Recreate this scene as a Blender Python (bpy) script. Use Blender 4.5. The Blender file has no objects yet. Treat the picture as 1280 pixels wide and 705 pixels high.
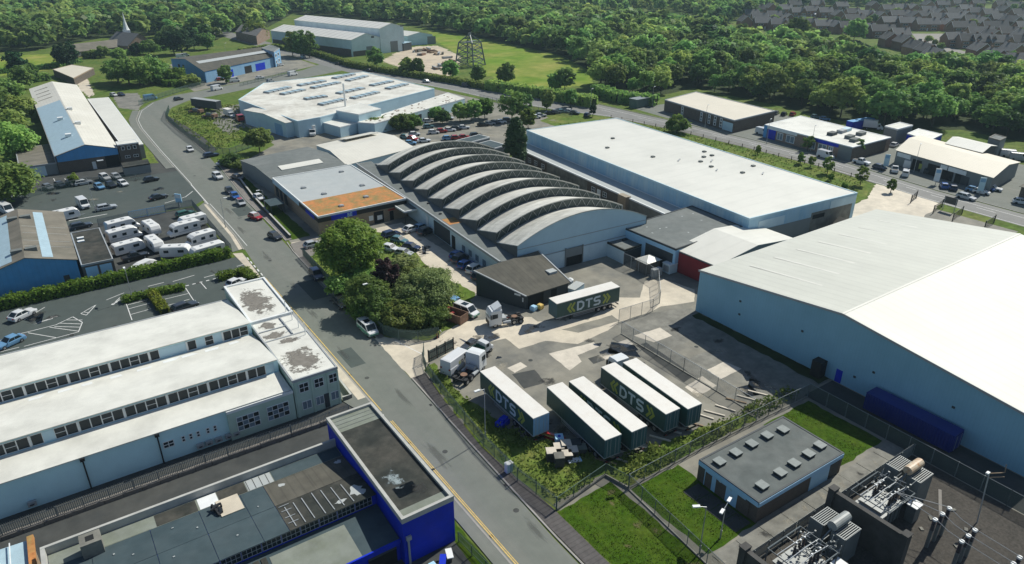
import bpy, math, random
import numpy as np
from mathutils import Vector
R = math.radians
rnd = random.Random(7)
sc = bpy.context.scene
col = sc.collection

# ---------------------------------------------------------------- camera, sky, sun, exposure
HC, PITCH, FPX = 59.6, R(25.37), 885.0
cam = bpy.data.objects.new('camera', bpy.data.cameras.new('camera'))
col.objects.link(cam)
cam.location = (0, 0, HC)
cam.rotation_euler = (R(90) - PITCH, 0, -math.atan2(.565, .825))
cam.data.sensor_width = 36
cam.data.lens = 36 * FPX / 1280
cam.data.clip_end = 9000
sc.camera = cam

SUN_AZ, SUN_EL = R(79.4), R(45)          # clockwise from +Y
world = bpy.data.worlds.new('World'); sc.world = world
world.use_nodes = True
wn = world.node_tree
sky = wn.nodes.new('ShaderNodeTexSky')
sky.sky_type = 'NISHITA'; sky.sun_disc = False
sky.sun_elevation = SUN_EL; sky.sun_rotation = SUN_AZ
sky.air_density = 1.0; sky.dust_density = .6; sky.ozone_density = 1.8
bgn = wn.nodes['Background']
bgn.inputs['Strength'].default_value = .07
wn.links.new(sky.outputs['Color'], bgn.inputs['Color'])
sun = bpy.data.objects.new('sun', bpy.data.lights.new('sun', 'SUN'))
col.objects.link(sun)
sun.data.energy = 4.1; sun.data.angle = R(.55); sun.data.color = (1, .97, .875)
sd = Vector((math.sin(SUN_AZ) * math.cos(SUN_EL), math.cos(SUN_AZ) * math.cos(SUN_EL), math.sin(SUN_EL)))
sun.rotation_euler = sd.to_track_quat('Z', 'Y').to_euler()
sun.location = (200, 60, 250)
sc.view_settings.view_transform = 'Standard'; sc.view_settings.look = 'None'
sc.view_settings.gamma = 1; sc.view_settings.exposure = .37; sc.view_settings.use_curve_mapping = False
sc.render.engine = 'CYCLES'
sc.cycles.max_bounces = 7; sc.cycles.diffuse_bounces = 4; sc.cycles.glossy_bounces = 2
sc.cycles.transparent_max_bounces = 8; sc.cycles.transmission_bounces = 2; sc.cycles.volume_bounces = 0
sc.cycles.caustics_reflective = False; sc.cycles.caustics_refractive = False
sc.cycles.sample_clamp_indirect = 4
sc.cycles.use_denoising = True

# ---------------------------------------------------------------- survey: photo pixel -> place on the ground (or at height z)
E1, E2 = (.825, .565), (-.565, .825)
def G(px, py, z=0.0):
    x, y = (px - 640) / FPX, (py - 352.5) / FPX
    dn = math.sin(PITCH) + y * math.cos(PITCH); fw = math.cos(PITCH) - y * math.sin(PITCH)
    t = (HC - z) / dn
    a, b = x * t, fw * t
    return (a * E1[0] + b * E1[1], a * E2[0] + b * E2[1])

# ---------------------------------------------------------------- tagging
def tag(o, label=None, cat=None, group=None, kind=None):
    if label: o['label'] = label
    if cat: o['category'] = cat
    if group: o['group'] = group
    if kind: o['kind'] = kind
    return o
def thing(name, label, cat, loc=(0, 0, 0), rz=0.0, group=None):
    o = bpy.data.objects.new(name, None); col.objects.link(o)
    o.empty_display_size = .5
    o.location = loc; o.rotation_euler = (0, 0, rz)
    return tag(o, label, cat, group)
def link(name, me, mat=None, parent=None):
    o = bpy.data.objects.new(name, me); col.objects.link(o)
    if mat is not None:
        me.materials.clear(); me.materials.append(mat)
    if parent is not None: o.parent = parent
    return o
def dup(root, loc, rz=0, label=None, scale=None, paint=None):
    r = root.copy(); col.objects.link(r); r.location = loc; r.rotation_euler = (0, 0, rz)
    if scale: r.scale = scale
    if label: r['label'] = label
    for ch in root.children:
        c = ch.copy(); col.objects.link(c); c.parent = r
        if paint and ch.name.split('.')[0] in ('body', 'door'): repaint(c, paint)
        for g in ch.children:
            d = g.copy(); col.objects.link(d); d.parent = c
            if paint and g.name.split('.')[0] == 'mirror': repaint(d, paint)
    return r
def repaint(o, m):
    o.material_slots[0].link = 'OBJECT'; o.material_slots[0].material = m

# ---------------------------------------------------------------- mesh builder
class MB:
    def __init__(s): s.v = []; s.f = []
    def add(s, vs, fs):
        n = len(s.v); s.v += [tuple(p) for p in vs]; s.f += [tuple(i + n for i in f) for f in fs]; return s
    def box(s, x0, x1, y0, y1, z0, z1):
        return s.add([(x0,y0,z0),(x1,y0,z0),(x1,y1,z0),(x0,y1,z0),(x0,y0,z1),(x1,y0,z1),(x1,y1,z1),(x0,y1,z1)],
                     [(3,2,1,0),(4,5,6,7),(0,1,5,4),(1,2,6,5),(2,3,7,6),(3,0,4,7)])
    def obox(s, cx, cy, z0, z1, lx, ly, a=0.0):
        c, d = math.cos(a), math.sin(a); P = []
        for z in (z0, z1):
            for u, w in ((-1,-1),(1,-1),(1,1),(-1,1)):
                x, y = u*lx/2, w*ly/2; P.append((cx + x*c - y*d, cy + x*d + y*c, z))
        return s.add(P, [(3,2,1,0),(4,5,6,7),(0,1,5,4),(1,2,6,5),(2,3,7,6),(3,0,4,7)])
    def prism(s, poly, z0, z1):
        a = sum(poly[i][0]*poly[(i+1)%len(poly)][1] - poly[(i+1)%len(poly)][0]*poly[i][1] for i in range(len(poly)))
        if a < 0: poly = poly[::-1]
        n = len(poly)
        return s.add([(x,y,z0) for x,y in poly] + [(x,y,z1) for x,y in poly],
                     [tuple(range(n-1,-1,-1)), tuple(range(n,2*n))] + [(i,(i+1)%n,n+(i+1)%n,n+i) for i in range(n)])
    def sheet(s, poly, z):
        a = sum(poly[i][0]*poly[(i+1)%len(poly)][1] - poly[(i+1)%len(poly)][0]*poly[i][1] for i in range(len(poly)))
        if a < 0: poly = poly[::-1]
        return s.add([(x,y,z) for x,y in poly], [tuple(range(len(poly)))])
    def quad(s, a, b, c, d): return s.add([a,b,c,d], [(0,1,2,3)])
    def ext(s, poly, off):            # closed solid: 3-D polygon pushed by a vector
        n = len(poly); o = Vector(off)
        return s.add([tuple(p) for p in poly] + [tuple(Vector(p)+o) for p in poly],
                     [tuple(range(n-1,-1,-1)), tuple(range(n,2*n))] + [(i,(i+1)%n,n+(i+1)%n,n+i) for i in range(n)])
    def tube(s, p, q, r, n=6, r2=None):
        p, q = Vector(p), Vector(q); d = (q - p)
        if d.length < 1e-6: return s
        d.normalize(); u = d.orthogonal().normalized(); w = d.cross(u); r2 = r if r2 is None else r2
        A = [tuple(p + (u*math.cos(6.2832*i/n) + w*math.sin(6.2832*i/n))*r) for i in range(n)]
        B = [tuple(q + (u*math.cos(6.2832*i/n) + w*math.sin(6.2832*i/n))*r2) for i in range(n)]
        return s.add(A + B, [tuple(range(n-1,-1,-1)), tuple(range(n,2*n))] + [(i,(i+1)%n,n+(i+1)%n,n+i) for i in range(n)])
    def path(s, pts, r, n=5):
        for a, b in zip(pts, pts[1:]): s.tube(a, b, r, n)
        return s
    def lathe(s, cx, cy, prof, n=10):
        b = len(s.v)
        for r, z in prof:
            s.v += [(cx + r*math.cos(6.2832*i/n), cy + r*math.sin(6.2832*i/n), z) for i in range(n)]
        for k in range(len(prof)-1):
            s.f += [(b+k*n+i, b+k*n+(i+1)%n, b+(k+1)*n+(i+1)%n, b+(k+1)*n+i) for i in range(n)]
        s.f += [tuple(range(b+n-1,b-1,-1)), tuple(range(b+(len(prof)-1)*n, b+len(prof)*n))]
        return s
    def mesh(s, name='m', smooth=False):
        me = bpy.data.meshes.new(name); me.from_pydata(s.v, [], s.f); me.update()
        if smooth: me.polygons.foreach_set('use_smooth', [True]*len(me.polygons))
        return me
    def build(s, name, mat, parent=None, smooth=False): return link(name, s.mesh(name, smooth), mat, parent)
def struct(name, mb, mat, parent=None):
    o = mb.build(name, mat, parent)
    if parent is None: o['kind'] = 'structure'
    return o
def npmesh(name, V, quads):
    me = bpy.data.meshes.new(name)
    nq = len(quads)
    me.vertices.add(len(V)); me.vertices.foreach_set('co', np.asarray(V, np.float32).ravel())
    me.loops.add(nq*4); me.loops.foreach_set('vertex_index', np.asarray(quads, np.int32).ravel())
    me.polygons.add(nq); me.polygons.foreach_set('loop_start', np.arange(0, nq*4, 4, dtype=np.int32))
    me.update(calc_edges=True); return me

# ---------------------------------------------------------------- materials
def M(name, c, rough=.75, var=.12, vs=.7, dirt=None, da=.4, ds=.07, stretch=None, stripe=None, bump=0, bs=6, metal=0, spec=.4,
      coat=0, orand=0, brick=None, detail=5):
    m = bpy.data.materials.new(name); m.use_nodes = True
    t = m.node_tree; N, L = t.nodes, t.links; P = N['Principled BSDF']
    P.inputs['Roughness'].default_value = rough; P.inputs['Metallic'].default_value = metal
    P.inputs['Specular IOR Level'].default_value = spec
    if coat: P.inputs['Coat Weight'].default_value = coat; P.inputs['Coat Roughness'].default_value = .08
    pos = N.new('ShaderNodeNewGeometry').outputs['Position']
    def mp(scale):
        a = N.new('ShaderNodeMapping'); a.inputs['Scale'].default_value = scale; L.new(pos, a.inputs['Vector']); return a.outputs[0]
    def noise(vec, s, d=5, r=.6):
        n = N.new('ShaderNodeTexNoise'); n.inputs['Scale'].default_value = s; n.inputs['Detail'].default_value = d
        n.inputs['Roughness'].default_value = r; L.new(vec, n.inputs['Vector']); return n.outputs['Fac']
    def rmap(v, a, b, lo, hi):
        n = N.new('ShaderNodeMapRange'); n.inputs[1].default_value = a; n.inputs[2].default_value = b
        n.inputs[3].default_value = lo; n.inputs[4].default_value = hi; L.new(v, n.inputs[0]); return n.outputs[0]
    def mix(f, a, b, mode='MIX'):
        n = N.new('ShaderNodeMix'); n.data_type = 'RGBA'; n.blend_type = mode
        for sock, val in ((n.inputs[0], f), (n.inputs[6], a), (n.inputs[7], b)):
            if hasattr(val, 'is_linked'): L.new(val, sock)
            elif isinstance(val, (int, float)): sock.default_value = val
            else: sock.default_value = (*val, 1)
        return n.outputs[2]
    def scl(c, v):
        n = N.new('ShaderNodeVectorMath'); n.operation = 'SCALE'
        if hasattr(c, 'is_linked'): L.new(c, n.inputs[0])
        else: n.inputs[0].default_value = c
        L.new(v, n.inputs['Scale']); return n.outputs[0]
    cur = c
    if brick:
        b = N.new('ShaderNodeTexBrick'); b.inputs['Scale'].default_value = 1
        b.inputs['Color1'].default_value = (*c, 1); b.inputs['Color2'].default_value = (*[x*.72 for x in c], 1)
        b.inputs['Mortar'].default_value = (*brick, 1); b.inputs['Mortar Size'].default_value = .012
        b.inputs['Brick Width'].default_value = .24; b.inputs['Row Height'].default_value = .07
        s = N.new('ShaderNodeSeparateXYZ'); L.new(pos, s.inputs[0]); q = N.new('ShaderNodeMath'); L.new(s.outputs[0], q.inputs[0]); L.new(s.outputs[1], q.inputs[1])
        cb = N.new('ShaderNodeCombineXYZ'); L.new(q.outputs[0], cb.inputs[0]); L.new(s.outputs[2], cb.inputs[1]); L.new(cb.outputs[0], b.inputs['Vector'])
        cur = b.outputs['Color']
    if dirt:
        cur = mix(rmap(noise(mp(stretch or (1,1,1)), ds, 7, .68), .42, .68, 0, da), cur, dirt)
    n1 = noise(pos, vs, detail)
    cur = scl(cur, rmap(n1, .25, .75, 1-var, 1+var))
    if stripe:
        ax, per, amt = stripe
        s = N.new('ShaderNodeSeparateXYZ'); L.new(pos, s.inputs[0])
        d = N.new('ShaderNodeMath'); d.operation = 'MULTIPLY'; d.inputs[1].default_value = 1/per; L.new(s.outputs[ax], d.inputs[0])
        fr = N.new('ShaderNodeMath'); fr.operation = 'PINGPONG'; fr.inputs[1].default_value = .5; L.new(d.outputs[0], fr.inputs[0])
        cur = scl(cur, rmap(fr.outputs[0], 0, .14, 1-amt, 1))
        if bump:
            bn = N.new('ShaderNodeBump'); bn.inputs['Strength'].default_value = bump; bn.inputs['Distance'].default_value = .05
            L.new(fr.outputs[0], bn.inputs['Height']); L.new(bn.outputs[0], P.inputs['Normal'])
    elif bump:
        bn = N.new('ShaderNodeBump'); bn.inputs['Strength'].default_value = bump; bn.inputs['Distance'].default_value = .06
        L.new(noise(pos, bs, 4), bn.inputs['Height']); L.new(bn.outputs[0], P.inputs['Normal'])
    if orand:
        oi = N.new('ShaderNodeObjectInfo'); cur = scl(cur, rmap(oi.outputs['Random'], 0, 1, 1-orand, 1+orand))
    if hasattr(cur, 'is_linked'): L.new(cur, P.inputs['Base Color'])
    else: P.inputs['Base Color'].default_value = (*cur, 1)
    return m

def leafmat(name, dark, light, trans=.35, attr=False, orand=.3, ns=.25):
    m = bpy.data.materials.new(name); m.use_nodes = True
    t = m.node_tree; N, L = t.nodes, t.links; N.remove(N['Principled BSDF'])
    out = N['Material Output']
    pos = N.new('ShaderNodeNewGeometry').outputs['Position']
    n = N.new('ShaderNodeTexNoise'); n.inputs['Scale'].default_value = ns; n.inputs['Detail'].default_value = 6; n.inputs['Roughness'].default_value = .75
    L.new(pos, n.inputs['Vector'])
    r = N.new('ShaderNodeValToRGB'); r.color_ramp.elements[0].position = .33; r.color_ramp.elements[1].position = .68
    r.color_ramp.elements[0].color = (*dark, 1); r.color_ramp.elements[1].color = (*light, 1)
    L.new(n.outputs['Fac'], r.inputs[0])
    c = r.outputs[0]
    hs = N.new('ShaderNodeHueSaturation'); L.new(c, hs.inputs['Color'])
    if attr:
        a = N.new('ShaderNodeAttribute'); a.attribute_name = 'tint'; rv = a.outputs['Fac']
    else:
        rv = N.new('ShaderNodeObjectInfo').outputs['Random']
    mr = N.new('ShaderNodeMapRange'); mr.inputs[3].default_value = 1-orand; mr.inputs[4].default_value = 1+orand; L.new(rv, mr.inputs[0]); L.new(mr.outputs[0], hs.inputs['Value'])
    m2 = N.new('ShaderNodeMapRange'); m2.inputs[3].default_value = .532; m2.inputs[4].default_value = .474
    q = N.new('ShaderNodeMath'); q.operation = 'FRACT'; q2 = N.new('ShaderNodeMath'); q2.operation = 'MULTIPLY'; q2.inputs[1].default_value = 7.3
    L.new(rv, q2.inputs[0]); L.new(q2.outputs[0], q.inputs[0]); L.new(q.outputs[0], m2.inputs[0]); L.new(m2.outputs[0], hs.inputs['Hue'])
    d = N.new('ShaderNodeBsdfDiffuse'); tr = N.new('ShaderNodeBsdfTranslucent'); mx = N.new('ShaderNodeMixShader'); mx.inputs[0].default_value = trans
    L.new(hs.outputs[0], d.inputs[0]); L.new(hs.outputs[0], tr.inputs[0]); L.new(d.outputs[0], mx.inputs[1]); L.new(tr.outputs[0], mx.inputs[2])
    gl = N.new('ShaderNodeBsdfGlossy'); gl.inputs['Roughness'].default_value = .45; gl.inputs[0].default_value = (.8,.85,.9,1)
    m3 = N.new('ShaderNodeMixShader'); m3.inputs[0].default_value = .008
    L.new(mx.outputs[0], m3.inputs[1]); L.new(gl.outputs[0], m3.inputs[2]); L.new(m3.outputs[0], out.inputs[0])
    return m
mt_extra = None
def stainmat(name, c, amount=.8, ns=.9, edge=.5, stretch=(1,1,1)):
    """a stain with its own ragged outline on a thin sheet"""
    m = M(name, c, .85, .25, 1.5, spec=.2); t = m.node_tree; N, L = t.nodes, t.links; P = N['Principled BSDF']
    tc = N.new('ShaderNodeTexCoord'); d = N.new('ShaderNodeVectorMath'); d.operation = 'DISTANCE'; d.inputs[1].default_value = (.5,.5,0)
    mz = N.new('ShaderNodeVectorMath'); mz.operation = 'MULTIPLY'; mz.inputs[1].default_value = (1,1,0); L.new(tc.outputs['Generated'], mz.inputs[0]); L.new(mz.outputs[0], d.inputs[0])
    g = N.new('ShaderNodeNewGeometry'); mp = N.new('ShaderNodeMapping'); mp.inputs['Scale'].default_value = stretch; L.new(g.outputs['Position'], mp.inputs[0])
    n = N.new('ShaderNodeTexNoise'); n.inputs['Scale'].default_value = ns; n.inputs['Detail'].default_value = 8; n.inputs['Roughness'].default_value = .7; L.new(mp.outputs[0], n.inputs['Vector'])
    a = N.new('ShaderNodeMath'); a.operation = 'MULTIPLY_ADD'; a.inputs[1].default_value = -1.7; a.inputs[2].default_value = edge-.95; L.new(d.outputs['Value'], a.inputs[0])
    b = N.new('ShaderNodeMath'); b.operation = 'MULTIPLY_ADD'; b.inputs[1].default_value = 2.2; L.new(a.outputs[0], b.inputs[2]); L.new(n.outputs['Fac'], b.inputs[0])
    r = N.new('ShaderNodeMapRange'); r.inputs[1].default_value = .25; r.inputs[2].default_value = .6; r.inputs[4].default_value = amount; L.new(b.outputs[0], r.inputs[0]); L.new(r.outputs[0], P.inputs['Alpha']); return m
def meshmat(name, c, alpha):              # wire mesh: mostly open
    m = M(name, c, .5, .1, metal=.5); P = m.node_tree.nodes['Principled BSDF']; P.inputs['Alpha'].default_value = alpha; return m

mt = {}
mt['grass'] = M('grass', (.075,.125,.022), .95, .45, .55, dirt=(.16,.17,.05), da=.75, ds=.09, bump=.6, bs=3, spec=.1, detail=8)
mt['lawn'] = M('lawn', (.04,.085,.006), .95, .45, 1.6, dirt=(.075,.105,.014), da=.7, ds=.25, bump=.8, bs=5, spec=.06, detail=8)
mt['field'] = M('field', (.125,.215,.02), .95, .22, .12, dirt=(.3,.26,.08), da=.75, ds=.03, spec=.08)
mt['rough'] = M('rough_grass', (.085,.14,.022), .95, .5, .8, dirt=(.2,.2,.06), da=.8, ds=.14, bump=.8, bs=3, spec=.1, detail=8)
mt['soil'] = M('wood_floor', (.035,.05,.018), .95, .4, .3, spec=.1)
mt['asphalt'] = M('asphalt', (.148,.16,.14), .85, .1, .5, dirt=(.2,.2,.178), da=.6, ds=.22, stretch=(1,.06,1), bump=.15, bs=20, spec=.25, detail=8)
mt['asphalt_dark'] = M('dark_asphalt', (.052,.056,.055), .88, .22, .5, dirt=(.095,.095,.085), da=.6, ds=.08, bump=.2, bs=12, spec=.2, detail=8)
mt['car_park'] = M('car_park_asphalt', (.066,.082,.077), .88, .1, .5, dirt=(.09,.1,.092), da=.5, ds=.06, bump=.15, bs=16, spec=.2, detail=8)
mt['asphalt_old'] = M('worn_asphalt', (.235,.222,.182), .85, .2, .35, dirt=(.115,.118,.11), da=.85, ds=.12, bump=.2, bs=9, spec=.3, detail=10)
mt['main_road'] = M('main_road_asphalt', (.18,.18,.17), .8, .12, .3, dirt=(.13,.13,.125), da=.5, ds=.06, detail=8)
mt['paving'] = M('paving', (.2,.185,.165), .85, .18, .8, dirt=(.12,.115,.105), da=.6, ds=.12)
mt['paving_dark'] = M('dark_brick_paving', (.085,.078,.075), .85, .25, 1.5, stripe=(1,.6,.35))
mt['kerb'] = M('kerb_stone', (.3,.285,.26), .85, .15, 1)
mt['concrete'] = M('concrete', (.58,.515,.405), .75, .14, .5, dirt=(.36,.325,.265), da=.75, ds=.12, detail=10)
mt['concrete_grey'] = M('grey_concrete', (.2,.195,.168), .85, .28, .7, dirt=(.1,.1,.088), da=.85, ds=.22, detail=10)
mt['slab'] = M('pale_slab', (.58,.525,.435), .75, .14, .8, dirt=(.38,.345,.29), da=.65, ds=.25, detail=9)
mt['dirtyard'] = M('stone_yard', (.5,.42,.31), .9, .2, .25, dirt=(.33,.29,.23), da=.7, ds=.06)
mt['ballast'] = M('compound_gravel', (.062,.057,.05), .95, .4, 3, dirt=(.1,.09,.078), da=.6, ds=.3, bump=.8, bs=14, spec=.15, detail=9)
mt['line'] = M('white_marking', (.62,.62,.6), .7, .25, 2.5)
mt['yellow'] = M('yellow_marking', (.6,.42,.12), .7, .25, 2)
# roofs
mt['white_roof'] = M('white_roof_coating', (.67,.665,.605), .55, .07, .4, dirt=(.46,.455,.41), da=.7, ds=.14, spec=.3, detail=10)
mt['white_roof_x'] = M('white_sheet_roof', (.62,.6,.53), .55, .06, .3, dirt=(.47,.45,.38), da=.55, ds=.06, stripe=(0,1.0,.1), spec=.35)
mt['big_roof'] = M('pale_profiled_roof', (.55,.555,.49), .5, .05, .25, dirt=(.47,.475,.42), da=.7, ds=.06, stretch=(1,.3,1), stripe=(0,1.8,.09), spec=.32, detail=9)
mt['flat_white'] = M('white_membrane', (.65,.64,.575), .45, .04, .2, dirt=(.55,.545,.485), da=.8, ds=.06, stripe=(1,3.6,.05), spec=.35, detail=9)
mt['cream_roof'] = M('cream_sheet_roof', (.62,.57,.46), .55, .05, .4, dirt=(.5,.46,.37), da=.4, ds=.1, stripe=(1,1,.05))
mt['grey_roof'] = M('grey_felt', (.135,.15,.145), .85, .15, .6, dirt=(.21,.22,.21), da=.6, ds=.12, spec=.25, detail=9)
mt['blue_felt'] = M('slate_blue_felt', (.045,.07,.08), .8, .18, .5, dirt=(.075,.1,.108), da=.7, ds=.2, spec=.22, detail=10)
mt['dark_felt'] = M('dark_felt', (.03,.034,.03), .85, .3, .6, dirt=(.09,.082,.068), da=.7, ds=.15, spec=.22, detail=9)
mt['sub_roof'] = M('switch_house_felt', (.1,.114,.11), .85, .2, .6, dirt=(.16,.17,.16), da=.6, ds=.2, spec=.25, detail=9)
mt['dirty_white'] = M('dirty_white_roof', (.66,.65,.585), .6, .1, .5, dirt=(.4,.375,.32), da=.9, ds=.12, spec=.3, detail=11)
mt['rib_roof'] = M('ribbed_white_roof', (.66,.65,.6), .55, .05, .3, stripe=(1,5.2,.3), spec=.3)
mt['stain'] = stainmat('grey_roof_stain', (.22,.205,.18), .85, .9, .75)
mt['oil'] = stainmat('oil_stain', (.06,.06,.057), .45, .7)
mt['dust'] = stainmat('pale_dust', (.4,.37,.3), .35, .7)
mt['peel'] = stainmat('peeled_membrane', (.27,.32,.33), .9, 1.6)
mt['tyremark'] = stainmat('tyre_marks', (.09,.09,.086), .16, 2.2, .6, (.6,.06,1))
mt['worn'] = stainmat('worn_grass', (.16,.15,.06), .5, 1.2)
mt['light_felt'] = M('light_grey_membrane', (.4,.42,.41), .55, .06, .5, dirt=(.33,.37,.38), da=.5, ds=.12)
mt['moss_roof'] = M('weathered_orange_roof', (.46,.19,.06), .9, .4, 2.2, dirt=(.15,.17,.06), da=1, ds=.55, detail=12)
mt['fibre'] = M('fibre_cement', (.17,.155,.125), .9, .2, .4, dirt=(.1,.098,.075), da=.7, ds=.3, stretch=(.25,1,1), stripe=(1,1.1,.12), detail=9)
mt['fibre_b'] = M('brown_fibre_cement', (.075,.072,.058), .9, .25, .5, dirt=(.13,.12,.095), da=.6, ds=.3, stretch=(1,.2,1), stripe=(0,1.05,.2), detail=9)
mt['vault'] = M('aged_vault_sheet', (.62,.61,.55), .75, .14, .4, dirt=(.33,.325,.285), da=.85, ds=.32, stretch=(.2,1,1), stripe=(0,1.2,.12), spec=.3, detail=10)
mt['vault_side'] = M('vault_cheek_felt', (.11,.115,.11), .85, .2, .7)
mt['house_roof'] = M('concrete_tile_roof', (.1,.1,.098), .85, .15, .6, orand=.4)
mt['container_blue'] = M('container_blue', (.004,.02,.2), .5, .15, .6, dirt=(.006,.016,.12), da=.6, ds=.3)
mt['rooflight'] = M('pale_rooflight', (.34,.46,.52), .4, .12, .8)
mt['green_moss'] = M('mossy_felt', (.2,.22,.19), .85, .2, .5, dirt=(.13,.15,.1), da=.6, ds=.3)
# walls
mt['blue_wall'] = M('pale_blue_cladding', (.44,.6,.67), .6, .05, .4, dirt=(.36,.5,.58), da=.5, ds=.12, spec=.3)
mt['big_wall'] = M('blue_grey_cladding', (.25,.47,.59), .6, .06, .3, dirt=(.2,.4,.51), da=.6, ds=.1, stretch=(1,1,.5), stripe=(1,.5,.06), spec=.3)
mt['mid_wall'] = M('weathered_blue_fascia', (.26,.46,.6), .6, .08, .3, dirt=(.52,.64,.66), da=.8, ds=.25, stretch=(1,1,.15), stripe=(1,1.2,.08))
mt['deep_blue'] = M('deep_blue_paint', (.003,.028,.5), .55, .14, .5, dirt=(.004,.022,.3), da=.6, ds=.2, spec=.25)
mt['mid_blue'] = M('bright_blue_sheet', (.06,.27,.55), .6, .1, .5, dirt=(.09,.28,.5), da=.6, ds=.2, stripe=(0,1,.08))
mt['lt_blue'] = M('light_blue_sheet', (.2,.37,.55), .6, .08, .4, stripe=(0,1,.08))
mt['sub_blue'] = M('sky_blue_render', (.36,.6,.78), .6, .05, .5)
mt['white_wall'] = M('white_render', (.56,.68,.72), .75, .08, .4, dirt=(.42,.54,.58), da=.5, ds=.15)
mt['bluish_wall'] = M('aqua_render', (.58,.82,.85), .75, .07, .3, dirt=(.47,.69,.73), da=.7, ds=.14, stretch=(1,1,.4))
mt['sage'] = M('sage_render', (.44,.56,.47), .8, .1, .4, dirt=(.34,.43,.34), da=.6, ds=.25)
mt['brick'] = M('red_brick', (.24,.13,.085), .9, .15, .8, brick=(.3,.27,.23), orand=.15)
mt['tan_brick'] = M('tan_brick', (.3,.2,.12), .9, .12, .8, brick=(.32,.28,.22))
mt['brown_brick'] = M('brown_brick', (.1,.078,.062), .9, .15, .8, brick=(.15,.13,.11))
mt['house_brick'] = M('house_brick', (.25,.145,.095), .9, .15, .8, orand=.35)
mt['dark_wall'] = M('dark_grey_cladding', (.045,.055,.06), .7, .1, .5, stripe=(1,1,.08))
mt['grey_wall'] = M('grey_cladding', (.2,.22,.22), .75, .1, .4, dirt=(.14,.155,.155), da=.5, ds=.1)
mt['char'] = M('dark_stone_wall', (.06,.058,.055), .9, .25, 1, dirt=(.1,.1,.09), da=.5, ds=.3)
mt['red_door'] = M('dark_red_sheet', (.22,.012,.02), .6, .1, .5)
mt['trim_white'] = M('white_trim', (.7,.72,.71), .6, .08, 1)
mt['trim_grey'] = M('grey_trim', (.32,.34,.35), .6, .08, 1)
mt['coping'] = M('stone_coping', (.4,.4,.37), .8, .15, 1)
mt['glass'] = M('window_glass', (.014,.024,.03), .25, .1, .8, spec=.3)
mt['glass_pale'] = M('pale_window', (.14,.2,.25), .25, .3, .7, spec=.5)
mt['north_glass'] = M('dusty_glazing', (.045,.065,.062), .4, .3, .35, spec=.4)
mt['black'] = M('near_black', (.015,.016,.018), .6, .2, 1)
mt['dark'] = M('dark_opening', (.012,.013,.014), .9, .2, 1)
mt['steel'] = M('galvanised_steel', (.38,.4,.41), .45, .12, 1.5, metal=.5)
mt['palisade'] = M('dull_green_steel', (.1,.15,.135), .55, .15, 1, metal=.2)
mt['palisade_grey'] = M('dull_grey_steel', (.2,.23,.24), .55, .15, 1, metal=.3)
mt['wire'] = meshmat('chain_link', (.3,.33,.34), .3)
mt['wire_green'] = meshmat('green_weldmesh', (.09,.14,.125), .45)
mt['wood'] = M('weathered_timber', (.25,.185,.12), .85, .25, 2)
mt['bark'] = M('bark', (.075,.058,.042), .95, .3, 3)
mt['tyre'] = M('tyre_rubber', (.018,.018,.019), .85, .1, 2)
mt['rim'] = M('wheel_alloy', (.32,.33,.34), .35, .1, 2, metal=.6)
mt['lamp_w'] = M('clear_lamp', (.6,.62,.63), .2, .05, 2)
mt['lamp_r'] = M('red_lamp', (.3,.015,.012), .3, .05, 2)
mt['curtain'] = M('dark_green_curtain', (.028,.075,.068), .5, .12, .6, stripe=(2,50,0))
mt['curtain_front'] = M('trailer_front_blue', (.035,.1,.12), .5, .12, .6)
mt['trailer_roof'] = M('white_trailer_roof', (.7,.68,.63), .5, .06, .5, dirt=(.5,.46,.4), da=.5, ds=.5, stretch=(1,1,1))
mt['logo_grey'] = M('pale_grey_lettering', (.5,.58,.62), .6, .05, 1)
mt['logo_lime'] = M('olive_lime_chevron', (.3,.34,.06), .6, .05, 1)
mt['truck_white'] = M('truck_white', (.66,.68,.68), .3, .04, 1, coat=.5)
mt['caravan'] = M('caravan_white', (.68,.68,.66), .4, .05, .8, coat=.3)
mt['cab_glass'] = mt['glass']
mt['rust'] = M('rusty_steel', (.2,.12,.08), .9, .3, 1.5)
mt['oak'] = M('oak', (.3,.2,.11), .8, .2, 1.5)
mt['insul'] = M('brown_porcelain', (.05,.035,.03), .25, .1, 2)
mt['tx_grey'] = M('transformer_grey', (.12,.14,.145), .5, .15, 1)
mt['tx_pale'] = M('pale_transformer_lid', (.3,.32,.31), .5, .15, 1.2, dirt=(.16,.15,.135), da=.6, ds=.6)
mt['tank_rust'] = M('rust_streaked_tank', (.55,.48,.36), .5, .12, 1, dirt=(.4,.17,.05), da=.9, ds=1.3)
PAINT = {k: M('paint_' + k, c, .28, .03, 1, coat=.6) for k, c in dict(
    white=(.62,.63,.63), silver=(.38,.4,.41), grey=(.13,.14,.15), dark=(.03,.034,.04), black=(.013,.014,.017), navy=(.012,.022,.06),
    blue=(.02,.09,.32), lightblue=(.13,.28,.45), red=(.33,.015,.015), green=(.02,.09,.06), teal=(.08,.17,.19), tan=(.3,.25,.17)).items()}
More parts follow.
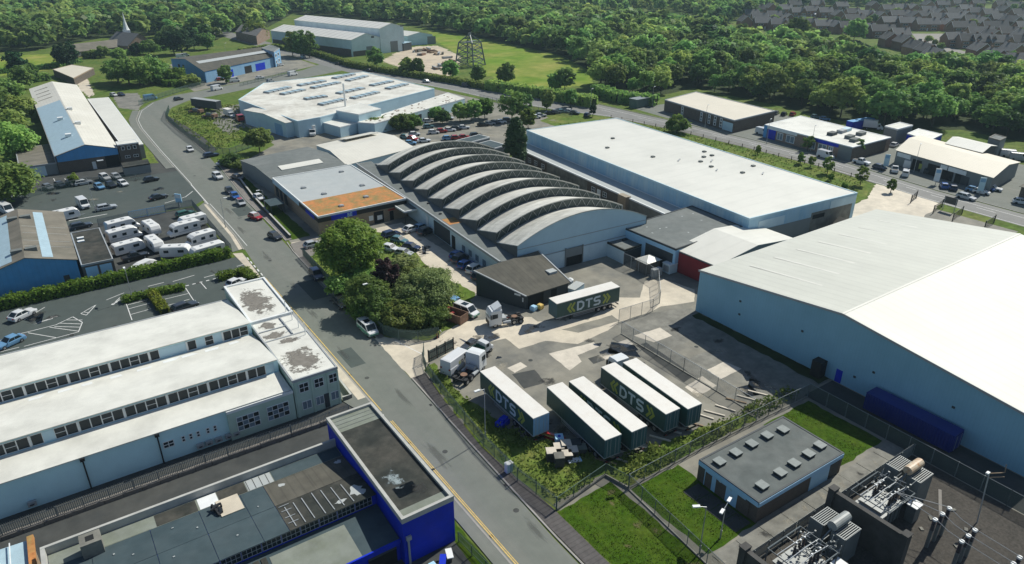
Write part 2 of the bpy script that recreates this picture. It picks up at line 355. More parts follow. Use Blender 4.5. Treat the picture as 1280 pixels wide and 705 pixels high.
LF = {
 'wood': leafmat('woodland_leaf', (.11,.22,.06), (.34,.45,.11), .52, orand=.52),
 'far': leafmat('far_wood_leaf', (.11,.22,.065), (.33,.44,.12), .52, attr=True, orand=.52, ns=.05),
 'bright': leafmat('bright_leaf', (.06,.14,.025), (.26,.35,.06), .45, ns=.4, orand=.15),
 'olive': leafmat('grey_green_leaf', (.14,.2,.075), (.35,.41,.15), .45, ns=.5, orand=.12),
 'purple': leafmat('copper_leaf', (.028,.016,.02), (.085,.05,.055), .3, ns=.6, orand=.1),
 'dark': leafmat('conifer_leaf', (.015,.042,.02), (.05,.1,.035), .2, ns=.6),
 'hedge': leafmat('hedge_leaf', (.075,.14,.016), (.28,.34,.05), .45, ns=.8, orand=.1),
 'weed': leafmat('weed_leaf', (.07,.13,.028), (.22,.28,.07), .42, ns=.6, orand=.1),
 'lawn': leafmat('lawn_blade', (.03,.075,.006), (.085,.13,.015), .35, ns=.9, orand=.1),
}
# ================================================================= ground, roads, yards
def px(*pts): return [G(*p) for p in pts]
struct('ground', MB().sheet([(-4000,-4000),(4000,-4000),(4000,4000),(-4000,4000)], 0), mt['grass'])
def ragged(poly, amp, step=1.1):
    q = random.Random(len(poly)*7+int(poly[0][0]*10)); out = []; n = len(poly)
    for i in range(n):
        a, b = Vector(poly[i]), Vector(poly[(i+1)%n]); L = (b-a).length; k = max(1, min(60, int(L/step))); w = Vector((-(b-a).y,(b-a).x))/max(L,.01)
        for j in range(k): out.append(tuple(a+(b-a)*j/k + (w*q.uniform(-amp,amp) if j else w*0)))
    return out
RAG = dict(concrete_yard=.1, concrete_slab=.07, tarmac_patch=.09, lawn=.16, rough_lot=.5, weedy_ground=.4, shrub_ground=.4, concrete_car_park=.15, entrance_apron=.1, concrete_drive=.4, stone_yard=1.5, sports_field=2, meadow=3, inner_yard=.12, lot_hardstanding=.6, gravel_drive=.5, dirt_shade_strip=.3, church_lawn=2)
def area(name, poly, z, m, parent=None): return struct(name, MB().sheet(ragged(poly, RAG[name]) if name in RAG else poly, z), mt[m], parent)
def ribbon(pts, w, z0, z1, side=0):
    """solid strip along a polyline; side -1/0/1 puts it left of, on or right of the line"""
    mb = MB(); n = len(pts); L, Rr = [], []
    for i in range(n):
        a = Vector(pts[max(i-1,0)]); b = Vector(pts[min(i+1,n-1)]); d = (b-a).normalized(); nn = Vector((-d.y, d.x)); p = Vector(pts[i])
        o = {0:(.5,-.5), -1:(1,0), 1:(0,-1)}[side]
        L.append(p + nn*w*o[0]); Rr.append(p + nn*w*o[1])
    vs = [(p.x,p.y,z) for z in (z0,z1) for P in (L,Rr) for p in P]
    fs = []
    for i in range(n-1):
        a,b,c,d = i,i+1,n+i+1,n+i; A,B,C,D = [k+2*n for k in (a,b,c,d)]
        fs += [(A,D,C,B),(a,A,B,b),(d,c,C,D)]
    fs += [(0,n,3*n,2*n),(n-1,3*n-1,4*n-1,2*n-1)]
    return mb.add(vs, fs)

RL = [(31.2,-60),(31.3,45),(31.3,133),(32.2,147),(33,160),(33,200),(33,260),(33.4,288),(34.5,303),(38.6,321),(45.6,335.7),(56,347),(70.4,353),(103.6,371),(128,384),(146,402)]
RR = [(37,-60),(37.2,46),(37.6,55),(38.2,71),(38.8,83),(39.4,95),(40,125),(40.6,143),(41.2,165),(42,185),(43.5,208),(44.5,235),(44.5,258),(43.8,273),(43.4,293),(45.3,307),(50.5,320),(59,331),(79,340),(101,352),(124,361),(148,372)]
MN = [(130,620),(138,490),(142,408),(146,349),(159,314),(164,290),(168,258),(177,228),(186.5,205),(191,178),(192.6,146),(193,118),(190.6,97),(188.6,85),(187.4,60),(187,-200)]
MF = [(144,620),(152,490),(153.5,432),(157,384),(168,349),(175,311),(183,280),(190.7,253),(198,230),(201.3,180),(202.3,150),(202.6,116),(200.3,103),(197.8,86),(196.8,64),(196,-200)]
# broad hard-standing first (lowest sheets), then what lies on it
area('works_yard', [(44,-40),(92,-40),(92,60),(125,62),(150,60),(183,60),(183,92),(158,92),(120,180),(110,236),(66,236),(46,215),(41.4,140),(64,139),(62,104),(42,96),(39,84)], .004, 'asphalt_old')
area('car_park', [(-60,186.4),(29.6,186.6),(33,190),(33,222),(-60,222)], .005, 'car_park')
area('shed_forecourt', [(-60,222),(33,222),(33,244),(-60,244)], .005, 'asphalt_dark')
area('caravan_yard', [(-45,149),(29.3,149),(29.3,186),(-45,188)], .005, 'asphalt_dark')
area('car_park', [(-60,100),(27,100),(31.3,118),(31.3,133),(31.5,147),(-60,144.5)], .005, 'car_park')
area('service_lane', [(-60,70),(31.2,70),(31.2,84.5),(-60,84.5)], .005, 'asphalt_dark')
area('workshop_yard', [(-30,-30),(27.8,-30),(27.8,53),(-30,53)], .005, 'asphalt_dark')
area('staff_car_park', [(92,181),(128,181),(163,190),(168,235),(158,300),(140,322),(66,290),(66,236),(92,232)], .006, 'asphalt_old')
area('estate_road', RL + RR[::-1], .009, 'asphalt')
rd = bpy.data.objects['estate_road']
area('main_road', MN + MF[::-1], .010, 'main_road')
mr = bpy.data.objects['main_road']
area('forecourt', [(197.2,40),(245,40),(245,210),(205,212),(202,180),(203,116),(198.5,86)], .006, 'asphalt')
area('concrete_yard', px((500,432),(530,453),(590,433),(632,423),(649,436),(682,426),(722,430),(760,413),(776,402),(815,389),(826,383),(868,377),(868,362),(828,348),(806,352),(800,372),(770,372),(735,400),(690,396),(640,396),(600,400),(575,402),(545,424)), .008, 'concrete')
area('concrete_car_park', [(62.3,103.5),(68,103.5),(68,146),(60,146),(60,139),(64,137),(60.5,118)], .008, 'concrete')
area('concrete_drive', [(126,76),(150,76.5),(152,90),(158,92),(176,93),(190.4,99),(188.4,80),(176,78),(158,72),(150,64),(148,76)], .009, 'concrete')
area('inner_yard', [(74.8,47.8),(91.3,47.8),(91.6,76),(84,79),(77,79.6),(74.8,76)], .009, 'concrete_grey')
area('dirt_shade_strip', [(88.9,48),(91.5,48),(91.6,74),(89.6,74),(89.2,62)], .012, 'soil')  # dark dirt strip whose colour also deepens the warehouse shadow
area('building_apron', [(84.5,-40),(91.4,-40),(91.4,47.4),(84.5,47.4)], .009, 'asphalt_dark')
area('stone_yard', px((478,76),(500,63),(520,58),(548,57),(575,70),(572,88),(560,97),(520,92)), .006, 'dirtyard')
area('lot_hardstanding', px((262,138),(300,130),(306,160),(285,168),(268,155)), .012, 'concrete_grey')
area('gravel_compound', [(46,-40),(84.3,-40),(84.3,31.2),(46,31.2)], .008, 'ballast')
area('gravel_drive', px((140,118),(172,116),(180,128),(172,138),(148,135)), .006, 'concrete_grey')
area('gravel_drive', px((95,100),(108,96),(118,118),(112,122),(100,112)), .006, 'concrete')
area('blue_works_yard', [(66,352),(104,372),(140,396),(140,470),(60,440),(66,372)], .005, 'asphalt_old')
area('housing_road', px((1140,42),(1180,42),(1192,60),(1212,66),(1240,78),(1232,92),(1195,86),(1178,66),(1150,56)), .006, 'paving')
area('sports_field', px((536,39),(612,51),(702,71),(746,96),(735,107),(690,110),(640,108),(606,94),(580,72),(556,58),(540,48)), .007, 'field')
area('meadow', px((985,52),(1062,53),(1098,82),(1085,92),(1040,72),(1000,64)), .007, 'field')
area('meadow', px((735,19),(845,19),(905,40),(880,45),(830,36),(745,28)), .007, 'field')
area('meadow', px((640,1),(890,1),(850,9),(700,6)), .007, 'field')
area('church_lawn', [(-60,548),(26,532),(22,462),(-60,436)], .007, 'field')
area('rough_lot', px((214,136),(240,128),(262,124),(300,132),(306,160),(312,180),(262,192),(240,175),(225,164),(210,152)), .011, 'rough')
area('lawn', [(40,-20),(48.2,-20),(48.6,49.5),(40,49)], .012, 'lawn')
area('lawn', [(49.6,34.8),(57.8,34.8),(57.8,47),(49.6,47)], .012, 'lawn')
area('lawn', [(73.6,35),(83.8,35),(83.8,46.2),(73.6,46.2)], .012, 'lawn')
area('lawn', [(158,92),(176,93.5),(190.2,100),(192.8,118),(192.4,146),(190.8,178),(186.2,204),(176,222),(160,215),(158,180)], .012, 'rough')
area('lawn', [(27.8,30),(29.4,30),(29.4,56),(27.8,56)], .014, 'lawn')
area('lawn', [(27.6,86),(29.6,82.5),(30.2,85),(29.8,94),(27.6,97)], .014, 'lawn')
area('lawn', [(26.3,236),(30,234),(31,268),(27,290),(26.3,290)], .014, 'rough')
area('lawn', [(41.6,150),(47,150),(47.5,205),(44.5,206),(42.6,185)], .014, 'lawn')
area('shrub_ground', [(41,139),(40.2,99),(46.8,92.8),(55,95.4),(62.6,104),(60.2,118),(64,137),(60,145),(48,146)], .013, 'rough')
area('weedy_ground', [(39.6,50),(48.6,51),(49.6,47.6),(74,47.6),(74,49.6),(53,52),(50,58),(45,62),(43,76),(44,86),(41.6,85),(40.2,75),(39.2,64)], .013, 'rough')
# pale slabs and asphalt patches laid into the yard
for k, p in enumerate([[(634,460),(650.6,452.6),(659,458),(643.5,466)], [(686,442),(742,428),(749,433),(722,444),(727,452),(712,463)],
          [(750,444.5),(760,439.5),(766,446),(757,449.5)], [(792.5,419.5),(825,409.5),(840,419.5),(817.5,428)], [(884,462),(905,452),(927,461),(900,474)],
          [(856,484),(878,470),(896,482),(872,496)], [(772,428),(784,424),(792,430),(780,436)]]):
    area('concrete_slab', px(*p), .014, 'slab')
for p, m in ([[(702,412),(765,394),(775,401),(723,416)], 'asphalt_old'], [[(659,392),(686,389),(700,400),(672,402)], 'asphalt_old'],
             [[(795,432),(808,428),(868,470),(855,478)], 'asphalt_dark'], [[(892,474),(925,464),(945,480),(912,494)], 'asphalt_old'],
             [[(838,436),(868,424),(890,436),(862,448)], 'asphalt_old'], [[(640,468),(668,462),(682,478),(655,486)], 'asphalt_dark'],
             [[(735,448),(748,444),(756,450),(742,455)], 'asphalt_dark']):
    area('tarmac_patch', px(*p), .0135, m)
# slab joints of the concrete path beside the switch house: separate slabs with open joints
for i in range(9):
    struct('path_slab', MB().box(49.8+i*3.85, 53.58+i*3.85, 31.5, 34.4, -.05, .06 + .012*(i*7%3)), mt['concrete_grey'])
for i in range(4):
    struct('path_slab', MB().box(54.6, 57.2, 35.2+i*2.0, 37.12+i*2.0, -.05, .05+.008*(i%2)), mt['asphalt_dark'])
# pavements and kerbs
def pavement(name, poly, m): return struct(name, MB().prism(poly, -.05, .1), mt[m])
pavement('pavement', [(29.6,-40),(31.05,-40),(31.15,133),(28.2,133),(28.0,84),(29.6,78)], 'asphalt')
pavement('pavement', [(29.8,150),(32.1,150.5),(32.8,160),(32.8,188),(29.8,184)], 'asphalt')
pavement('pavement', [(37.35,-40),(39.8,-40),(39.9,50),(39,64),(40,75),(41.4,84),(39.1,84),(38.4,71),(37.8,55)], 'paving_dark')
pavement('pavement', [(39.8,98),(41.0,98),(41.2,134),(47.5,146),(47.2,148.5),(41.5,147.5),(40.8,142),(40.2,125)], 'paving')
pavement('pavement', [(41.5,150),(42.8,150),(43.5,184),(45.6,206),(46,215),(44.7,222),(43.9,208),(42.3,185)], 'paving')
pavement('pavement', [(44.8,235),(48.6,240),(49,260),(47,293),(46,300),(45.6,306),(43.9,293),(44.2,273),(44.9,258)], 'asphalt_dark')
pavement('pavement', [(30.6,226),(32.8,226),(32.8,260),(33.2,288),(34.2,303),(38,320),(36,322),(32,304),(30.6,288)], 'asphalt')
kerbm = mt['kerb']
for pts, s in (([(31.3,-40),(31.3,133)], -1), ([(32.3,150),(33,160),(33,190)], -1), ([(37.2,-40),(37.4,46),(37.7,55),(38.3,71),(38.9,84)], 1),
               ([(39.7,98),(40,125),(40.6,143),(41.2,149)], 1), ([(41.3,150),(42,185),(43.5,208),(44.5,222)], 1),
               ([(44.6,235),(44.6,258),(43.9,273),(43.5,293),(45.4,307)], 1), ([(33,226),(33,260),(33.4,288),(34.5,303),(38.6,321)], -1),
               ([(197.2,64),(198.2,86),(200.7,103),(203,116),(202.7,150),(201.7,180),(198.6,226)], 1), ([(190.4,99),(192.8,118),(192.4,146),(190.8,178),(186.3,204)], -1)):
    struct('kerb', ribbon(pts, .22, -.05, .115, s), kerbm)
# painted lines: thin sheets on the road, parts of the road
def stripe(name, pts, w, z, m, parent): 
    mb = ribbon(pts, w, z, z+.003); mb.f = [f for i, f in enumerate(mb.f) if i % 3 == 0 and i < 3*(len(pts)-1)]
    return mb.build(name, mt[m], parent)
stripe('yellow_line', [(31.62,-20),(31.62,45),(31.62,70),(31.6,76)], .13, .0135, 'yellow', rd)
stripe('yellow_line', [(31.85,-20),(31.85,45),(31.85,70),(31.85,76)], .1, .0135, 'yellow', rd)
stripe('yellow_line', [(31.62,79),(31.62,100),(31.62,133)], .13, .0135, 'yellow', rd)
for y0 in range(78, 130, 60): stripe('edge_line', [(30.4,y0-4.5),(31.4,y0)], .18, .0135, 'line', rd)
stripe('edge_line', [(33.4,152),(33.6,165),(33.6,186)], .13, .0135, 'line', rd)
stripe('edge_line', [(33.5,206),(33.5,250),(33.9,286),(35,302),(39,319.5),(46,334.5)], .14, .0135, 'line', rd)
stripe('give_way_line', [(33.2,186),(33.3,206)], .2, .0135, 'line', rd)
for i in range(5): stripe('give_way_line', [(31.5,134.4+i*2.4),(31.55,135.8+i*2.4)], .25, .0135, 'line', rd)
stripe('edge_line', [(41.9,96),(43.6,89.6)], .15, .0145, 'line', rd)
for i in range(26):
    t = i/26; j = t*(len(MN)-3)+1; k = int(j); f = j-k
    def pt(f): return tuple(((MN[k][q]+MF[k][q])*(1-f) + (MN[k+1][q]+MF[k+1][q])*f)/2 for q in (0,1))
    stripe('centre_line', [pt(f), pt(min(1,f+.2))], .16, .0145, 'line', mr)
stripe('edge_line', [((a[0]*.93+b[0]*.07),(a[1]*.93+b[1]*.07)) for a,b in zip(MN[3:],MF[3:])], .16, .0145, 'line', mr)
stripe('edge_line', [((a[0]*.3+b[0]*.7),(a[1]*.3+b[1]*.7)) for a,b in zip(MN[3:],MF[3:])], .16, .0145, 'line', mr)
# lower car park markings
cp = bpy.data.objects['car_park.001']
def pl(name, a, b, w=.14): return stripe(name, px(a, b), w, .0125, 'line', cp)
for a, b in (((18,419),(70,406)),((70,406),(91,396)),((91,396),(103,403)),((103,403),(98,415)),((98,415),(30,433)),((35,416),(70,422)),((62,409),(98,414)),
             ((68,408),(100,409)),((75,404),(102,405)),((82,400),(103,400)),((101,392),(120,381)),((120,381),(108,394)),((108,394),(101,392)),((104,390),(112,391)),
             ((42,405),(70,396)),((30,400),(56,384)),((133,375),(155,366)),((141,380),(150,372)),((158,380),(165,400)),((161,386),(187,379)),((164,393),(189,386)),
             ((160,381),(184,375)),((206,374),(235,367)),((209,382),(237,374)),((232,360),(243,377)),((250,352),(258,361)),((0,426),(30,418)),((0,440),(24,434))):
    pl('bay_line', a, b)
for a, b in (((255,347),(281,340)),((216,352),(243,344)),((185,358),(205,353)),((296,333),(312,328))): pl('lane_dash', a, b, .16)
for i in range(9): pl('give_way_dash', (232+i*8.5, 357.5-i*2.1), (236+i*8.5, 356.5-i*2.1), .3)
pl('arrow_shaft', (42,405), (66,398), .18); pl('arrow_head', (63,396.5), (72,395.5), .5); pl('arrow_head', (140,381), (146,377), .5); pl('arrow_shaft', (146,377),(155,371), .18)
c2 = bpy.data.objects['car_park']
stripe('edge_line', px((86,276),(134,267.5)), .2, .0125, 'line', c2); stripe('edge_line', px((206,254),(232,246),(241,239)), .2, .0125, 'line', c2)
for x in (67,81,93,108): stripe('bay_line', px((x,223),(x+3,229)), .15, .0125, 'line', bpy.data.objects['shed_forecourt'])

struct('pavement_slabs', MB().prism([(29.9,83.2),(31.08,83.2),(31.12,133),(29.9,133)], .1, .106), mt['concrete'])
struct('pavement_slabs', MB().prism([(30.2,134.2),(31.0,134.2),(31.4,148.5),(29.6,149.2)], -.02, .05), mt['concrete'])
struct('pavement_slabs', MB().prism([(31.2,150.4),(32.0,150.6),(32.6,160),(32.7,186),(32.1,186),(31.9,160)], .1, .106), mt['concrete'])
area('entrance_apron', [(40.2,134.5),(47,146.3),(48.5,148.3),(42,148.3),(41.0,142)], .0135, 'concrete')
area('entrance_apron', [(38.85,83),(41.6,84.6),(45,88.5),(44,95),(41.3,98.4),(39.4,98.4)], .0128, 'concrete')

stripe('kerb_line', px((86,276),(134,267.5)), .3, .0128, 'line', c2)

for k, (x, y) in enumerate(((36.2,52),(33.4,88),(38.6,116),(35,141),(39.5,176),(36,214),(34.6,66),(20,138),(4,128),(10,206),(-2,212),(57,78),(64,62),(82,66))):
    struct('manhole_cover', MB().lathe(x, y, [(.36,.012),(.36,.02)], 14), mt['asphalt_dark'])
for k, y in enumerate((50,70,90,108,128)): struct('drain_grate', MB().box(31.42,31.8,y,y+.5,.01,.016), mt['black']); struct('drain_grate', MB().box(37.3+.023*(y-46),37.7+.023*(y-46),y+6,y+6.5,.01,.016), mt['black'])
# ================================================================= buildings
WORLD = set()
def bthing(name, label, cat, at, group=None):
    o = thing(name, label, cat, (at[0], at[1], 0), 0, group); WORLD.add(o.name); return o
_link = link
def link(name, me, mat=None, parent=None):
    o = _link(name, me, mat, parent)
    if parent is not None and parent.name in WORLD: o.location = (-parent.location.x, -parent.location.y, 0)
    return o
def V2(p): return Vector((p[0], p[1]))
def inset(poly, d):
    n = len(poly); a = sum(poly[i][0]*poly[(i+1)%n][1]-poly[(i+1)%n][0]*poly[i][1] for i in range(n))
    P = [V2(p) for p in (poly if a > 0 else poly[::-1])]; out = []
    for i in range(n):
        e0 = (P[i]-P[i-1]).normalized(); e1 = (P[(i+1)%n]-P[i]).normalized()
        n0 = Vector((-e0.y,e0.x)); n1 = Vector((-e1.y,e1.x)); k = (n0+n1); k = k/max(.2, k.dot(n0))
        out.append(tuple(P[i]+k*d))
    return out
def ring(poly, d, z0, z1, name, m, root):
    """parapet: hollow frame of thickness d just proud of the wall"""
    A = inset(poly, -.04); B = inset(poly, d); n = len(A); mb = MB()
    for i in range(n):
        j = (i+1) % n
        mb.prism([A[i],A[j],B[j],B[i]], z0, z1)
    return mb.build(name, mt[m], root)
def flatq(root, poly, h, wall, roof, par=.35, pm='coping', pw=.3, z0=-.1):
    w = MB().prism(poly, z0, h).build('wall', mt[wall], root)
    r = MB().prism(inset(poly, .02), h+.003, h+.06).build('roof', mt[roof], root)
    if par: ring(poly, pw, h-.25, h+par, 'parapet', pm, root)
    return w, r
def gableq(root, p0, p1, p2, p3, e, r, wall, roof, over=.25, rname='roof', ro=None, t=.12):
    """gable ends over p0p1 and p2p3; eaves along p1p2 and p3p0"""
    p0,p1,p2,p3 = map(V2, (p0,p1,p2,p3)); m0, m1 = (p0+p1)/2, (p2+p3)/2
    w = MB(); v = [(*p,-.1) for p in (p0,p1,p2,p3)] + [(*p,e) for p in (p0,p1,p2,p3)] + [(*m0,r),(*m1,r)]
    w.add(v, [(3,2,1,0),(0,1,5,8,4),(2,3,7,9,6),(1,2,6,5),(3,0,4,7),(5,6,9,8),(7,4,8,9)])
    wo = w.build('wall', mt[wall], root)
    ax = (m1-m0).normalized()*over; out = []
    for a, b in ((p1,p2),(p0,p3)):
        s = (a-m0); dz = (r-e)/max(s.length,.01); so = s.normalized()*over
        A = [(*(m0-ax), r+.02),(*(a+so-ax), e-dz*over+.02),(*(b+so+ax), e-dz*over+.02),(*(m1+ax), r+.02)]
        out.append(MB().ext(A, (0,0,t)).build(rname, mt[roof if out == [] or ro is None else ro], root))
    return wo, out
def wallframe(a, b):
    a, b = V2(a), V2(b); d = (b-a).normalized(); return a, d, Vector((d.y, -d.x))
def onwall(root, a, b, s0, s1, z0, z1, name, m, proud=.06, back=.05):
    A, d, n = wallframe(a, b); p, q = A+d*s0, A+d*s1
    return MB().prism([tuple(p-n*back), tuple(q-n*back), tuple(q+n*proud), tuple(p+n*proud)], z0, z1).build(name, mt[m], root)
def win(root, a, b, s, w, z0, z1, nx=2, nz=1, fm='trim_white', gm='glass', ft=.07, proud=.09, sill=False):
    A, d, n = wallframe(a, b)
    def bx(mb, x0, x1, y0, y1, k0, k1):
        p, q = A+d*(s+x0), A+d*(s+x1); return mb.prism([tuple(p+n*k0), tuple(q+n*k0), tuple(q+n*k1), tuple(p+n*k1)], y0, y1)
    h = z1-z0; f = MB()
    for i in range(nx+1):
        x = (w-ft)*i/nx; bx(f, x, x+ft, z0, z1, -.03, proud)
    for i in range(nz+1):
        z = z0+(h-ft)*i/nz
        for k in range(nx): bx(f, (w-ft)*k/nx+ft, (w-ft)*(k+1)/nx, z, z+ft, -.03, proud-.003)
    fo = f.build('window', mt[fm], root)
    for i in range(nx):
        for k in range(nz):
            g = gm if isinstance(gm, str) else gm[(i*3+k*5+int(s*7)) % len(gm)]
            bx(MB(), (w-ft)*i/nx+ft-.002, (w-ft)*(i+1)/nx+.002, z0+(h-ft)*k/nz+ft-.002, z0+(h-ft)*(k+1)/nz+.002, .005, proud-.05).build('pane', mt[g], fo)
    if sill: onwall(root, a, b, s-.1, s+w+.1, z0-.12, z0-.005, 'sill', 'coping', .16, .02)
    return fo
def text(root, s, loc, rot, size, m, name='lettering', bold=.0, align='CENTER'):
    cu = bpy.data.curves.new(name, 'FONT'); cu.body = s; cu.size = size; cu.align_x = align; cu.align_y = 'CENTER'; cu.offset = bold*size; cu.extrude = .01
    tmp = bpy.data.objects.new(name, cu); col.objects.link(tmp)
    me = bpy.data.meshes.new_from_object(tmp.evaluated_get(bpy.context.evaluated_depsgraph_get())); bpy.data.objects.remove(tmp); bpy.data.curves.remove(cu)
    o = _link(name, me, mt[m], root); o.rotation_euler = rot
    off = Vector((root.location.x, root.location.y, 0)) if root.name in WORLD else Vector((0,0,0)); o.location = Vector(loc)-off; return o
def vents(root, pts, z, m='trim_grey', s=.7, name='roof_vent', h=.5):
    for x, y in pts: MB().box(x-s/2, x+s/2, y-s/2, y+s/2, z, z+h).obox(x, y, z+h+.002, z+h+.1, s*1.25, s*1.25).build(name, mt[m], root)

# ---- white north-light factory with two-storey office end (lower left)
t = bthing('northlight_factory', 'long white factory with two strips of clerestory windows and a two-storey office end', 'factory', (-5,100))
X0, X1 = -45, 21
prof = [(116.2,5.0),(102.2,7.0),(102.2,5.0),(89.2,7.0),(89.2,5.0),(84.4,4.7)]
MB().ext([(X0,84.4,-.1),(X0,84.4,4.55),(X0,89.2,4.85),(X0,89.2,6.85),(X0,102.2,4.85),(X0,102.2,6.85),(X0,116.2,4.85),(X0,116.2,-.1)], (X1-X0,0,0)).build('wall', mt['bluish_wall'], t)
for (ya,za),(yb,zb) in (((116.5,4.95),(101.9,7.04)),((102.1,4.95),(88.9,7.04)),((89.1,5.0),(84.15,4.66))):
    MB().ext([(X0-.1,ya,za),(X1-.05,ya,za),(X1-.05,yb,zb),(X0-.1,yb,zb)], (0,0,.13)).build('roof', mt['white_roof'], t)
MB().box(X0,X1-.1,116.5,116.75,4.55,5.15).build('gutter', mt['trim_grey'], t)
# patches of recoating along the valley
for k in range(9): 
    x = -9+k*3.2+rnd.uniform(0,.8); y = 101.0-rnd.uniform(0,.5); z = 4.95+(102.1-y)/13.2*2.09+.14
    MB().ext([(x,y,z),(x+rnd.uniform(1.2,2.6),y,z),(x+rnd.uniform(1.2,2.6),y-.9,z+.143),(x,y-.9,z+.143)],(0,0,.006)).build('roof_patch', mt['trim_white'], t)
for Y, blanks in ((102.2,(21,22,23,25,27)),(89.2,(9,30))):
    x = X0+.3; k = 0
    while x < X1-1.2:
        w = 1.22; i = k - 20
        if i in blanks: onwall(t, (X0,Y),(X1,Y), x-X0, x-X0+w, 5.25, 6.72, 'infill_panel', 'blue_wall', .05)
        else: win(t, (X0,Y),(X1,Y), x-X0, w, 5.22, 6.74, 1, 2 if k % 4 == 2 else 1, 'trim_white', 'glass', .055, .1)
        x += w+.01; k += 1
        if k % 4 == 0:
            onwall(t, (X0,Y),(X1,Y), x-X0, x-X0+.16, 5.1, 6.8, 'mullion', 'trim_white', .14); x += .2
    onwall(t, (X0,Y),(X1,Y), 0, X1-X0-.02, 4.98, 5.16, 'sill', 'blue_wall', .25)
for x in (-4.3, 3.9):
    MB().tube((x,84.15,0),(x,84.15,4.3),.09).box(x-.25,x+.25,83.9,84.35,4.3,4.7).build('downpipe', mt['black'], t)
for s, w, zz, zt in ((49.3,1.3,2.0,3.0),(51.5,.45,2.1,3.0),(52.4,.45,2.1,3.0),(53.3,.45,2.1,3.0),(54.5,.45,2.1,3.0),(55.4,.45,2.1,3.0)):
    win(t, (X0,84.4),(X1,84.4), s, w, zz, zt, 2 if w > 1 else 1, 2, 'trim_white', 'glass', .09)
for x in (8.0,9.1,10.3,11.6,12.6,-10.7): 
    c = MB().box(x,x+.85,83.95,84.34,.5,1.15).build('air_conditioner', mt['trim_grey'], t); MB().lathe(x+.42,83.93,[(.24,.8),(.24,.82)],8).build('fan', mt['black'], c)
# low green office in front of the sheds
flatq(t, [(12.3,84.0),(21.1,84.0),(21.1,88.9),(12.3,88.9)], 4.45, 'sage', 'light_felt', .15, 'trim_white', .2)
for s in (1.0, 5.0): win(t, (12.3,84.0),(21.1,84.0), s, 3.0, 1.1, 3.3, 4, 3, 'trim_white', ('glass','glass_pale'), .07)
# two-storey office block along the road
flatq(t, [(21.25,84.0),(27.7,84.0),(27.9,96.6),(21.25,96.6)], 6.0, 'sage', 'white_roof', .14, 'trim_grey', .2)
flatq(t, [(21.25,96.75),(27.9,96.75),(28.0,103.4),(21.25,103.4)], 5.9, 'sage', 'white_roof', .1, 'trim_grey', .16)
flatq(t, [(21.25,103.55),(28,103.55),(28.2,119.4),(21.25,119.4)], 6.05, 'sage', 'white_roof', .3, 'trim_white', .3)
MB().box(21.5,25.6,99.9,100.1,5.97,6.1).box(25.6,25.8,96.95,103.2,5.97,6.15).build('roof_kerb', mt['trim_grey'], t)
for y in (95.5,98.5,101.5,104.5): MB().tube((27.2,y,5.7),(27.2,y,8.2),.06).build('mast', mt['trim_white'], t)
for s in (.75,2.9,5.0):
    win(t, (21.25,84.0),(27.7,84.0), s, 1.35, 3.85, 5.3, 2, 2, 'trim_white', 'glass', .07)
for s, w in ((.85,1.35),(2.8,1.2),(5.0,1.35)): win(t, (21.25,84.0),(27.7,84.0), s, w, 1.0, 2.35, 2, 1, 'trim_white', 'glass_pale', .07)
onwall(t, (21.25,84.0),(27.7,84.0), 4.05, 4.9, .1, 2.4, 'door', 'dark_wall', .07)
for s in (.2,2.45,4.75,6.15): onwall(t, (21.25,84.0),(27.7,84.0), s, s+.28, -.05, 5.7, 'pilaster', 'sage', .1)
def blotch(root, cx, cy, z, rx, ry, m, seed, name='stain'):
    return MB().box(cx-rx*1.25, cx+rx*1.25, cy-ry*1.25, cy+ry*1.25, z, z+.002).build(name, mt[m], root)
blotch(t, 24.2, 88.8, 6.066, 2.4, 3.6, 'stain', 1); blotch(t, 24.3, 111, 6.116, 2.4, 5.4, 'stain', 2); blotch(t, 23.4, 101.8, 5.966, 1.6, 1.3, 'stain', 3); blotch(t, 23.3, 98.2, 5.966, 1.6, 1.2, 'stain', 4); blotch(t, 24.5,95.3,6.068,1.8,.9,'stain',5)

# ---- blue corner workshop (bottom)
t = bthing('blue_workshop', 'deep blue workshop with flat corner block and patched dark saw-tooth roof', 'workshop', (10,60))
w, r = flatq(t, [(21.9,52.0),(28.0,52.0),(28.0,73.0),(21.9,73.0)], 6.0, 'deep_blue', 'dark_felt', .4, 'coping', .32)
MB().box(22.25,27.65,69.6,72.65,6.063,6.075).build('felt_sheet', mt['green_moss'], t); MB().box(22.25,27.65,52.35,53.6,6.063,6.075).build('felt_sheet', mt['green_moss'], t)
for k, y in enumerate((70.35,71.1,71.9)): MB().box(22.25,27.65,y,y+.05,6.076,6.11).build('lap_joint', mt['grey_roof'], t)
blotch(t, 24.0,58.2,6.085,1.3,2.4,'peel',11,'repair_patch'); blotch(t, 25.4,55.4,6.08,1.8,1.3,'oil',12,'repair_patch')
MB().ext([(-9.2,53,-.1),(-9.2,53,3.0),(-9.2,58.6,3.5),(-9.2,58.6,5.0),(-9.2,68.2,3.7),(-9.2,70.4,3.7),(-9.2,70.4,-.1)], (31.05,0,0)).build('wall', mt['deep_blue'], t)
MB().box(-9.35,21.85,70.42,70.75,-.1,4.75).box(-9.35,-8.95,58.7,70.4,3.0,4.75).build('parapet', mt['coping'], t)
def wz(y): return 5.03-(y-58.5)*1.3/9.7
def wroof(x0, x1, ya, yb, m, name='roof_sheet', up=0.):
    return MB().ext([(x0,ya,wz(ya)+up),(x1,ya,wz(ya)+up),(x1,yb,wz(yb)+up),(x0,yb,wz(yb)+up)], (0,0,.07)).build(name, mt[m], t)
xs = [-8.9,-5.2,.3,5.2,9.6,12.2]
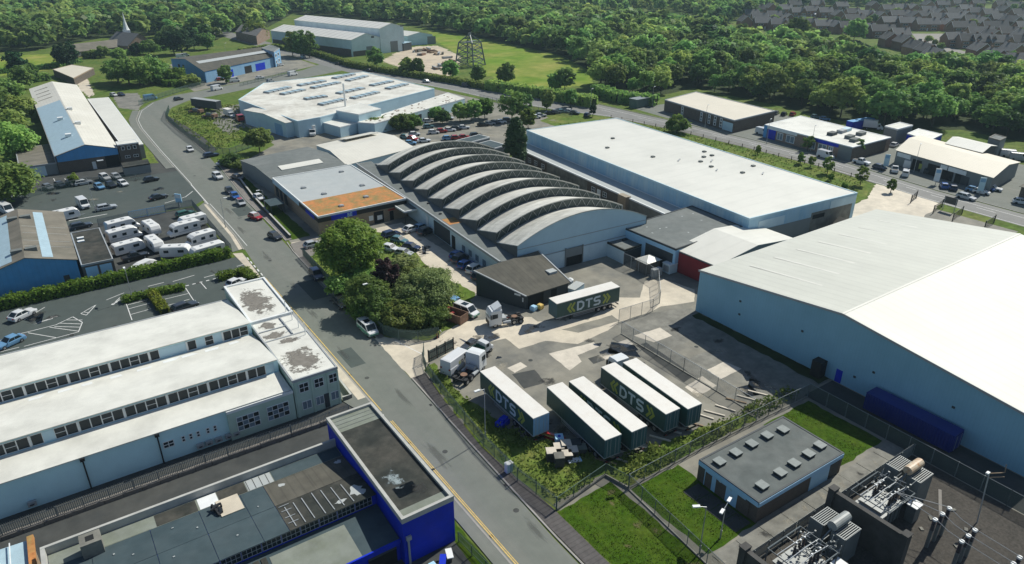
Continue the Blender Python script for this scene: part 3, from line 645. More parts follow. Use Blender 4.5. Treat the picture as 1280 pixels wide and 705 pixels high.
for a, b in zip(xs, xs[1:]):
    wroof(a, b-.05, 58.3, 63.4, 'blue_felt', up=rnd.uniform(0,.03)); wroof(a, b-.05, 63.45, 68.2, 'blue_felt', up=rnd.uniform(0,.03))
wroof(12.2, 17.1, 63.5, 68.2, 'fibre_b'); wroof(17.1, 21.8, 63.5, 68.2, 'fibre_b', up=.012); wroof(12.2, 21.8, 58.3, 63.45, 'dark_felt')
for x in (12.9,13.9,14.9,16.1,17.1,18.2,19.3): wroof(x, x+.09, 58.6, 63.2-.2*abs(x-16), 'trim_grey', 'lap_strip', .075)
for y in (62.9,61.9,60.6,59.5): wroof(12.4, 13.5, y, y+.08, 'trim_grey', 'lap_strip', .08)
for (x,y,rx,ry,m) in ((20.3,60.4,1.0,1.2,'light_felt'),(18.2,59.6,.7,.4,'light_felt'),(14.0,67,.5,.4,'light_felt'),(20.8,67.2,.5,.5,'light_felt')):
    q = random.Random(int(x*10)); n = 16
    MB().add([(x+rx*q.uniform(.5,1.1)*math.cos(6.283*i/n), y+ry*q.uniform(.5,1.1)*math.sin(6.283*i/n), 0) for i in range(n)], [tuple(range(n))])
    mb = MB(); pts = [(x+rx*q.uniform(.5,1.1)*math.cos(6.283*i/n), y+ry*q.uniform(.5,1.1)*math.sin(6.283*i/n)) for i in range(n)]
    mb.add([(a,b,wz(b)+.09) for a,b in pts], [tuple(range(n))]).build('repair_patch', mt[m], t)
for (x,y) in ((-3.4,66.2),(-1.8,64.9),(2.2,66.8),(4.4,65.1),(8.5,66.4),(10.6,64.5),(7.5,61),(1.5,61.8)):
    wroof(x, x+rnd.uniform(.1,.22), y, y+rnd.uniform(.1,.22), 'light_felt', 'pale_spot', .105)
MB().box(-8.9,21.8,68.25,70.38,3.72,3.79).build('valley_roof', mt['green_moss'], t)
for a, b, m in ((-8.9,.5,'green_moss'),(1.0,5.2,'dark_felt'),(5.4,7.4,'trim_white'),(7.5,10.5,'dark_felt'),(10.6,13.5,'light_felt'),(13.6,21.7,'blue_felt')):
    MB().box(a,b,68.3,70.2,3.795,3.81).build('felt_sheet', mt[m], t)
for k in range(4): MB().box(10.7+k*.75,10.76+k*.75,68.35,70.15,3.812,3.83).build('lap_joint', mt['dark_felt'], t)
o = wroof(7.0, 9.4, 65.3, 68.6, 'concrete', 'bare_board', .12)          # torn felt showing the deck
q = random.Random(5)
MB().path([(7.0+q.uniform(-.8,.4), 65.6+q.uniform(0,2.2), wz(66.5)+.25+q.uniform(0,.35)) for i in range(12)], .12, 4).build('torn_felt_roll', mt['black'], t)
c = MB().box(-5.9,-4.0,67.4,69.2,3.6,5.6).build('chimney', mt['concrete_grey'], t); MB().box(-5.35,-4.6,67.9,68.7,5.6,5.62).build('flue', mt['dark'], c)
x = -8.9
while x < 20.5:
    win(t, (-9.2,58.6),(21.85,58.6), x+9.2, 1.95, 3.72, 4.84, 4, 2, 'trim_grey', 'glass', .045, .06); x += 2.02
MB().ext([(4.5,58.5,3.52),(21.8,58.5,3.52),(21.8,52.7,3.05),(4.5,52.7,3.05)], (0,0,.07)).build('low_roof', mt['blue_felt'], t)
MB().ext([(9.6,57.6,3.53),(17.6,57.6,3.53),(17.6,52.75,3.13),(9.6,52.75,3.13)], (0,0,.02)).build('low_roof_sheet', mt['green_moss'], t)
for k in range(6): MB().ext([(5.0+k*.75,57.8,3.6),(5.55+k*.75,57.8,3.6),(5.55+k*.75,54,3.29),(5.0+k*.75,54,3.29)], (0,0,.01)).build('felt_strip', mt['dark_felt'], t)
MB().box(4.5,21.8,52.55,52.75,2.6,3.22).build('fascia', mt['deep_blue'], t)
onwall(t, (-9.2,53),(21.85,53), 27.4, 30.6, 1.9, 2.55, 'sign', 'dark_wall', .12); onwall(t, (-9.2,53),(21.85,53), 27.4, 30.6, 0, 1.85, 'door', 'dark', .08)
MB().tube((22.4,51.9,0),(22.4,51.9,3.4),.12).box(22.15,22.7,51.7,51.98,3.4,3.9).build('downpipe', mt['trim_grey'], t)
t = bthing('striped_shed', 'small shed with pale blue ribbed roof and orange verge in the bottom corner', 'shed', (-16,70))
gableq(t, (-22,69),(-10.2,69),(-10.2,74.2),(-22,74.2), 3.2, 3.5, 'wood', 'rooflight', .2)
for k in range(10): MB().box(-12.1-k*1.0,-12-k*1.0,68.8,74.4,3.78,3.86).build('roof_rib', mt['trim_white'], t)
MB().box(-10.55,-9.95,68.7,74.5,3.3,3.8).build('verge', mt['moss_roof'], t)

# ---- huge pale warehouse (right)
t = bthing('pale_warehouse', 'huge blue-grey clad warehouse with white low-pitched roof and rooflight strips', 'warehouse', (120,48))
gableq(t, (91.6,21),(91.6,75),(147.5,75.4),(147.5,21), 7.9, 11.1, 'big_wall', 'big_roof', .12)
for x in (139.5,132.5,125.8,119,112.3,105.7,99.1):
    MB().ext([(x,70.5,8.62),(x+.55,70.5,8.62),(x+.55,51.5,10.79),(x,51.5,10.79)], (0,0,.02)).build('rooflight', mt['flat_white'], t)
MB().box(91.3,147.6,47.85,48.2,11.2,11.27).build('ridge_cap', mt['flat_white'], t)
MB().ext([(91.44,75.2,7.75),(91.44,75.2,8.1),(91.44,48,11.25),(91.44,20.8,8.1),(91.44,20.8,7.75),(91.44,48,10.9)], (-.1,0,0)).build('verge_trim', mt['trim_grey'], t)
onwall(t, (91.6,75),(91.6,21), 27.8, 28.8, .05, 2.2, 'door', 'deep_blue', .06)
MB().box(90.0,91.55,48.8,50.4,0,2.7).build('porch', mt['black'], t)
for s, z in ((9,5.6),(9.2,3.2),(21,5.4),(33,4.2),(44,4.6),(30.5,2.1)): onwall(t, (91.6,75),(91.6,21), s, s+.35, z, z+.3, 'wall_vent', 'dark_wall', .12)

# ---- long flat white warehouse behind (rotated a little)
def lf(ox, oy, a):
    c, s = math.cos(a), math.sin(a); return lambda x, y: (ox+x*c-y*s, oy+x*s+y*c)
F = lf(121.2, 88.0, R(-4.6))
t = bthing('flat_white_warehouse', 'long flat-roofed white warehouse with weathered blue fascia', 'warehouse', F(17,45))
Q = [F(0,0),F(35.2,0),F(35.2,92),F(0,92)]
flatq(t, Q, 7.4, 'mid_wall', 'flat_white', .18, 'blue_wall', .25)
for x, y in ((9,62),(17,70),(14,48),(22,38),(21,33),(26,41),(30,45),(29,41),(24,25),(31,28)):
    X, Y = F(x,y); MB().obox(X,Y,7.46,7.8,.9,.9,R(-4.6)).build('roof_vent', mt['grey_roof'], t)
for (x,y,l) in ((18,42,2.2),(25,37,2.2),(20,30,1.6),(28,22,1.8)): MB().obox(*F(x,y),7.46,7.66,l,.35,R(30)).build('roof_duct', mt['trim_grey'], t)
a, b = Q[0], Q[1]
onwall(t, a, b, .3, 20, 0, 4.2, 'brick_base', 'grey_wall', .05); onwall(t, a, b, 20, 34, 0, 5.2, 'brick_base', 'concrete_grey', .06)
onwall(t, a, b, 20.5, 24.5, 3.6, 4.6, 'door', 'dark', .1); onwall(t, a, b, 26, 35, 5.2, 7.1, 'fascia_panel', 'white_wall', .1); onwall(t, a, b, 3, 11, 4.4, 6.4, 'fascia_panel', 'white_wall', .1)
t = bthing('long_lean_to', 'low lean-to range with brick front along the flat white warehouse', 'lean-to', F(-3,50))
flatq(t, [F(-6.2,16),F(-.1,16),F(-.1,90),F(-6.2,90)], 3.6, 'brown_brick', 'light_felt', .12, 'trim_white', .35)
a, b = F(-6.2,90), F(-6.2,16)
for k, s in enumerate((6,9.5,13,17,42,47)): win(t, a, b, s, 1.6, 1.0, 2.4, 2, 2, 'trim_white', 'glass', .1)
onwall(t, a, b, 20, 40, 0, 3.3, 'rendered_bay', 'concrete_grey', .05); onwall(t, a, b, 44.5, 46, 0, 2.4, 'door', 'trim_white', .08)
onwall(t, a, b, 56, 72, 0, 3.3, 'rendered_bay', 'concrete_grey', .05); MB().obox(*F(-6.4,34),0,4.0,1.6,3.2,R(-4.6)).build('porch', mt['tan_brick'], t)
t = bthing('grey_link_block', 'small grey flat-roofed block behind the dark conifer', 'outbuilding', (118,182))
flatq(t, [(108,178),(122,181),(121,189),(107,186)], 3.4, 'grey_wall', 'blue_felt', .12, 'trim_white', .2); flatq(t, [(108,190),(124,194),(123,199),(107,195)], 3.0, 'grey_wall', 'blue_felt', .12, 'trim_white', .2)

# ---- barrel-vaulted north-light works
F = lf(69.0, 104.6, R(-3.3)); A = R(-3.3)
t = thing('vaulted_works', 'old factory with nine arched saw-tooth roof bays and lattice glazing', 'factory', (69.0,104.6,0), A)
MB().box(0,4.0,.1,80,-.1,4.4).build('side_range', mt['white_wall'], t)
MB().box(-.25,4.2,-.1,80.1,4.4,4.55).build('side_roof', mt['grey_roof'], t)
MB().box(-.35,-.05,-.1,80.1,4.2,4.72).build('eaves_trim', mt['trim_grey'], t)
MB().box(3.9,36.2,.25,76,-.1,4.9).build('wall', mt['grey_wall'], t)
XA, XB, NS = 3.7, 36.4, 26
def arch(u): return 7.0 + 4.1*(1-(2*u-1)**2)
P, DROP = 8.25, 2.15
for i in range(9):
    y0, y1 = i*P, i*P+P-.12
    v = MB(); pts = [(XA+(XB-XA)*k/NS, arch(k/NS)) for k in range(NS+1)]
    for k in range(NS):
        (xa,za),(xb,zb) = pts[k], pts[k+1]
        v.ext([(xa,y0-.25,za),(xb,y0-.25,zb),(xb,y1,zb-DROP),(xa,y1,za-DROP)], (0,0,.16))
    ro = v.build('vault_roof', mt['vault'], t)
    g = MB()
    if i:
        for k in range(NS): (xa,za),(xb,zb) = pts[k], pts[k+1]; g.quad((xa,y0+.12,za-DROP),(xb,y0+.12,zb-DROP),(xb,y0+.12,zb),(xa,y0+.12,za))
        g.build('glazing', mt['north_glass'], ro)
        tr = MB()
        for k in range(0, NS, 1):
            (xa,za),(xb,zb) = pts[k], pts[k+1]
            tr.tube((xa,y0,za-.1),(xb,y0,zb-.1),.09,4); tr.tube((xa,y0,za-DROP+.2),(xb,y0,zb-DROP+.2),.07,4)
            if k % 2 == 0: tr.tube((xa,y0,za-DROP+.2),(xb,y0,zb-.1),.05,4)
            else: tr.tube((xa,y0,za-.1),(xb,y0,zb-DROP+.2),.05,4)
        tr.tube((XB-.05,y0-.1,arch(1)-DROP),(XB-.05,y0-.1,arch(1)+.1),.13,4)
        tr.build('lattice_truss', mt['steel'], ro)
    for x, s in ((XA,-1),(XB,1)):
        MB().ext([(x,y0-.1,4.5),(x,y0-.1,6.98),(x,y1,6.98-DROP),(x,y1,4.5)], (.12*s,0,0)).build('cheek', mt['vault_side'], ro)
gw = MB(); pts = [(XA+(XB-XA)*k/NS, 0, arch(k/NS)-.02) for k in range(NS+1)]
gw.ext([(XB,0,-.1)] + pts[::-1] + [(XA,0,-.1)], (0,.2,0)).build('gable_wall', mt['blue_wall'], t)
MB().box(XA,XB,-.06,-.005,3.6,3.75).box(XA,XB,-.06,-.005,6.1,6.22).build('cladding_joint', mt['trim_grey'], t)
MB().box(XA+.1,XB-.1,-.12,-.065,-.1,3.55).build('lower_wall', mt['white_wall'], t)
MB().box(15.3,19.4,-.2,-.125,0,3.9).build('door', mt['dark'], t); MB().box(15.1,15.3,-.35,-.125,0,4.1).box(19.4,19.6,-.35,-.125,0,4.1).box(15.3,19.4,-.22,-.126,2.0,3.9).build('roller_shutter', mt['grey_wall'], t)
for y in (6,9,12,15): MB().box(-.12,-.01,y,y+1.2,1.1,2.4).build('window', mt['glass_pale'], t)
MB().box(-.1,-.01,22,30,.2,3.6).build('door', mt['dark_wall'], t); MB().box(-.16,-.02,33,34.2,0,3.6).build('door', mt['trim_white'], t)
MB().box(-.12,-.01,19.5,21,0,3).build('opening', mt['dark'], t)
for x, y in ((1.5,30),(2.2,38),(1.2,52)): MB().box(x,x+.5,y,y+.5,4.55,4.8).build('roof_vent', mt['black'], t)
blotch(t, 2.0, 25, 4.556, 1.2, 1.6, 'moss_roof', 31)

# ---- buildings round the yard corner
t = bthing('dark_flat_block', 'flat dark-felted block between the arched works and the red-door annex', 'outbuilding', (110,97))
flatq(t, [(100.2,88.7),(121.2,89.5),(122.4,105),(99.8,103.8)], 5.2, 'sub_blue', 'grey_roof', .16, 'dark_wall', .2)
for k in range(24): MB().obox(101.5+k*.8+rnd.uniform(0,.5), 90+rnd.uniform(0,13), 5.262, 5.275, .4, .25, rnd.uniform(0,3)).build('pale_spot', mt['light_felt'], t) if k % 2 else None
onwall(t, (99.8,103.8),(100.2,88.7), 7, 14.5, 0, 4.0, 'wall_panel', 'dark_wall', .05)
t = bthing('red_door_annex', 'white-roofed annex with dark red sliding doors', 'outbuilding', (114,84))
gableq(t, (101.6,79.5),(125.6,80),(125.6,91),(101.3,90), 4.6, 6.0, 'grey_wall', 'flat_white', .2)
a, b = (101.3,90), (101.6,79.5)
for k in range(2): onwall(t, a, b, .3+k*5.0, 5.25+k*5.0, .05, 4.3, 'door', 'red_door', .1+.06*k)
t = bthing('square_hut', 'square flat-roofed white hut beside the arched gable', 'hut', (99,101))
flatq(t, [(94.9,97.6),(102.6,98.1),(102.6,106.5),(94.9,106.2)], 3.1, 'white_wall', 'grey_roof', .18, 'dark_felt', .25)
onwall(t, (94.9,97.6),(102.6,98.1), 0, 7.7, 0, 2.8, 'dark_panel', 'dark_wall', .04); MB().box(98.2,99.5,101.6,102.1,3.17,3.4).build('roof_debris', mt['black'], t)  # dark grey sheet across the hut's front wall
t = bthing('pyramid_kiosk', 'small kiosk with white pyramid roof in the yard', 'kiosk', (97,92.5))
MB().box(94.9,98.7,91.2,94.1,-.1,2.5).build('wall', mt['brown_brick'], t)
MB().add([(94.6,90.9,2.5),(99,90.9,2.5),(99,94.4,2.5),(94.6,94.4,2.5),(96.8,92.65,3.4)], [(0,1,4),(1,2,4),(2,3,4),(3,0,4),(3,2,1,0)]).build('roof', mt['flat_white'], t)
t = bthing('plant_unit', 'white plant cabinet beside the kiosk', 'cabinet', (100,89.6))
MB().box(98.9,101,88.6,90.6,.1,2.0).build('casing', mt['white_wall'], t); MB().box(98.8,101.1,88.5,90.7,2.0,2.1).build('lid', mt['trim_white'], t); MB().box(98.84,98.9,88.9,90.3,.5,1.7).build('grille', mt['trim_grey'], t)
t = bthing('pallet_cage', 'grey wire cage unit by the kiosk wall', 'cage', (96.3,89.6))
for k in range(2): MB().box(95.2+k*1.2,96.2+k*1.2,89.2,90.2,.05,1.7).build('crate', mt['trim_grey'], t)
t = bthing('open_front_shed', 'dark grey open-fronted shed with weathered brown roof in the lorry yard', 'shed', (69,98))
q = [(62.2,102.7),(66.5,92.6),(76.2,92.7),(77,103.6)]
MB().add([(*q[0],-.1),(*q[1],-.1),(*q[2],-.1),(*q[3],-.1),(*q[0],4.9),(*q[1],2.75),(*q[2],2.75),(*q[3],4.9)], [(3,2,1,0),(4,5,6,7),(0,1,5,4),(1,2,6,5),(2,3,7,6),(3,0,4,7)]).build('wall', mt['dark_wall'], t)
MB().ext([(61.9,103,4.95),(66.3,92.3,2.75),(76.6,92.4,2.75),(77.4,103.9,4.95)], (0,0,.12)).build('roof', mt['fibre_b'], t)
MB().ext([(61.8,103,4.95),(66.2,92.3,2.75),(66.45,92.3,2.75),(62.05,103,4.95)], (0,0,.2)).build('verge', mt['trim_grey'], t); MB().ext([(76.55,92.3,2.75),(77.3,103.9,4.95),(77.55,103.9,4.95),(76.8,92.3,2.75)], (0,0,.2)).build('verge', mt['trim_grey'], t)
a, b = q[1], q[2]
onwall(t, a, b, .4, 3.9, 0, 2.5, 'bay_opening', 'dark', .05); onwall(t, a, b, 5.6, 7.0, 0, 2.4, 'bay_opening', 'dark', .05); onwall(t, a, b, 3.9, 5.6, 0, 2.6, 'pier', 'dark_wall', .09)
onwall(t, q[0], q[1], 8.5, 9.8, 2.4, 2.75, 'sign', 'trim_white', .05); MB().box(74.4,76.2,96,97.5,3.5,4.0).build('roof_patch', mt['light_felt'], t)
onwall(t, q[0], q[1], 10.2, 10.4, 1.4, 2.2, 'notice', 'trim_white', .05)

# ---- carpet-store style shop with orange-stained roof
t = bthing('roadside_store', 'flat-roofed roadside store with pale grey and orange-stained roof and blue sign', 'shop', (60,165))
S = [(48.8,148.5),(71,148.9),(71.6,184),(49.6,183.8)]
flatq(t, S, 4.5, 'tan_brick', 'light_felt', .22, 'trim_white', .22)
MB().prism([(49.1,148.8),(70.7,149.2),(70.9,161),(49.35,160.6)], 4.562, 4.575).build('stained_roof_sheet', mt['moss_roof'], t)
for (x,y) in ((56,152.5),(63.5,155.4),(56,163.5),(53.5,171),(66.5,164.5),(66.8,179)): MB().obox(x,y,4.575,4.85,1.1,1.1).obox(x,y,4.852,4.95,.7,.7).build('roof_vent', mt['trim_grey'], t)
a, b = S[0], S[1]
onwall(t, a, b, -.1, 22.2, 3.2, 4.22, 'fascia', 'black', .12)
onwall(t, a, b, 3.0, 9.2, 3.15, 4.2, 'sign', 'deep_blue', .2); text(t, 'RE', (56.3,148.42,3.68), (R(90),0,R(1)), 1.1, 'blue_wall', bold=.03); onwall(t, a, b, 8.3, 9.0, 3.25, 4.1, 'sign_end_square', 'deep_blue', .23)
onwall(t, a, b, 13.5, 16, 0, 2.9, 'shop_window', 'dark', .04); onwall(t, a, b, 17.6, 18.6, 0, 2.3, 'door', 'dark', .05); onwall(t, a, b, 17.2, 19, 2.5, 2.85, 'red_sign', 'lamp_r', .1); onwall(t, a, b, 12.2, 13.3, 1, 2.2, 'notice_board', 'trim_white', .06); onwall(t, a, b, 14.3,15.6,.8,1.9,'poster','trim_white',.08)
MB().prism([(67.9,143.6),(72.4,144.2),(72.2,148.7),(67.8,148.4)], 3.2, 3.45).build('canopy', mt['grey_roof'], t); MB().box(67.7,67.95,143.5,148.4,3.15,3.55).box(67.95,72.4,143.4,143.65,3.15,3.55).build('canopy_trim', mt['trim_white'], t)
for x in (68.1,71.9): MB().tube((x,144,0),(x,144,3.2),.07).build('canopy_post', mt['black'], t)
a, b = S[3], S[0]
onwall(t, a, b, 0, 22, 3.3, 4.3, 'fascia', 'blue_wall', .12); onwall(t, a, b, 22, 35.2, 3.3, 4.3, 'fascia', 'black', .12); onwall(t, a, b, 27, 33, 3.3, 4.2, 'sign', 'deep_blue', .2)
for s in (2,5.5,9): onwall(t, a, b, s, s+2.6, .3, 3.1, 'shop_window', 'glass', .05)
t = bthing('grey_gable_unit', 'grey low-pitched unit with white rooflight behind the roadside store', 'unit', (58,198))
gableq(t, (49.7,184.2),(48,208),(69,212),(71.4,184.6), 3.9, 4.9, 'grey_wall', 'grey_roof', .2)
MB().ext([(54,189.6,4.46),(66,190.2,4.5),(66,193.6,4.8),(54,193,4.76)], (0,0,.2)).build('rooflight', mt['flat_white'], t)
t = bthing('white_rear_unit', 'white-roofed unit with blue wall next to the arched works', 'unit', (83,202))
gableq(t, (71.2,186.2),(72,212),(94.5,217.5),(95.6,192.5), 4.0, 5.2, 'blue_wall', 'white_roof_x', .2)
MB().ext([(80,213.5,4.6),(92,216,4.6),(92.4,211,5.4),(80.4,208.5,5.4)], (0,0,.15)).build('raised_roof', mt['white_roof_x'], t)
t = bthing('bin_shelter', 'small pale-roofed shelter on the grass beside the store', 'shelter', (46,171)); MB().prism([(43.9,168.2),(47.5,168.4),(47.6,174),(44,173.8)], 2.3, 2.42).build('roof', mt['blue_felt'], t)
for x, y in ((44.1,168.4),(47.3,168.6),(47.4,173.8),(44.2,173.6)): MB().box(x-.08,x+.08,y-.08,y+.08,0,2.3).build('post', mt['dark_wall'], t)
MB().box(47.2,47.35,168.7,173.5,.1,2.2).build('back_panel', mt['dark_wall'], t)
# ================================================================= more distant buildings
t = bthing('blue_gable_shed', 'long white-roofed shed with blue gable and brown two-storey end', 'shed', (13,300))
gableq(t, (4.3,238),(20.4,238),(21.6,366),(4.3,366), 5.2, 7.4, 'brown_brick', 'white_roof_x', .25, ro='white_roof_x')
MB().add([(4.5,237.86,3.4),(20.3,237.86,3.4),(20.3,237.86,5.1),(12.35,237.86,7.3),(4.5,237.86,5.1)], [(0,1,2,3,4)]).build('gable_cladding', mt['mid_blue'], t)
def sl(x, y): return 5.2+2.2*(1-abs(x-12.5)/8.2)+.17
def onroof(x0,x1,y0,y1,m,name): 
    return MB().ext([(x0,y0,sl(x0,y0)),(x1,y0,sl(x1,y0)),(x1,y1,sl(x1,y1)),(x0,y1,sl(x0,y1))],(0,0,.02)).build(name, mt[m], t)
onroof(4.2,12.2,238,318,'rooflight','pale_blue_roof_sheet')
for y in (330,338,346,355): onroof(5.5,10.5,y,y+.7,'fibre','rooflight'); onroof(14.5,19.5,y,y+.7,'fibre','rooflight')
for (x,y) in ((9.5,255),(9.5,283),(13.6,270),(13.6,297)): MB().obox(x,y,sl(x,y),sl(x,y)+.9,1.6,1.6).build('roof_vent', mt['trim_white'], t)
onwall(t, (4.3,238),(20.4,238), 12.2, 15.9, 0, 4.4, 'door', 'dark', .05); onwall(t, (4.3,238),(20.4,238), 8.6, 9.6, 0, 2.2, 'door', 'trim_white', .06); MB().box(14.2,15.9,236.6,237.9,2.4,2.6).build('porch_roof', mt['trim_white'], t)
flatq(t, [(20.6,237.5),(26.2,237.5),(26.2,242),(20.6,242)], 6.2, 'brown_brick', 'white_roof', .12, 'trim_white', .2)
for k in range(3): win(t, (20.6,237.5),(26.2,237.5), .7+k*1.6, .9, 4.5, 5.6, 1, 1, 'trim_white', 'glass', .12)
for k in range(2): win(t, (20.6,237.5),(26.2,237.5), 1.2+k*2.3, 1.4, 2.0, 2.8, 2, 1, 'trim_white', 'glass', .1)
flatq(t, [(22.2,242.3),(28.0,242.3),(29.6,332),(22.2,333)], 4.4, 'grey_wall', 'flat_white', .08, 'trim_white', .2)
t = bthing('side_lean_to', 'grey lean-to with pale door beside the blue gable', 'lean-to', (0,252)); flatq(t, [(-5,238.5),(4.2,238.5),(4.2,264),(-5,264)], 3.2, 'grey_wall', 'fibre', .1, 'trim_grey', .2)
onwall(t, (-5,238.5),(4.2,238.5), 1, 6.2, 0, 2.8, 'door', 'white_wall', .06)
t = bthing('brick_store', 'small dark flat-roofed store by the car park corner', 'store', (23,226)); flatq(t, [(19.5,224.5),(26.5,224.8),(26.8,230),(19.7,230)], 2.6, 'grey_wall', 'dark_felt', .1, 'dark_felt', .2)

t = bthing('caravan_dealer_shed', 'blue-gabled shed with brown fibre roof and rooflight strips', 'shed', (-6,168))
gableq(t, (-14.4,151.6),(1.4,151.6),(1.6,184),(-14.4,184), 4.7, 7.0, 'mid_blue', 'fibre', .3)
def sl2(x): return 4.7+2.3*(1-abs(x+6.5)/8)+.16
for (x0,x1) in ((-3.8,-2.1),(-10.8,-8.6)): MB().ext([(x0,152.2,sl2(x0)),(x1,152.2,sl2(x1)),(x1,182.5,sl2(x1)),(x0,182.5,sl2(x0))],(0,0,.02)).build('rooflight', mt['rooflight'], t)
for y in (155.5,177.0):
    for x0 in (-6.2,-8.6): MB().box(x0,x0+1.9,y,y+1.2,sl2(x0+.9)-.3,sl2(x0+.9)+.55).build('roof_vent', mt['grey_roof'], t)
for y in (158.5,162,167,171.5): MB().ext([(-6.2,y,sl2(-6.2)),(1.3,y+.1,sl2(1.3)),(1.3,y+.2,sl2(1.3)),(-6.2,y+.1,sl2(-6.2))],(0,0,.015)).build('pale_lap', mt['light_felt'], t)
onwall(t, (-14.4,151.6),(1.4,151.6), 13, 14, 0, 2, 'door', 'dark_wall', .06)
t = bthing('double_garage', 'flat black-felt garage block with two pale doors', 'garage', (4.8,161)); flatq(t, [(2.0,152.6),(7.6,152.6),(7.6,173.6),(2.0,173.6)], 2.9, 'brown_brick', 'dark_felt', .15, 'trim_grey', .18)
for k in range(2): onwall(t, (2.0,152.6),(7.6,152.6), .5+k*2.5, 2.6+k*2.5, .05, 2.3, 'garage_door', 'sub_blue', .05)
for (x,y) in ((2.8,168.5),(2.7,166.3)): MB().box(x,x+1.3,y,y+.8,2.97,3.2).build('rooflight', mt['trim_white'], t)

mt['dome'] = M('rooflight_dome', (.17,.195,.19), .6, .2, 2)
# switch house in the substation
t = bthing('switch_house', 'flat-roofed brick switch house with sky blue panels and nine rooflights', 'switch house', (65,39))
S = [(57.6,34.9),(73.4,34.6),(73.6,43.6),(57.7,43.8)]
flatq(t, S, 2.95, 'brown_brick', 'sub_roof', .12, 'dark_wall', .2)
a, b = S[3], S[0]
onwall(t, a, b, .0, 8.9, 2.35, 2.95, 'fascia', 'sub_blue', .1); onwall(t, a, b, 1.1, 7.2, 0, 2.34, 'blue_panel', 'sub_blue', .05)
for s, w in ((1.25,1.0),(2.9,1.5),(6.1,1.7)): onwall(t, a, b, s, s+w, .05, 2.1, 'door', 'brown_brick', .09)
for s, z in ((2.6,2.0),(3.3,2.05),(4.9,1.9),(5.2,1.3),(5.0,.8)): onwall(t, a, b, s, s+.3, z, z+.25, 'safety_notice', 'blue_wall', .1)
a, b = S[0], S[1]
onwall(t, a, b, 0, 15.8, 2.35, 2.95, 'fascia', 'sub_blue', .1); onwall(t, a, b, 9.6, 13.3, 0, 2.34, 'blue_panel', 'sub_blue', .05); onwall(t, a, b, 13.4, 15.2, 0, 2.2, 'door', 'dark_wall', .06)
for (x,y) in ((59.2,42.0),(62.2,42.0),(65.2,42.0),(68.2,42),(70.9,41.6),(60,36.4),(63.6,36.6),(66.4,36.7),(69.4,36.8),(72,37)):
    c = MB().obox(x,y,3.0,3.3,1.15,1.15).build('rooflight', mt['dark_felt'], t); MB().obox(x,y,3.302,3.42,1.25,1.25).build('dome', mt['dome'], c)

# white saw-roof factory, behind
P_ = lambda z, *pts: [G(a, b, z) for a, b in pts]
t = bthing('rooflight_factory', 'wide white flat-roofed factory dotted with rows of sloping rooflights', 'factory', (105,275))
Q = P_(5.6, (298,125),(330,104),(455,90),(543,111),(400,147),(372,152))
flatq(t, Q, 5.6, 'blue_wall', 'dirty_white', .2, 'blue_wall', .3)
def sky_row(p, q, n, w=3.4):
    a, b = V2(G(*p,5.9)), V2(G(*q,5.9))
    for k in range(n):
        c = a+(b-a)*(k+.5)/n; L = (b-a).length/n*.8; an = math.atan2((b-a).y,(b-a).x)
        o = MB().obox(c.x,c.y,5.66,6.25,L,w,an).build('rooflight_kerb', mt['trim_grey'], t); MB().obox(c.x,c.y,6.253,6.36,L*.86,w*.8,an).build('glass', mt['rooflight'], o)
for p, q, n in (((332,116),(362,109),5),((352,118),(380,112),4),((373,107),(406,101),4),((390,110),(424,103),5),((417,98),(442,92.5),4),((434,101),(458,95),4),((440,123),(472,115),5),((484,111),(508,105),4),((400,131),(430,124),5),((381,124),(408,120),4),((422,117),(454,110),4),((464,107),(490,101.5),4)): sky_row(p, q, n)
t2 = bthing('pale_gable_unit', 'pale blue gabled unit at the near corner of the rooflight factory', 'unit', (75,262))
q = P_(5, (305,138),(357,154),(396,147),(340,128)); gableq(t2, q[0], q[1], q[2], q[3], 5.0, 6.0, 'blue_wall', 'dirty_white', .2)
onwall(t2, q[0], q[1], 22, 27, 0, 4, 'door', 'lt_blue', .06)
t2 = bthing('raised_plant_room', 'taller white block with flue on the rooflight factory', 'plant room', G(448,140)); q = P_(6.6, (420,138),(448,143),(476,136),(450,129)); flatq(t2, q, 6.6, 'blue_wall', 'white_roof', .1, 'trim_white', .2)
x, y = G(433,145,2); MB().tube((x,y,0),(x,y,14),.35,8).build('flue', mt['trim_white'], t2)
t2 = bthing('low_canopy_block', 'low flat-roofed block with rusty white roof in front of the factory', 'outbuilding', G(425,152)); flatq(t2, P_(3.6, (399,152),(425,159),(456,151),(430,146)), 3.6, 'blue_wall', 'white_roof', .1, 'trim_white', .2)
t2 = bthing('low_front_range', 'low white-roofed range facing the staff car park', 'factory wing', G(520,140))
q = P_(4, (447,153),(468,154.5),(581,123),(560,116)); flatq(t2, q, 4.0, 'blue_wall', 'dirty_white', .12, 'trim_white', .25)
a, b = q[1], q[2]; L = (V2(b)-V2(a)).length
for s, w, m in ((.42,.06,'dark'),(.55,.03,'dark'),(.62,.12,'brown_brick'),(.86,.04,'dark'),(.2,.04,'dark_wall'),(.3,.05,'dark_wall')): onwall(t2, a, b, L*s, L*(s+w), 0, 2.8, 'door', m, .06)
for k in range(46):
    u, v = rnd.random(), rnd.random(); p = V2(q[0])*(1-u)*(1-v)+V2(q[1])*(1-u)*v+V2(q[2])*u*v+V2(q[3])*u*(1-v); p = V2((p.x*.9+G(520,134,4)[0]*.1, p.y*.9+G(520,134,4)[1]*.1))
    MB().obox(p.x,p.y,4.07,4.2,.7,.35,.4).build('roof_vent', mt['rust' if k%2 else 'fibre'], t2)

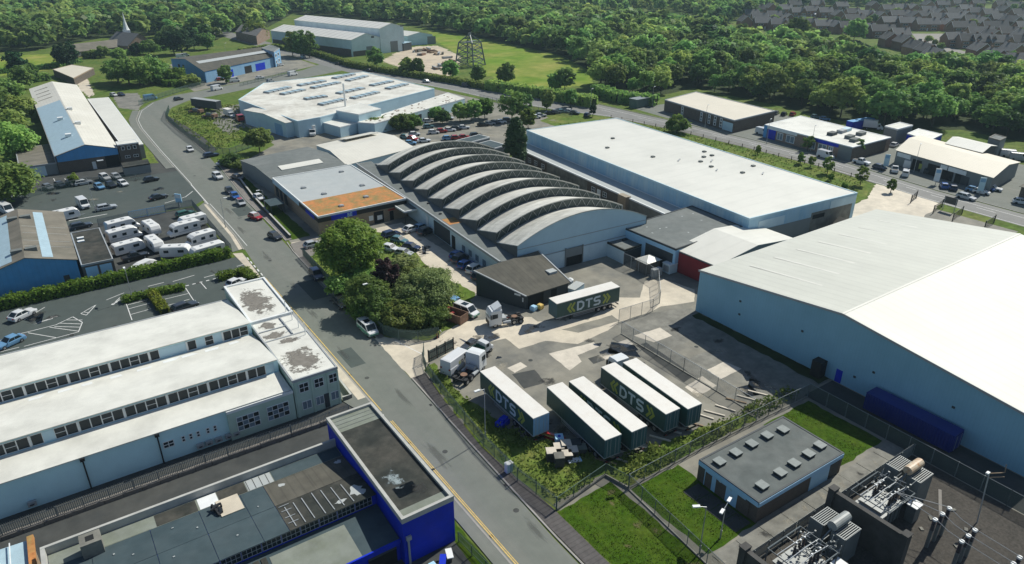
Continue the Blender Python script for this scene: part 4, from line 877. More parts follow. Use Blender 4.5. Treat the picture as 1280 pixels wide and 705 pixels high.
# twin-gabled far warehouse
t = bthing('twin_gable_warehouse', 'tall twin-gabled pale blue warehouse with ribbed white roofs', 'warehouse', (180,450))
q = P_(9, (334,40),(441,60),(475,53),(370,33)); g0 = [G(341,57),G(441,71),G(476,66),G(380,50)]
def far_gable(root, b0, e, r, roof='white_roof_x', wall='blue_wall'):
    gableq(root, b0[0], b0[1], b0[2], b0[3], e, r, wall, roof, .3)
A0, A1, A2 = V2(G(441,71)), V2(G(476,67)), V2(G(506,63.5)); dv = V2(G(341,57))-V2(G(441,71))
gableq(t, A0, A1, A1+dv, A0+dv, 9.5, 12.5, 'white_wall', 'rib_roof', .3); gableq(t, A1+(A2-A1)*.02, A2, A2+dv*1.05, A1+(A2-A1)*.02+dv*1.05, 14.5, 17, 'white_wall', 'rib_roof', .3)
onwall(t, A0+dv, A0, 1, dv.length-1, 0, 4.2, 'brick_plinth', 'brown_brick', .1); onwall(t, A0, A1, .5, 20, 0, 3, 'brick_plinth', 'brown_brick', .1)
L = (A1-A0).length; onwall(t, A0, A1, L*.5, L*.72, 0, 5, 'door', 'grey_wall', .15); L = (A2-A1).length; onwall(t, A1, A2, L*.42, L*.72, 0, 6.5, 'door', 'grey_wall', .15)
onwall(t, A0, A1, 14, 16, 9.6, 10.6, 'louvre', 'dark_wall', .1); onwall(t, A1, A2, 16, 18, 14.6, 15.6, 'louvre', 'dark_wall', .1)
t = bthing('small_far_unit', 'small white-roofed blue unit beside the twin-gabled warehouse', 'unit', G(520,58)); b0 = [V2(G(510,57)),V2(G(541,55)),V2(G(541,55))+dv*.3,V2(G(510,57))+dv*.3]; gableq(t, *b0, 6.0, 8.0, 'blue_wall', 'flat_white', .3); onwall(t, b0[0], b0[1], 14, 20, 0, 5, 'door', 'grey_wall', .1)
t = bthing('dark_yard_box', 'dark green box store by the warehouse doors', 'store', G(505,62.5)); MB().obox(*G(505,62.5),0,4.5,9,6,.5).build('casing', mt['dark_wall'], t); MB().obox(*G(505,62.5),4.5,4.7,9.3,6.3,.5).build('roof', mt['rooflight'], t)
# blue works
t = bthing('blue_works', 'bright blue works with dark roof, long rooflight and blue gable', 'works', (95,400))
B = [V2(G(216,86)),V2(G(258,103.5)),V2(G(346,83)),V2(G(318,72))]; gableq(t, B[0], B[1], B[2], B[3], 5.2, 8.0, 'mid_blue', 'fibre_b', .3)
m0, m1 = (B[0]+B[1])/2, (B[2]+B[3])/2; s = (B[1]-m0)
for u0, u1 in ((.28,.46),): MB().ext([(*(m0+s*u0+(m1-m0)*.06),8-2.8*u0+.16),(*(m0+s*u1+(m1-m0)*.06),8-2.8*u1+.16),(*(m0+s*u1+(m1-m0)*.94),8-2.8*u1+.16),(*(m0+s*u0+(m1-m0)*.94),8-2.8*u0+.16)],(0,0,.05)).build('rooflight', mt['light_felt'], t)
L = (B[2]-B[1]).length; onwall(t, B[1], B[2], .3, L-.3, 0, 4.7, 'side_cladding', 'lt_blue', .08)
for s, w, m in ((.3,.06,'deep_blue'),(.52,.1,'dark'),(.68,.14,'deep_blue')): onwall(t, B[1], B[2], L*s, L*(s+w), 0, 3.6, 'door', m, .14)
onwall(t, B[0], B[1], 12, 15, 0, 4, 'door', 'dark', .1); onwall(t, B[0], B[1], 20, 23, 0, 4.5, 'door', 'dark', .1)
t = bthing('blue_office_block', 'two-storey blue office with white window bands next to the blue works', 'office', G(338,78)); q = [G(330,79),G(345,84),G(352,79),G(340,74)]; flatq(t, q, 8.0, 'lt_blue', 'grey_roof', .2, 'trim_grey', .3)
L = (V2(q[1])-V2(q[0])).length
for z in (1.5,4.8): 
    for k in range(3): win(t, q[0], q[1], L*(.1+.3*k), 2.6, z, z+1.8, 2, 1, 'trim_white', 'glass', .2)
L = (V2(q[2])-V2(q[1])).length
for z in (1.5,4.8): 
    for k in range(2): win(t, q[1], q[2], L*(.12+.42*k), 3.0, z, z+1.8, 2, 1, 'trim_white', 'glass', .2)
# church
t = bthing('brick_church', 'brick church with steep dark roof and slender white spire among trees', 'church', G(165,60))
c = V2(G(178,64)); d1 = Vector((.90,.43)); d2 = Vector((-.43,.90))
gableq(t, c-d1*9, c+d1*9, c+d1*9+d2*22, c-d1*9+d2*22, 4.2, 10.5, 'brick', 'house_roof', .5)
sp = V2(G(163,61)); MB().box(sp.x-2,sp.x+2,sp.y-2,sp.y+2,5,11.5).build('belfry', mt['trim_white'], t); MB().lathe(sp.x, sp.y, [(1.9,11.5),(1.3,13.5),(.7,16.5),(.06,22)], 8).build('spire', mt['trim_white'], t)
w = V2(G(128,66)); gableq(t, w-d1*22+d2*-6, w-d1*22+d2*6, w+d1*16+d2*6, w+d1*16-d2*6, 3.2, 6.8, 'brick', 'fibre', .4)
for k in range(7): win(t, w-d1*22-d2*6, w+d1*16-d2*6, 3+k*5, 2.0, .9, 2.4, 2, 1, 'trim_white', 'glass', .15)
t = bthing('tan_flat_hut', 'low hut with flat tan roof beside the lawn', 'hut', G(92,92)); flatq(t, P_(3.2,(66,87),(92,98),(117,85),(90,81)), 3.2, 'brown_brick', 'cream_roof', .15, 'tan_brick', .3)
t = bthing('low_pale_roof_hut', 'small tan-roofed hut behind the round bushes', 'hut', G(165,76)); flatq(t, P_(2.6,(155,76),(172,79),(178,76),(162,73)), 2.6, 'brown_brick', 'concrete', .1, 'tan_brick', .3)
t = bthing('brick_house_far', 'grey-roofed brick building left of the twin-gabled warehouse', 'building', G(312,50)); q = [V2(G(296,50)),V2(G(322,56)),V2(G(338,48)),V2(G(312,43))]; gableq(t, q[1], q[2], q[3], q[0], 5.5, 8.5, 'brick', 'house_roof', .4)
# right-hand roadside buildings
t = bthing('brown_brick_office', 'brown brick office with flat cream roof and white window bays', 'office', (221,183))
q = P_(4.3, (831,125),(918,151),(969,139),(870,115)); flatq(t, q, 4.3, 'brown_brick', 'cream_roof', .2, 'trim_grey', .4)
L = (V2(q[1])-V2(q[0])).length
for s in (.27,.55,.66,.74,.82): win(t, q[0], q[1], L*s, 1.3, .6, 3.9, 1, 3, 'trim_white', ('glass','glass_pale'), .22)
onwall(t, q[0], q[1], L*.86, L*.99, .2, 3.2, 'shutter', 'blue_wall', .1)
t = bthing('blue_front_shop', 'flat white-roofed trade shop with blue fascia panels', 'shop', (217,132))
q = P_(4.2, (956,156),(1066,184.5),(1114,172),(1001,145)); flatq(t, q, 4.2, 'brick', 'white_roof', .15, 'trim_white', .4)
L = (V2(q[1])-V2(q[0])).length
onwall(t, q[0], q[1], 0, L*.4, 3.2, 4.1, 'fascia', 'trim_white', .15); onwall(t, q[0], q[1], L*.05, L*.15, 0, 3.2, 'blue_panel', 'deep_blue', .12); onwall(t, q[0], q[1], L*.52, L*.86, 3.1, 4.1, 'blue_fascia', 'deep_blue', .15); onwall(t, q[0], q[1], L*.0, L*.04, 0, 4.1, 'blue_panel', 'mid_blue', .16)
for s, w in ((.17,.07),(.28,.1),(.56,.06),(.65,.09),(.76,.05)): win(t, q[0], q[1], L*s, L*w, .5, 2.9, 2, 1, 'trim_white', 'glass_pale', .2)
onwall(t, q[0], q[1], L*.865, L, 0, 4.05, 'grey_bay', 'grey_wall', .08); onwall(t, q[1], q[2], 0, 19, 0, 4.0, 'side_wall', 'brown_brick', .08)
for (a, b), m in zip(((1040,168),(1052,165),(1058,163),(1062,172),(1076,168),(1068,176)), ('dark_wall','trim_grey','blue_wall','grey_roof','grey_roof','grey_roof')):
    x, y = G(a, b, 4.4); MB().obox(x,y,4.25,5.2,3.2,2.0,.1).build('roof_plant', mt[m], t)
t = bthing('cream_roof_garage', 'cream-roofed vehicle repair garage with open bays and signs', 'garage', (222,95))
q = [V2(p) for p in P_(4.2, (1121,188),(1241,222),(1274,203),(1150,170))]; gableq(t, q[1], q[2], q[3], q[0], 4.2, 5.6, 'grey_wall', 'cream_roof', .35)
L = (q[1]-q[0]).length
for s, w in ((.2,.1),(.37,.12),(.52,.12),(.66,.1)): onwall(t, q[0], q[1], L*s, L*(s+w), 0, 3.2, 'bay_opening', 'dark', .06)
for s, w in ((.02,.15),(.5,.07),(.58,.18)): onwall(t, q[0], q[1], L*s, L*(s+w), 2.7, 3.9, 'sign_board', 'trim_white', .2)
onwall(t, q[0], q[1], L*.28, L*.31, .9, 2.4, 'green_poster', 'logo_lime', .1); onwall(t, q[0], q[1], L*.72, L*.8, 0, 2.5, 'door', 'dark_wall', .07)
t = bthing('white_rear_hall', 'white-roofed hall with dark gable behind the repair garage', 'hall', G(1215,185)); q = [V2(p) for p in P_(5.4,(1183,178),(1228,189),(1246,181),(1199,170))]; gableq(t, q[1], q[2], q[3], q[0], 5.0, 6.0, 'dark_wall', 'flat_white', .3)
t = bthing('concrete_block_tower', 'square concrete block behind the hall', 'block', G(1248,186)); flatq(t, P_(5.5,(1236,172),(1250,176),(1258,172),(1244,168)), 5.5, 'grey_wall', 'grey_roof', .2, 'concrete_grey', .3)
t = bthing('cube_annex', 'square white-roofed annex behind the trade shop', 'annex', G(1125,175)); flatq(t, P_(5.0,(1106,158),(1122,162),(1141,157),(1125,153)), 5.0, 'grey_wall', 'flat_white', .2, 'trim_white', .3)
t = bthing('low_rear_store', 'low white store between the annex and the repair garage', 'store', G(1145,172)); flatq(t, P_(4.0,(1134,167),(1162,176),(1178,168),(1148,161)), 4.0, 'deep_blue', 'white_roof', .15, 'trim_white', .3)
t = bthing('brown_end_garage', 'brown-roofed garage with dark opening at the picture edge', 'garage', (205,62)); q = [(206,70),(206,40),(226,40),(226,70)]; gableq(t, q[3], q[0], q[1], q[2], 4.0, 5.4, 'brown_brick', 'fibre', .4); onwall(t, (206,70),(206,40), 2, 8, 0, 3, 'bay_opening', 'dark', .06)
t = bthing('green_kiosk', 'dark green electricity kiosk beside the main road', 'kiosk', G(800,133)); x, y = G(800,133); MB().obox(x,y,0,3.4,9,4,.1).build('casing', mt['palisade'], t); MB().obox(x,y,3.4,3.6,9.4,4.4,.1).build('roof', mt['palisade_grey'], t)
t = bthing('yard_outhouse', 'timber outhouse beside the flat white warehouse', 'outhouse', (151,80)); gableq(t, (146.5,77.5),(150,77.5),(150.5,84),(147,84), 2.2, 3.4, 'brown_brick', 'fibre', .2)
t = bthing('long_container', 'pale container with tan top behind the huge warehouse', 'container', (147,79.5)); MB().obox(143.6,79.2,0,2.6,9,2.5,R(5)).build('body', mt['blue_wall'], t); MB().obox(143.6,79.2,2.6,2.68,9.05,2.55,R(5)).build('roof', mt['concrete'], t)

# ---- houses beyond the wood
HG = 'houses of the estate beyond the wood'
def make_house(kind, w, d, e, r):
    t = thing('house', 'x', 'house', (0,0,0), 0, HG)
    gableq(t, (-w/2,-d/2),(-w/2,d/2),(w/2,d/2),(w/2,-d/2), e, r, 'house_brick', 'house_roof', .3)
    ch = [c for c in t.children if c.name.startswith('roof')][0]
    MB().box(w*.3,w*.3+.9,-.3,.5,r-.6,r+1.0).build('chimney', mt['house_brick'], ch)
    for sx in (-1,1):
        X = sx*(w/2+.31); MB().ext([(X,-d/2-.3,e-.35),(X,0,r-.1),(X,d/2+.3,e-.35),(X,d/2+.3,e-.05),(X,0,r+.22),(X,-d/2-.3,e-.05)],(sx*.06,0,0)).build('bargeboard', mt['trim_white'], t)
    for x in (-w*.38, w*.12):
        for z in (.8, 3.0): win(t, (-w/2,-d/2),(w/2,-d/2), x+w/2, w*.24, z, z+1.2, 2, 1, 'trim_white', 'glass', .16)
    onwall(t, (-w/2,-d/2),(w/2,-d/2), w*.42, w*.42+1, 0, 2.1, 'door', 'trim_white', .08)
    if kind == 1:
        MB().box(w*.1,w*.45,-d/2-3,-d/2-.02,0,2.1).build('conservatory', mt['glass_pale'], t)
        MB().add([(w*.08,-d/2-3.1,2.1),(w*.47,-d/2-3.1,2.1),(w*.47,-d/2,2.9),(w*.08,-d/2,2.9),(w*.27,-d/2-1.4,3.3)], [(0,1,4),(1,2,4),(2,3,4),(3,0,4)]).build('conservatory_roof', mt['trim_white'], t)
    if kind == 2:
        gq = [(w*.02,-d/2-1.6),(w*.46,-d/2-1.6),(w*.46,0),(w*.02,0)]; gableq(t, *gq, e, r-.6, 'house_brick', 'house_roof', .25, 'porch_roof')
        win(t, gq[0], gq[1], w*.1, w*.24, 2.9, 4.1, 2, 1, 'trim_white', 'glass', .16); onwall(t, gq[0], gq[1], .2, w*.42, 0, 2.2, 'garage_door', 'trim_white', .06)
    return t
HV = math.atan2(-.565, .825)
protos = [make_house(k, w, 9.6, 5.0, 9.0) for k, w in ((0,12),(1,12.5),(2,13),(0,17))]
hp = [(948,30,0,1),(966,27,0,0),(984,31,1,1),(1008,38,0,2),(1026,40,0,0),(1043,41,1,0),(1060,42,0,3),(1080,45,0,0),(1100,47,0,3),(1122,52,0,0),
      (946,18,0,0),(962,16,1,1),(980,18,0,0),(996,22,0,2),(1012,20,0,1),(1030,22,0,0),(1046,26,1,1),(1064,23,0,0),(1080,26,0,2),(1098,28,1,0),(1112,35,0,3),(1134,36,0,3),(1156,38,0,3),
      (1108,18,0,0),(1124,17,0,2),(1140,17,1,1),(1158,20,0,0),(1172,24,1,0),(1188,22,0,1),(1204,18,0,0),(1218,22,0,2),(1234,24,0,1),(1252,20,1,0),(1270,24,0,0),
      (1182,38,1,0),(1200,42,0,3),(1212,33,0,0),(1226,36,1,2),(1262,34,1,3),(1276,42,0,0),
      (1128,62,1,0),(1142,70,1,0),(1156,74,1,1),(1166,81,1,0),(1190,58,0,2),(1208,60,0,2),(1226,61,0,2),(1246,62,0,2),(1266,62,0,2),
      (1240,82,1,0),(1252,90,0,3),(1274,88,0,3),(1222,73,1,0),(1262,74,1,0),(955,36,0,3),(992,12,0,0),(1020,12,0,2),(1050,14,0,0),(1090,13,1,1),(1066,32,0,3),(1150,27,0,3),(1170,30,0,2),(1190,30,0,3),(1240,42,0,3),(1256,50,0,0),(1222,50,0,3),(1110,58,1,0),(1280,74,0,0),(1220,10,0,0),(1250,12,0,2),(938,25,0,0),(930,34,1,1),(972,38,0,2),(990,45,0,0),(1140,28,1,0),(1122,26,0,3),(1204,27,1,1),(1246,31,0,2),(1266,14,0,3),(1176,12,0,0),(1196,10,0,2),(1158,12,1,0),(1276,54,1,0),(1236,54,1,1),(1280,32,0,3)]
WORDS = ('at the left end of the estate', 'on the front row by the meadow', 'in the middle of the estate', 'around the cul-de-sac', 'at the right end of the estate')
def house_label(a, b, g, kind):
    where = WORDS[0] if a < 1000 else WORDS[1] if b > 34 and a < 1125 else WORDS[4] if a > 1205 else WORDS[3] if b > 55 else WORDS[2]
    return ('gable-on ' if g else 'broadside ') + ('plain brick house', 'house with white conservatory', 'house with front gable', 'long brick terrace house')[kind] + ' ' + where
LABS = [house_label(*h_) for h_ in hp]
ORD = ('first','second','third','fourth','fifth','sixth','seventh','eighth','ninth','tenth','eleventh','twelfth')
for l_ in set(LABS):
    ks = sorted((k for k in range(len(hp)) if LABS[k] == l_), key=lambda k: hp[k][0])
    if len(ks) > 1:
        for n_, k in enumerate(ks): LABS[k] = l_ + ', %s from left' % ORD[n_]
first = [True]*4
for k, (a, b, g, kind) in enumerate(hp):
    x, y = G(a, b); rz = HV + (R(90) if g else 0) + R(rnd.uniform(-6,6))
    q = k % 4 if kind == 3 else kind
    pr = protos[kind]
    lab = LABS[k]
    if first[kind]: first[kind] = False; pr.location = (x,y,0); pr.rotation_euler = (0,0,rz); pr['label'] = lab
    else: dup(pr, (x,y,0), rz, lab)
# ================================================================= vehicles
def loft(mb, rings):
    n = len(rings[0]); b = len(mb.v)
    for r in rings: mb.v += r
    for k in range(len(rings)-1):
        mb.f += [(b+k*n+i, b+k*n+(i+1)%n, b+(k+1)*n+(i+1)%n, b+(k+1)*n+i) for i in range(n)]
    mb.f += [tuple(range(b+n-1,b-1,-1)), tuple(range(b+(len(rings)-1)*n, b+len(rings)*n))]
# L, W, H, belt, hood_z, boot_z, base_front, roof_front, roof_rear, base_rear   (x from -L/2 rear to L/2 front)
CARS = dict(hatch=(4.1,1.76,1.48,.92,.88,.9, .95,.25,-1.35,-1.9), saloon=(4.65,1.82,1.44,.92,.86,.95, .9,.15,-1.2,-1.85), estate=(4.75,1.83,1.48,.94,.88,.95, 1.0,.2,-1.85,-2.25),
            suv=(4.55,1.88,1.72,1.05,1.02,1.05, 1.0,.35,-1.7,-2.1), coupe=(4.6,1.9,1.55,1.0,.95,1.0, 1.0,.1,-1.2,-2.1), pickup=(5.2,1.86,1.78,1.08,1.05,1.08, .95,.3,-.75,-.95),
            van=(5.4,2.0,2.35,1.35,1.15,1.35, 2.0,1.35,-2.62,-2.68), small_van=(4.4,1.8,1.85,1.1,1.0,1.1, 1.45,.75,-2.1,-2.18), mpv=(4.9,1.92,1.95,1.12,1.0,1.12, 1.75,.95,-2.3,-2.42))
def car_proto(kind, near=True):
    L, W, H, B, hz, bz, bf, rf, rr, br = CARS[kind]
    t = thing({'van':'van','small_van':'van','mpv':'camper_van','pickup':'pickup_truck'}.get(kind,'car'), 'x', 'van' if 'van' in kind else 'car')
    w = W/2; mb = MB()
    def ringat(x, k, z, zb): return [(x,-w*k*.96,zb),(x,-w*k,zb+.25),(x,-w*k,z-.12),(x,-w*k*.93,z),(x,w*k*.93,z),(x,w*k,z-.12),(x,w*k,zb+.25),(x,w*k*.96,zb)]
    loft(mb, [ringat(-L/2,.86,bz-.22,.42), ringat(-L/2+.12,.95,bz-.04,.3), ringat(br,.99,bz,.24), ringat(0,1,B,.22), ringat(bf,1,hz+.02,.22), ringat(L/2-.45,.96,hz-.06,.25), ringat(L/2-.1,.88,hz-.16,.3), ringat(L/2,.78,hz-.34,.4)])
    k = .8 if kind not in ('van','small_van','mpv') else .9
    if kind == 'pickup': mb.box(-L/2+.1,-L/2+.16,-w*.9,w*.9,bz,bz+.02)
    c0 = [(br,-w*.93,B-.03),(bf,-w*.93,hz-.02),(bf,w*.93,hz-.02),(br,w*.93,B-.03)]
    c1 = [(rr,-w*k,H),(rf,-w*k,H),(rf,w*k,H),(rr,w*k,H)]
    c2 = [(rr+.25,-w*k*.8,H+.05),(rf-.25,-w*k*.8,H+.05),(rf-.25,w*k*.8,H+.05),(rr+.25,w*k*.8,H+.05)]
    b = len(mb.v); mb.v += c0+c1+c2
    for o in (0,4):
        for i in range(4): j = (i+1)%4; mb.f.append((b+o+i,b+o+j,b+o+4+j,b+o+4+i))
    mb.f.append((b+8,b+9,b+10,b+11))
    body = mb.build('body', PAINT['white'], t)
    def pane(i, u0, u1, v0, v1, name, off=.012):
        A, Bb, C, D = [Vector(p) for p in (c0[i], c0[(i+1)%4], c1[(i+1)%4], c1[i])]; nn = (Bb-A).cross(D-A).normalized()*off
        f = lambda u, v: tuple(A*(1-u)*(1-v)+Bb*u*(1-v)+C*u*v+D*(1-u)*v+nn)
        return MB().quad(f(u0,v0),f(u1,v0),f(u1,v1),f(u0,v1)).build(name, mt['glass'], t)
    pane(1, .05,.95,.1,.95, 'windscreen')
    if kind in ('van','small_van'):
        for i in (0,2):
            u = (.74,.93) if i == 0 else (.07,.26); pane(i, *u, .25,.85, 'side_window')
        if kind == 'small_van': pane(3, .1,.9,.3,.9,'rear_window')
    else:
        pane(3, .08,.92,.12,.92, 'rear_window')
        for i in (0,2): pane(i, .05,.48,.12,.88, 'side_window'); pane(i, .52,.95,.12,.88, 'side_window')
    if kind == 'pickup': MB().box(-L/2+.25,-1.05,-w*.78,w*.78,bz+.004,bz+.012).build('load_bed', mt['black'], t)
    if kind in ('mpv',): MB().box(-.9,.3,-.5,.5,H+.055,H+.085).build('sunroof', mt['glass'], t)
    rad = .33 if kind not in ('suv','van','pickup') else .37
    ty = MB().tube((0,-.11,0),(0,.11,0),rad,12).mesh('tyre'); ri = MB().tube((0,-.125,0),(0,.125,0),rad*.58,8).mesh('rim')
    for x in (-L*.3, L*.31):
        for y in (-w+.09, w-.09):
            o = link('wheel', ty, mt['tyre'], t); o.location = (x,y,rad)
            if near: link('rim', ri, mt['rim'], o)
    if near:
        for y in (-1,1):
            MB().obox(L/2-.1,y*w*.66,hz-.32,hz-.16,.16,.36,0).build('headlight', mt['lamp_w'], t); MB().obox(-L/2+.05,y*w*.74,bz-.32,bz-.1,.12,.26).build('tail_light', mt['lamp_r'], t)
            MB().obox(bf-.25,y*(w+.07),B,B+.16,.1,.16).build('mirror', mt['black'], body)
        MB().box(L/2-.03,L/2+.012,-.5,.5,.4,.62).build('grille', mt['black'], t)
    return t
mt['camper_green'] = M('camper_green', (.16,.36,.26), .35, .05, 1, coat=.4)
PROTO = {}; USED = set()
def car(a, b, deg, kind, colour, label, group=None, z=.02, xy=None):
    x, y = xy or G(a, b, .6); near = math.hypot(x, y) < 205; key = (kind, near)
    lab = label
    if key not in PROTO: PROTO[key] = car_proto(kind, near)
    p = PROTO[key]
    if key not in USED:
        USED.add(key); o = p; o.location = (x,y,z); o.rotation_euler = (0,0,R(deg)); o['label'] = lab
        for c in o.children:
            if c.name.startswith('body'): repaint(c, PAINT[colour])
    else:
        o = dup(p, (x,y,z), R(deg), lab, paint=PAINT[colour])
    if group: o['group'] = group
    return o
N_, S_, E_, W_ = 90, -90, 0, 180
g = 'cars along the estate road'
car(237.5,186.6,S_,'hatch','white','white hatchback driving down the estate road past the weedy lot',g)
car(263.6,193.6,8,'estate','navy','dark blue estate car by the palisade fence of the weedy lot')
car(279.7,203.4,20,'saloon','silver','silver saloon parked in the side entrance behind the bush')
car(272,220.4,-82,'suv','white','white SUV standing at the kerb by the side entrance',g)
car(286.8,238.2,S_,'hatch','dark','dark grey hatchback, first of three parked nose to tail at the kerb',g)
car(293.6,244.8,S_,'hatch','blue','mid blue hatchback between two other cars parked at the kerb',g)
c = car(301,253,S_,'hatch','silver','silver hatchback with red roof parked at the kerb',g)
MB().box(-1.2,.15,-.55,.55,1.54,1.56).build('red_roof_panel', PAINT['red'], c)
car(323.7,246.7,-80,'hatch','white','white hatchback behind the low wall beside the store')
car(297.4,221.8,-70,'hatch','dark','dark car in the shade on the grass beside the grey unit')
c = car(319.4,270.8,-70,'hatch','red','red small car with white roof parked half on the pavement',g)
MB().box(-1.3,.2,-.6,.6,1.54,1.56).build('white_roof_panel', PAINT['white'], c)
car(343.7,295,-75,'hatch','dark','dark grey hatchback driving past the store corner',g)
car(391,305.5,5,'hatch','silver','silver car at the kerb corner under the big green tree')
car(395.6,343.5,S_,'suv','navy','navy SUV parked in the shade of the big tree',g)
car(426,378.5,S_,'suv','black','black SUV parked at the green fence below the trees',g)
c = car(460,411,-88,'mpv','white','white camper van with pale green lower body parked by the curved fence',g)
for sy in (-1,1): MB().box(-2.3,2.1,sy*.962-.012,sy*.962+.012,.34,.92).build('green_side_panel', mt['camper_green'], c)
MB().box(2.3,2.47,-.8,.8,.42,.72).build('green_bumper', mt['camper_green'], c)
g = 'cars on the store forecourt'
car(488.5,293.5,10,'suv','navy','navy SUV in front of the store entrance',g)
car(514.7,286,10,'coupe','white','white coupe near the store canopy',g); car(527,283.5,15,'hatch','lightblue','light blue hatchback next to the white coupe',g)
car(533,289,15,'suv','dark','dark SUV in the shadow near the side doors',g); car(499,300,-60,'hatch','teal','grey-green hatchback in the middle of the store forecourt',g)
car(514,308.5,-55,'hatch','navy','dark blue hatchback half behind the shrubs of the forecourt',g); car(488,310,-60,'hatch','white','white hatchback just above the purple tree',g)
car(505,316,-55,'hatch','silver','pale silver car partly hidden by the shrub tops',g)
g = 'row of cars on the pale concrete'
car(572,318,20,'hatch','blue','blue hatchback with pale roof at the top of the concrete row',g); car(576,323,20,'suv','navy','dark navy SUV second in the concrete row',g)
car(582,330,20,'hatch','blue','bright blue hatchback third in the concrete row',g); car(594,336,20,'suv','white','white SUV beside the open-fronted shed',g); car(600,344,20,'hatch','black','black car tucked behind the dark shed wall',g)
car(583,389,-72,'mpv','white','white people carrier with black sunroof next to the rusty skip')
car(560,371,-70,'estate','lightblue','light blue estate half under the shrub edge'); car(536,350,10,'hatch','white','white car glimpsed behind the olive shrub'); car(546,358,0,'hatch','silver','silver car glimpsed behind the olive shrub')
g = 'cars in the left car park'
car(104,256,-80,'van','white','white panel van alone in the left car park',g); car(133,259,5,'estate','silver','silver estate next to the lamp post of the left car park',g)
car(198,246,15,'saloon','black','black saloon leaving the left car park',g); car(124,233,-75,'hatch','lightblue','light blue hatchback in the car park row',g); car(138.5,231,-75,'hatch','black','black hatchback between a blue and a white car',g)
car(153.5,229,-75,'hatch','white','white hatchback third in the car park row',g); car(131,222,-75,'suv','white','white SUV behind the car park row',g); car(145,220.5,-75,'hatch','silver','silver hatchback behind the car park row',g)
car(104,228,10,'estate','silver','silver estate beside the small bush at the mesh fence',g)
for i, (a, b) in enumerate(((60,234),(75,231),(89,229))): car(a,b,-70,'hatch',('grey','dark','grey')[i],('grey car behind the mesh fence, nearest the big leafy tree','dark car behind the mesh fence, middle of three','grey car behind the mesh fence, beside the bush')[i],g)
car(189,224,10,'hatch','black','black hatchback below the brick store',g); car(8,263,-70,'van','white','white van cut off by the left picture edge',g)
car(101,282,8,'estate','dark','dark estate behind the black garage roof'); car(169,321,8,'pickup','black','black pickup parked among the caravans'); car(232,267,15,'estate','green','dark green estate by the blue yard gate')
g = 'cars in the marked car park'
car(28,393,35,'coupe','white','white coupe with black bonnet in the marked car park',g); car(12,427,-150,'saloon','lightblue','silver-blue saloon on the hatched bay edge',g); car(231,383,15,'estate','dark','dark grey estate behind the long white roof',g); car(295,353,25,'hatch','white','white hatchback parked beside the box hedge',g)
g = 'cars in the staff car park'
for a,b,d,k,c,l in ((542,165,-25,'hatch','white','white hatchback at the left end of the staff row'),(552,163.5,-25,'hatch','red','red hatchback in the staff row'),(562,162,-25,'saloon','white','white saloon right of the red hatchback'),(570.5,160.5,-25,'hatch','dark','dark hatchback between two white cars of the staff row'),(579.5,159,-25,'saloon','white','white saloon at the right end of the staff row'),
    (604,155.5,-25,'saloon','black','black saloon below the tree clump'),(612.5,154,-25,'hatch','silver','silver hatchback below the tree clump'),(619,153,-25,'hatch','navy','navy hatchback below the tree clump'),(626.5,152,-25,'hatch','white','white hatchback below the tree clump'),(635,150.5,-25,'suv','dark','dark SUV at the end under the tree clump'),
    (560,172.5,-20,'hatch','lightblue','light blue hatchback behind the arched roof'),(570,172,-20,'hatch','red','red hatchback behind the arched roof'),(580,171,-20,'saloon','red','red saloon behind the arched roof'),(595,169.5,-15,'suv','black','black SUV behind the arched roof'),
    (670,146,-25,'hatch','white','white hatchback at the left of the far staff row'),(676,144,-25,'saloon','silver','silver saloon in the far staff row'),(687.5,141,-25,'saloon','black','black saloon in the far staff row'),(694.6,140,-25,'hatch','grey','grey hatchback in the far staff row'),(702.5,139,-25,'saloon','teal','teal saloon in the far staff row'),(712,139,-60,'hatch','white','white hatchback near the end of the far staff row'),(718.5,141,-60,'hatch','dark','dark hatchback near the end of the far staff row'),(734,143.5,30,'hatch','navy','navy hatchback beside the small dark tree'),
    (507,171,-60,'hatch','teal','teal hatchback below the shrubs'),(518,167.5,-20,'hatch','white','white hatchback near the red and white cars'),(516,173,-70,'hatch','red','red hatchback near the shrubs'),(530,175.5,-20,'saloon','white','white saloon just behind the arched roofs'),(513,178.5,-30,'hatch','lightblue','pale blue hatchback beside the white unit roof'),
    (535,151,-15,'hatch','white','white hatchback by the low front range'),(535.5,158,-15,'hatch','teal','blue-green hatchback behind the shrub'),(561,147,-60,'hatch','silver','silver car beside the low front range'),(490,158,-20,'van','white','white van half hidden by shrubs'),(513,153,-20,'hatch','white','white hatchback parked against the low front range'),(582,137,10,'hatch','dark','dark car by the end of the low front range')):
    car(a,b,d,k,c,l,g)
g = 'traffic on the main road'
car(583,107,-72,'small_van','navy','dark van on the main road above the tree clump',g); car(423,79.5,-60,'hatch','black','black car on the main road by the junction',g); car(379,71,-75,'hatch','white','white car on the main road near the twin-gabled warehouse',g)
car(533,101.5,-68,'hatch','silver','silver car on the main road above the rooflight factory',g); car(462,88,-62,'saloon','dark','dark saloon on the main road behind the rooflight factory',g); car(1032,195,-93,'van','white','white panel van on the main road by the trade shop',g); car(1208,246,-93,'estate','silver','silver estate on the main road at the gates',g)
car(223,123.5,20,'hatch','dark','dark hatchback on the bend of the estate road'); car(271,111,25,'van','white','white van on the bend before the blue works'); car(188,123,15,'van','lightblue','pale blue van behind the fence on the bend'); car(142,118.5,-70,'hatch','white','white car on the gravel by the lawn'); car(151.5,118,-70,'hatch','navy','navy car on the gravel by the lawn')
g = 'vehicles around the blue works'
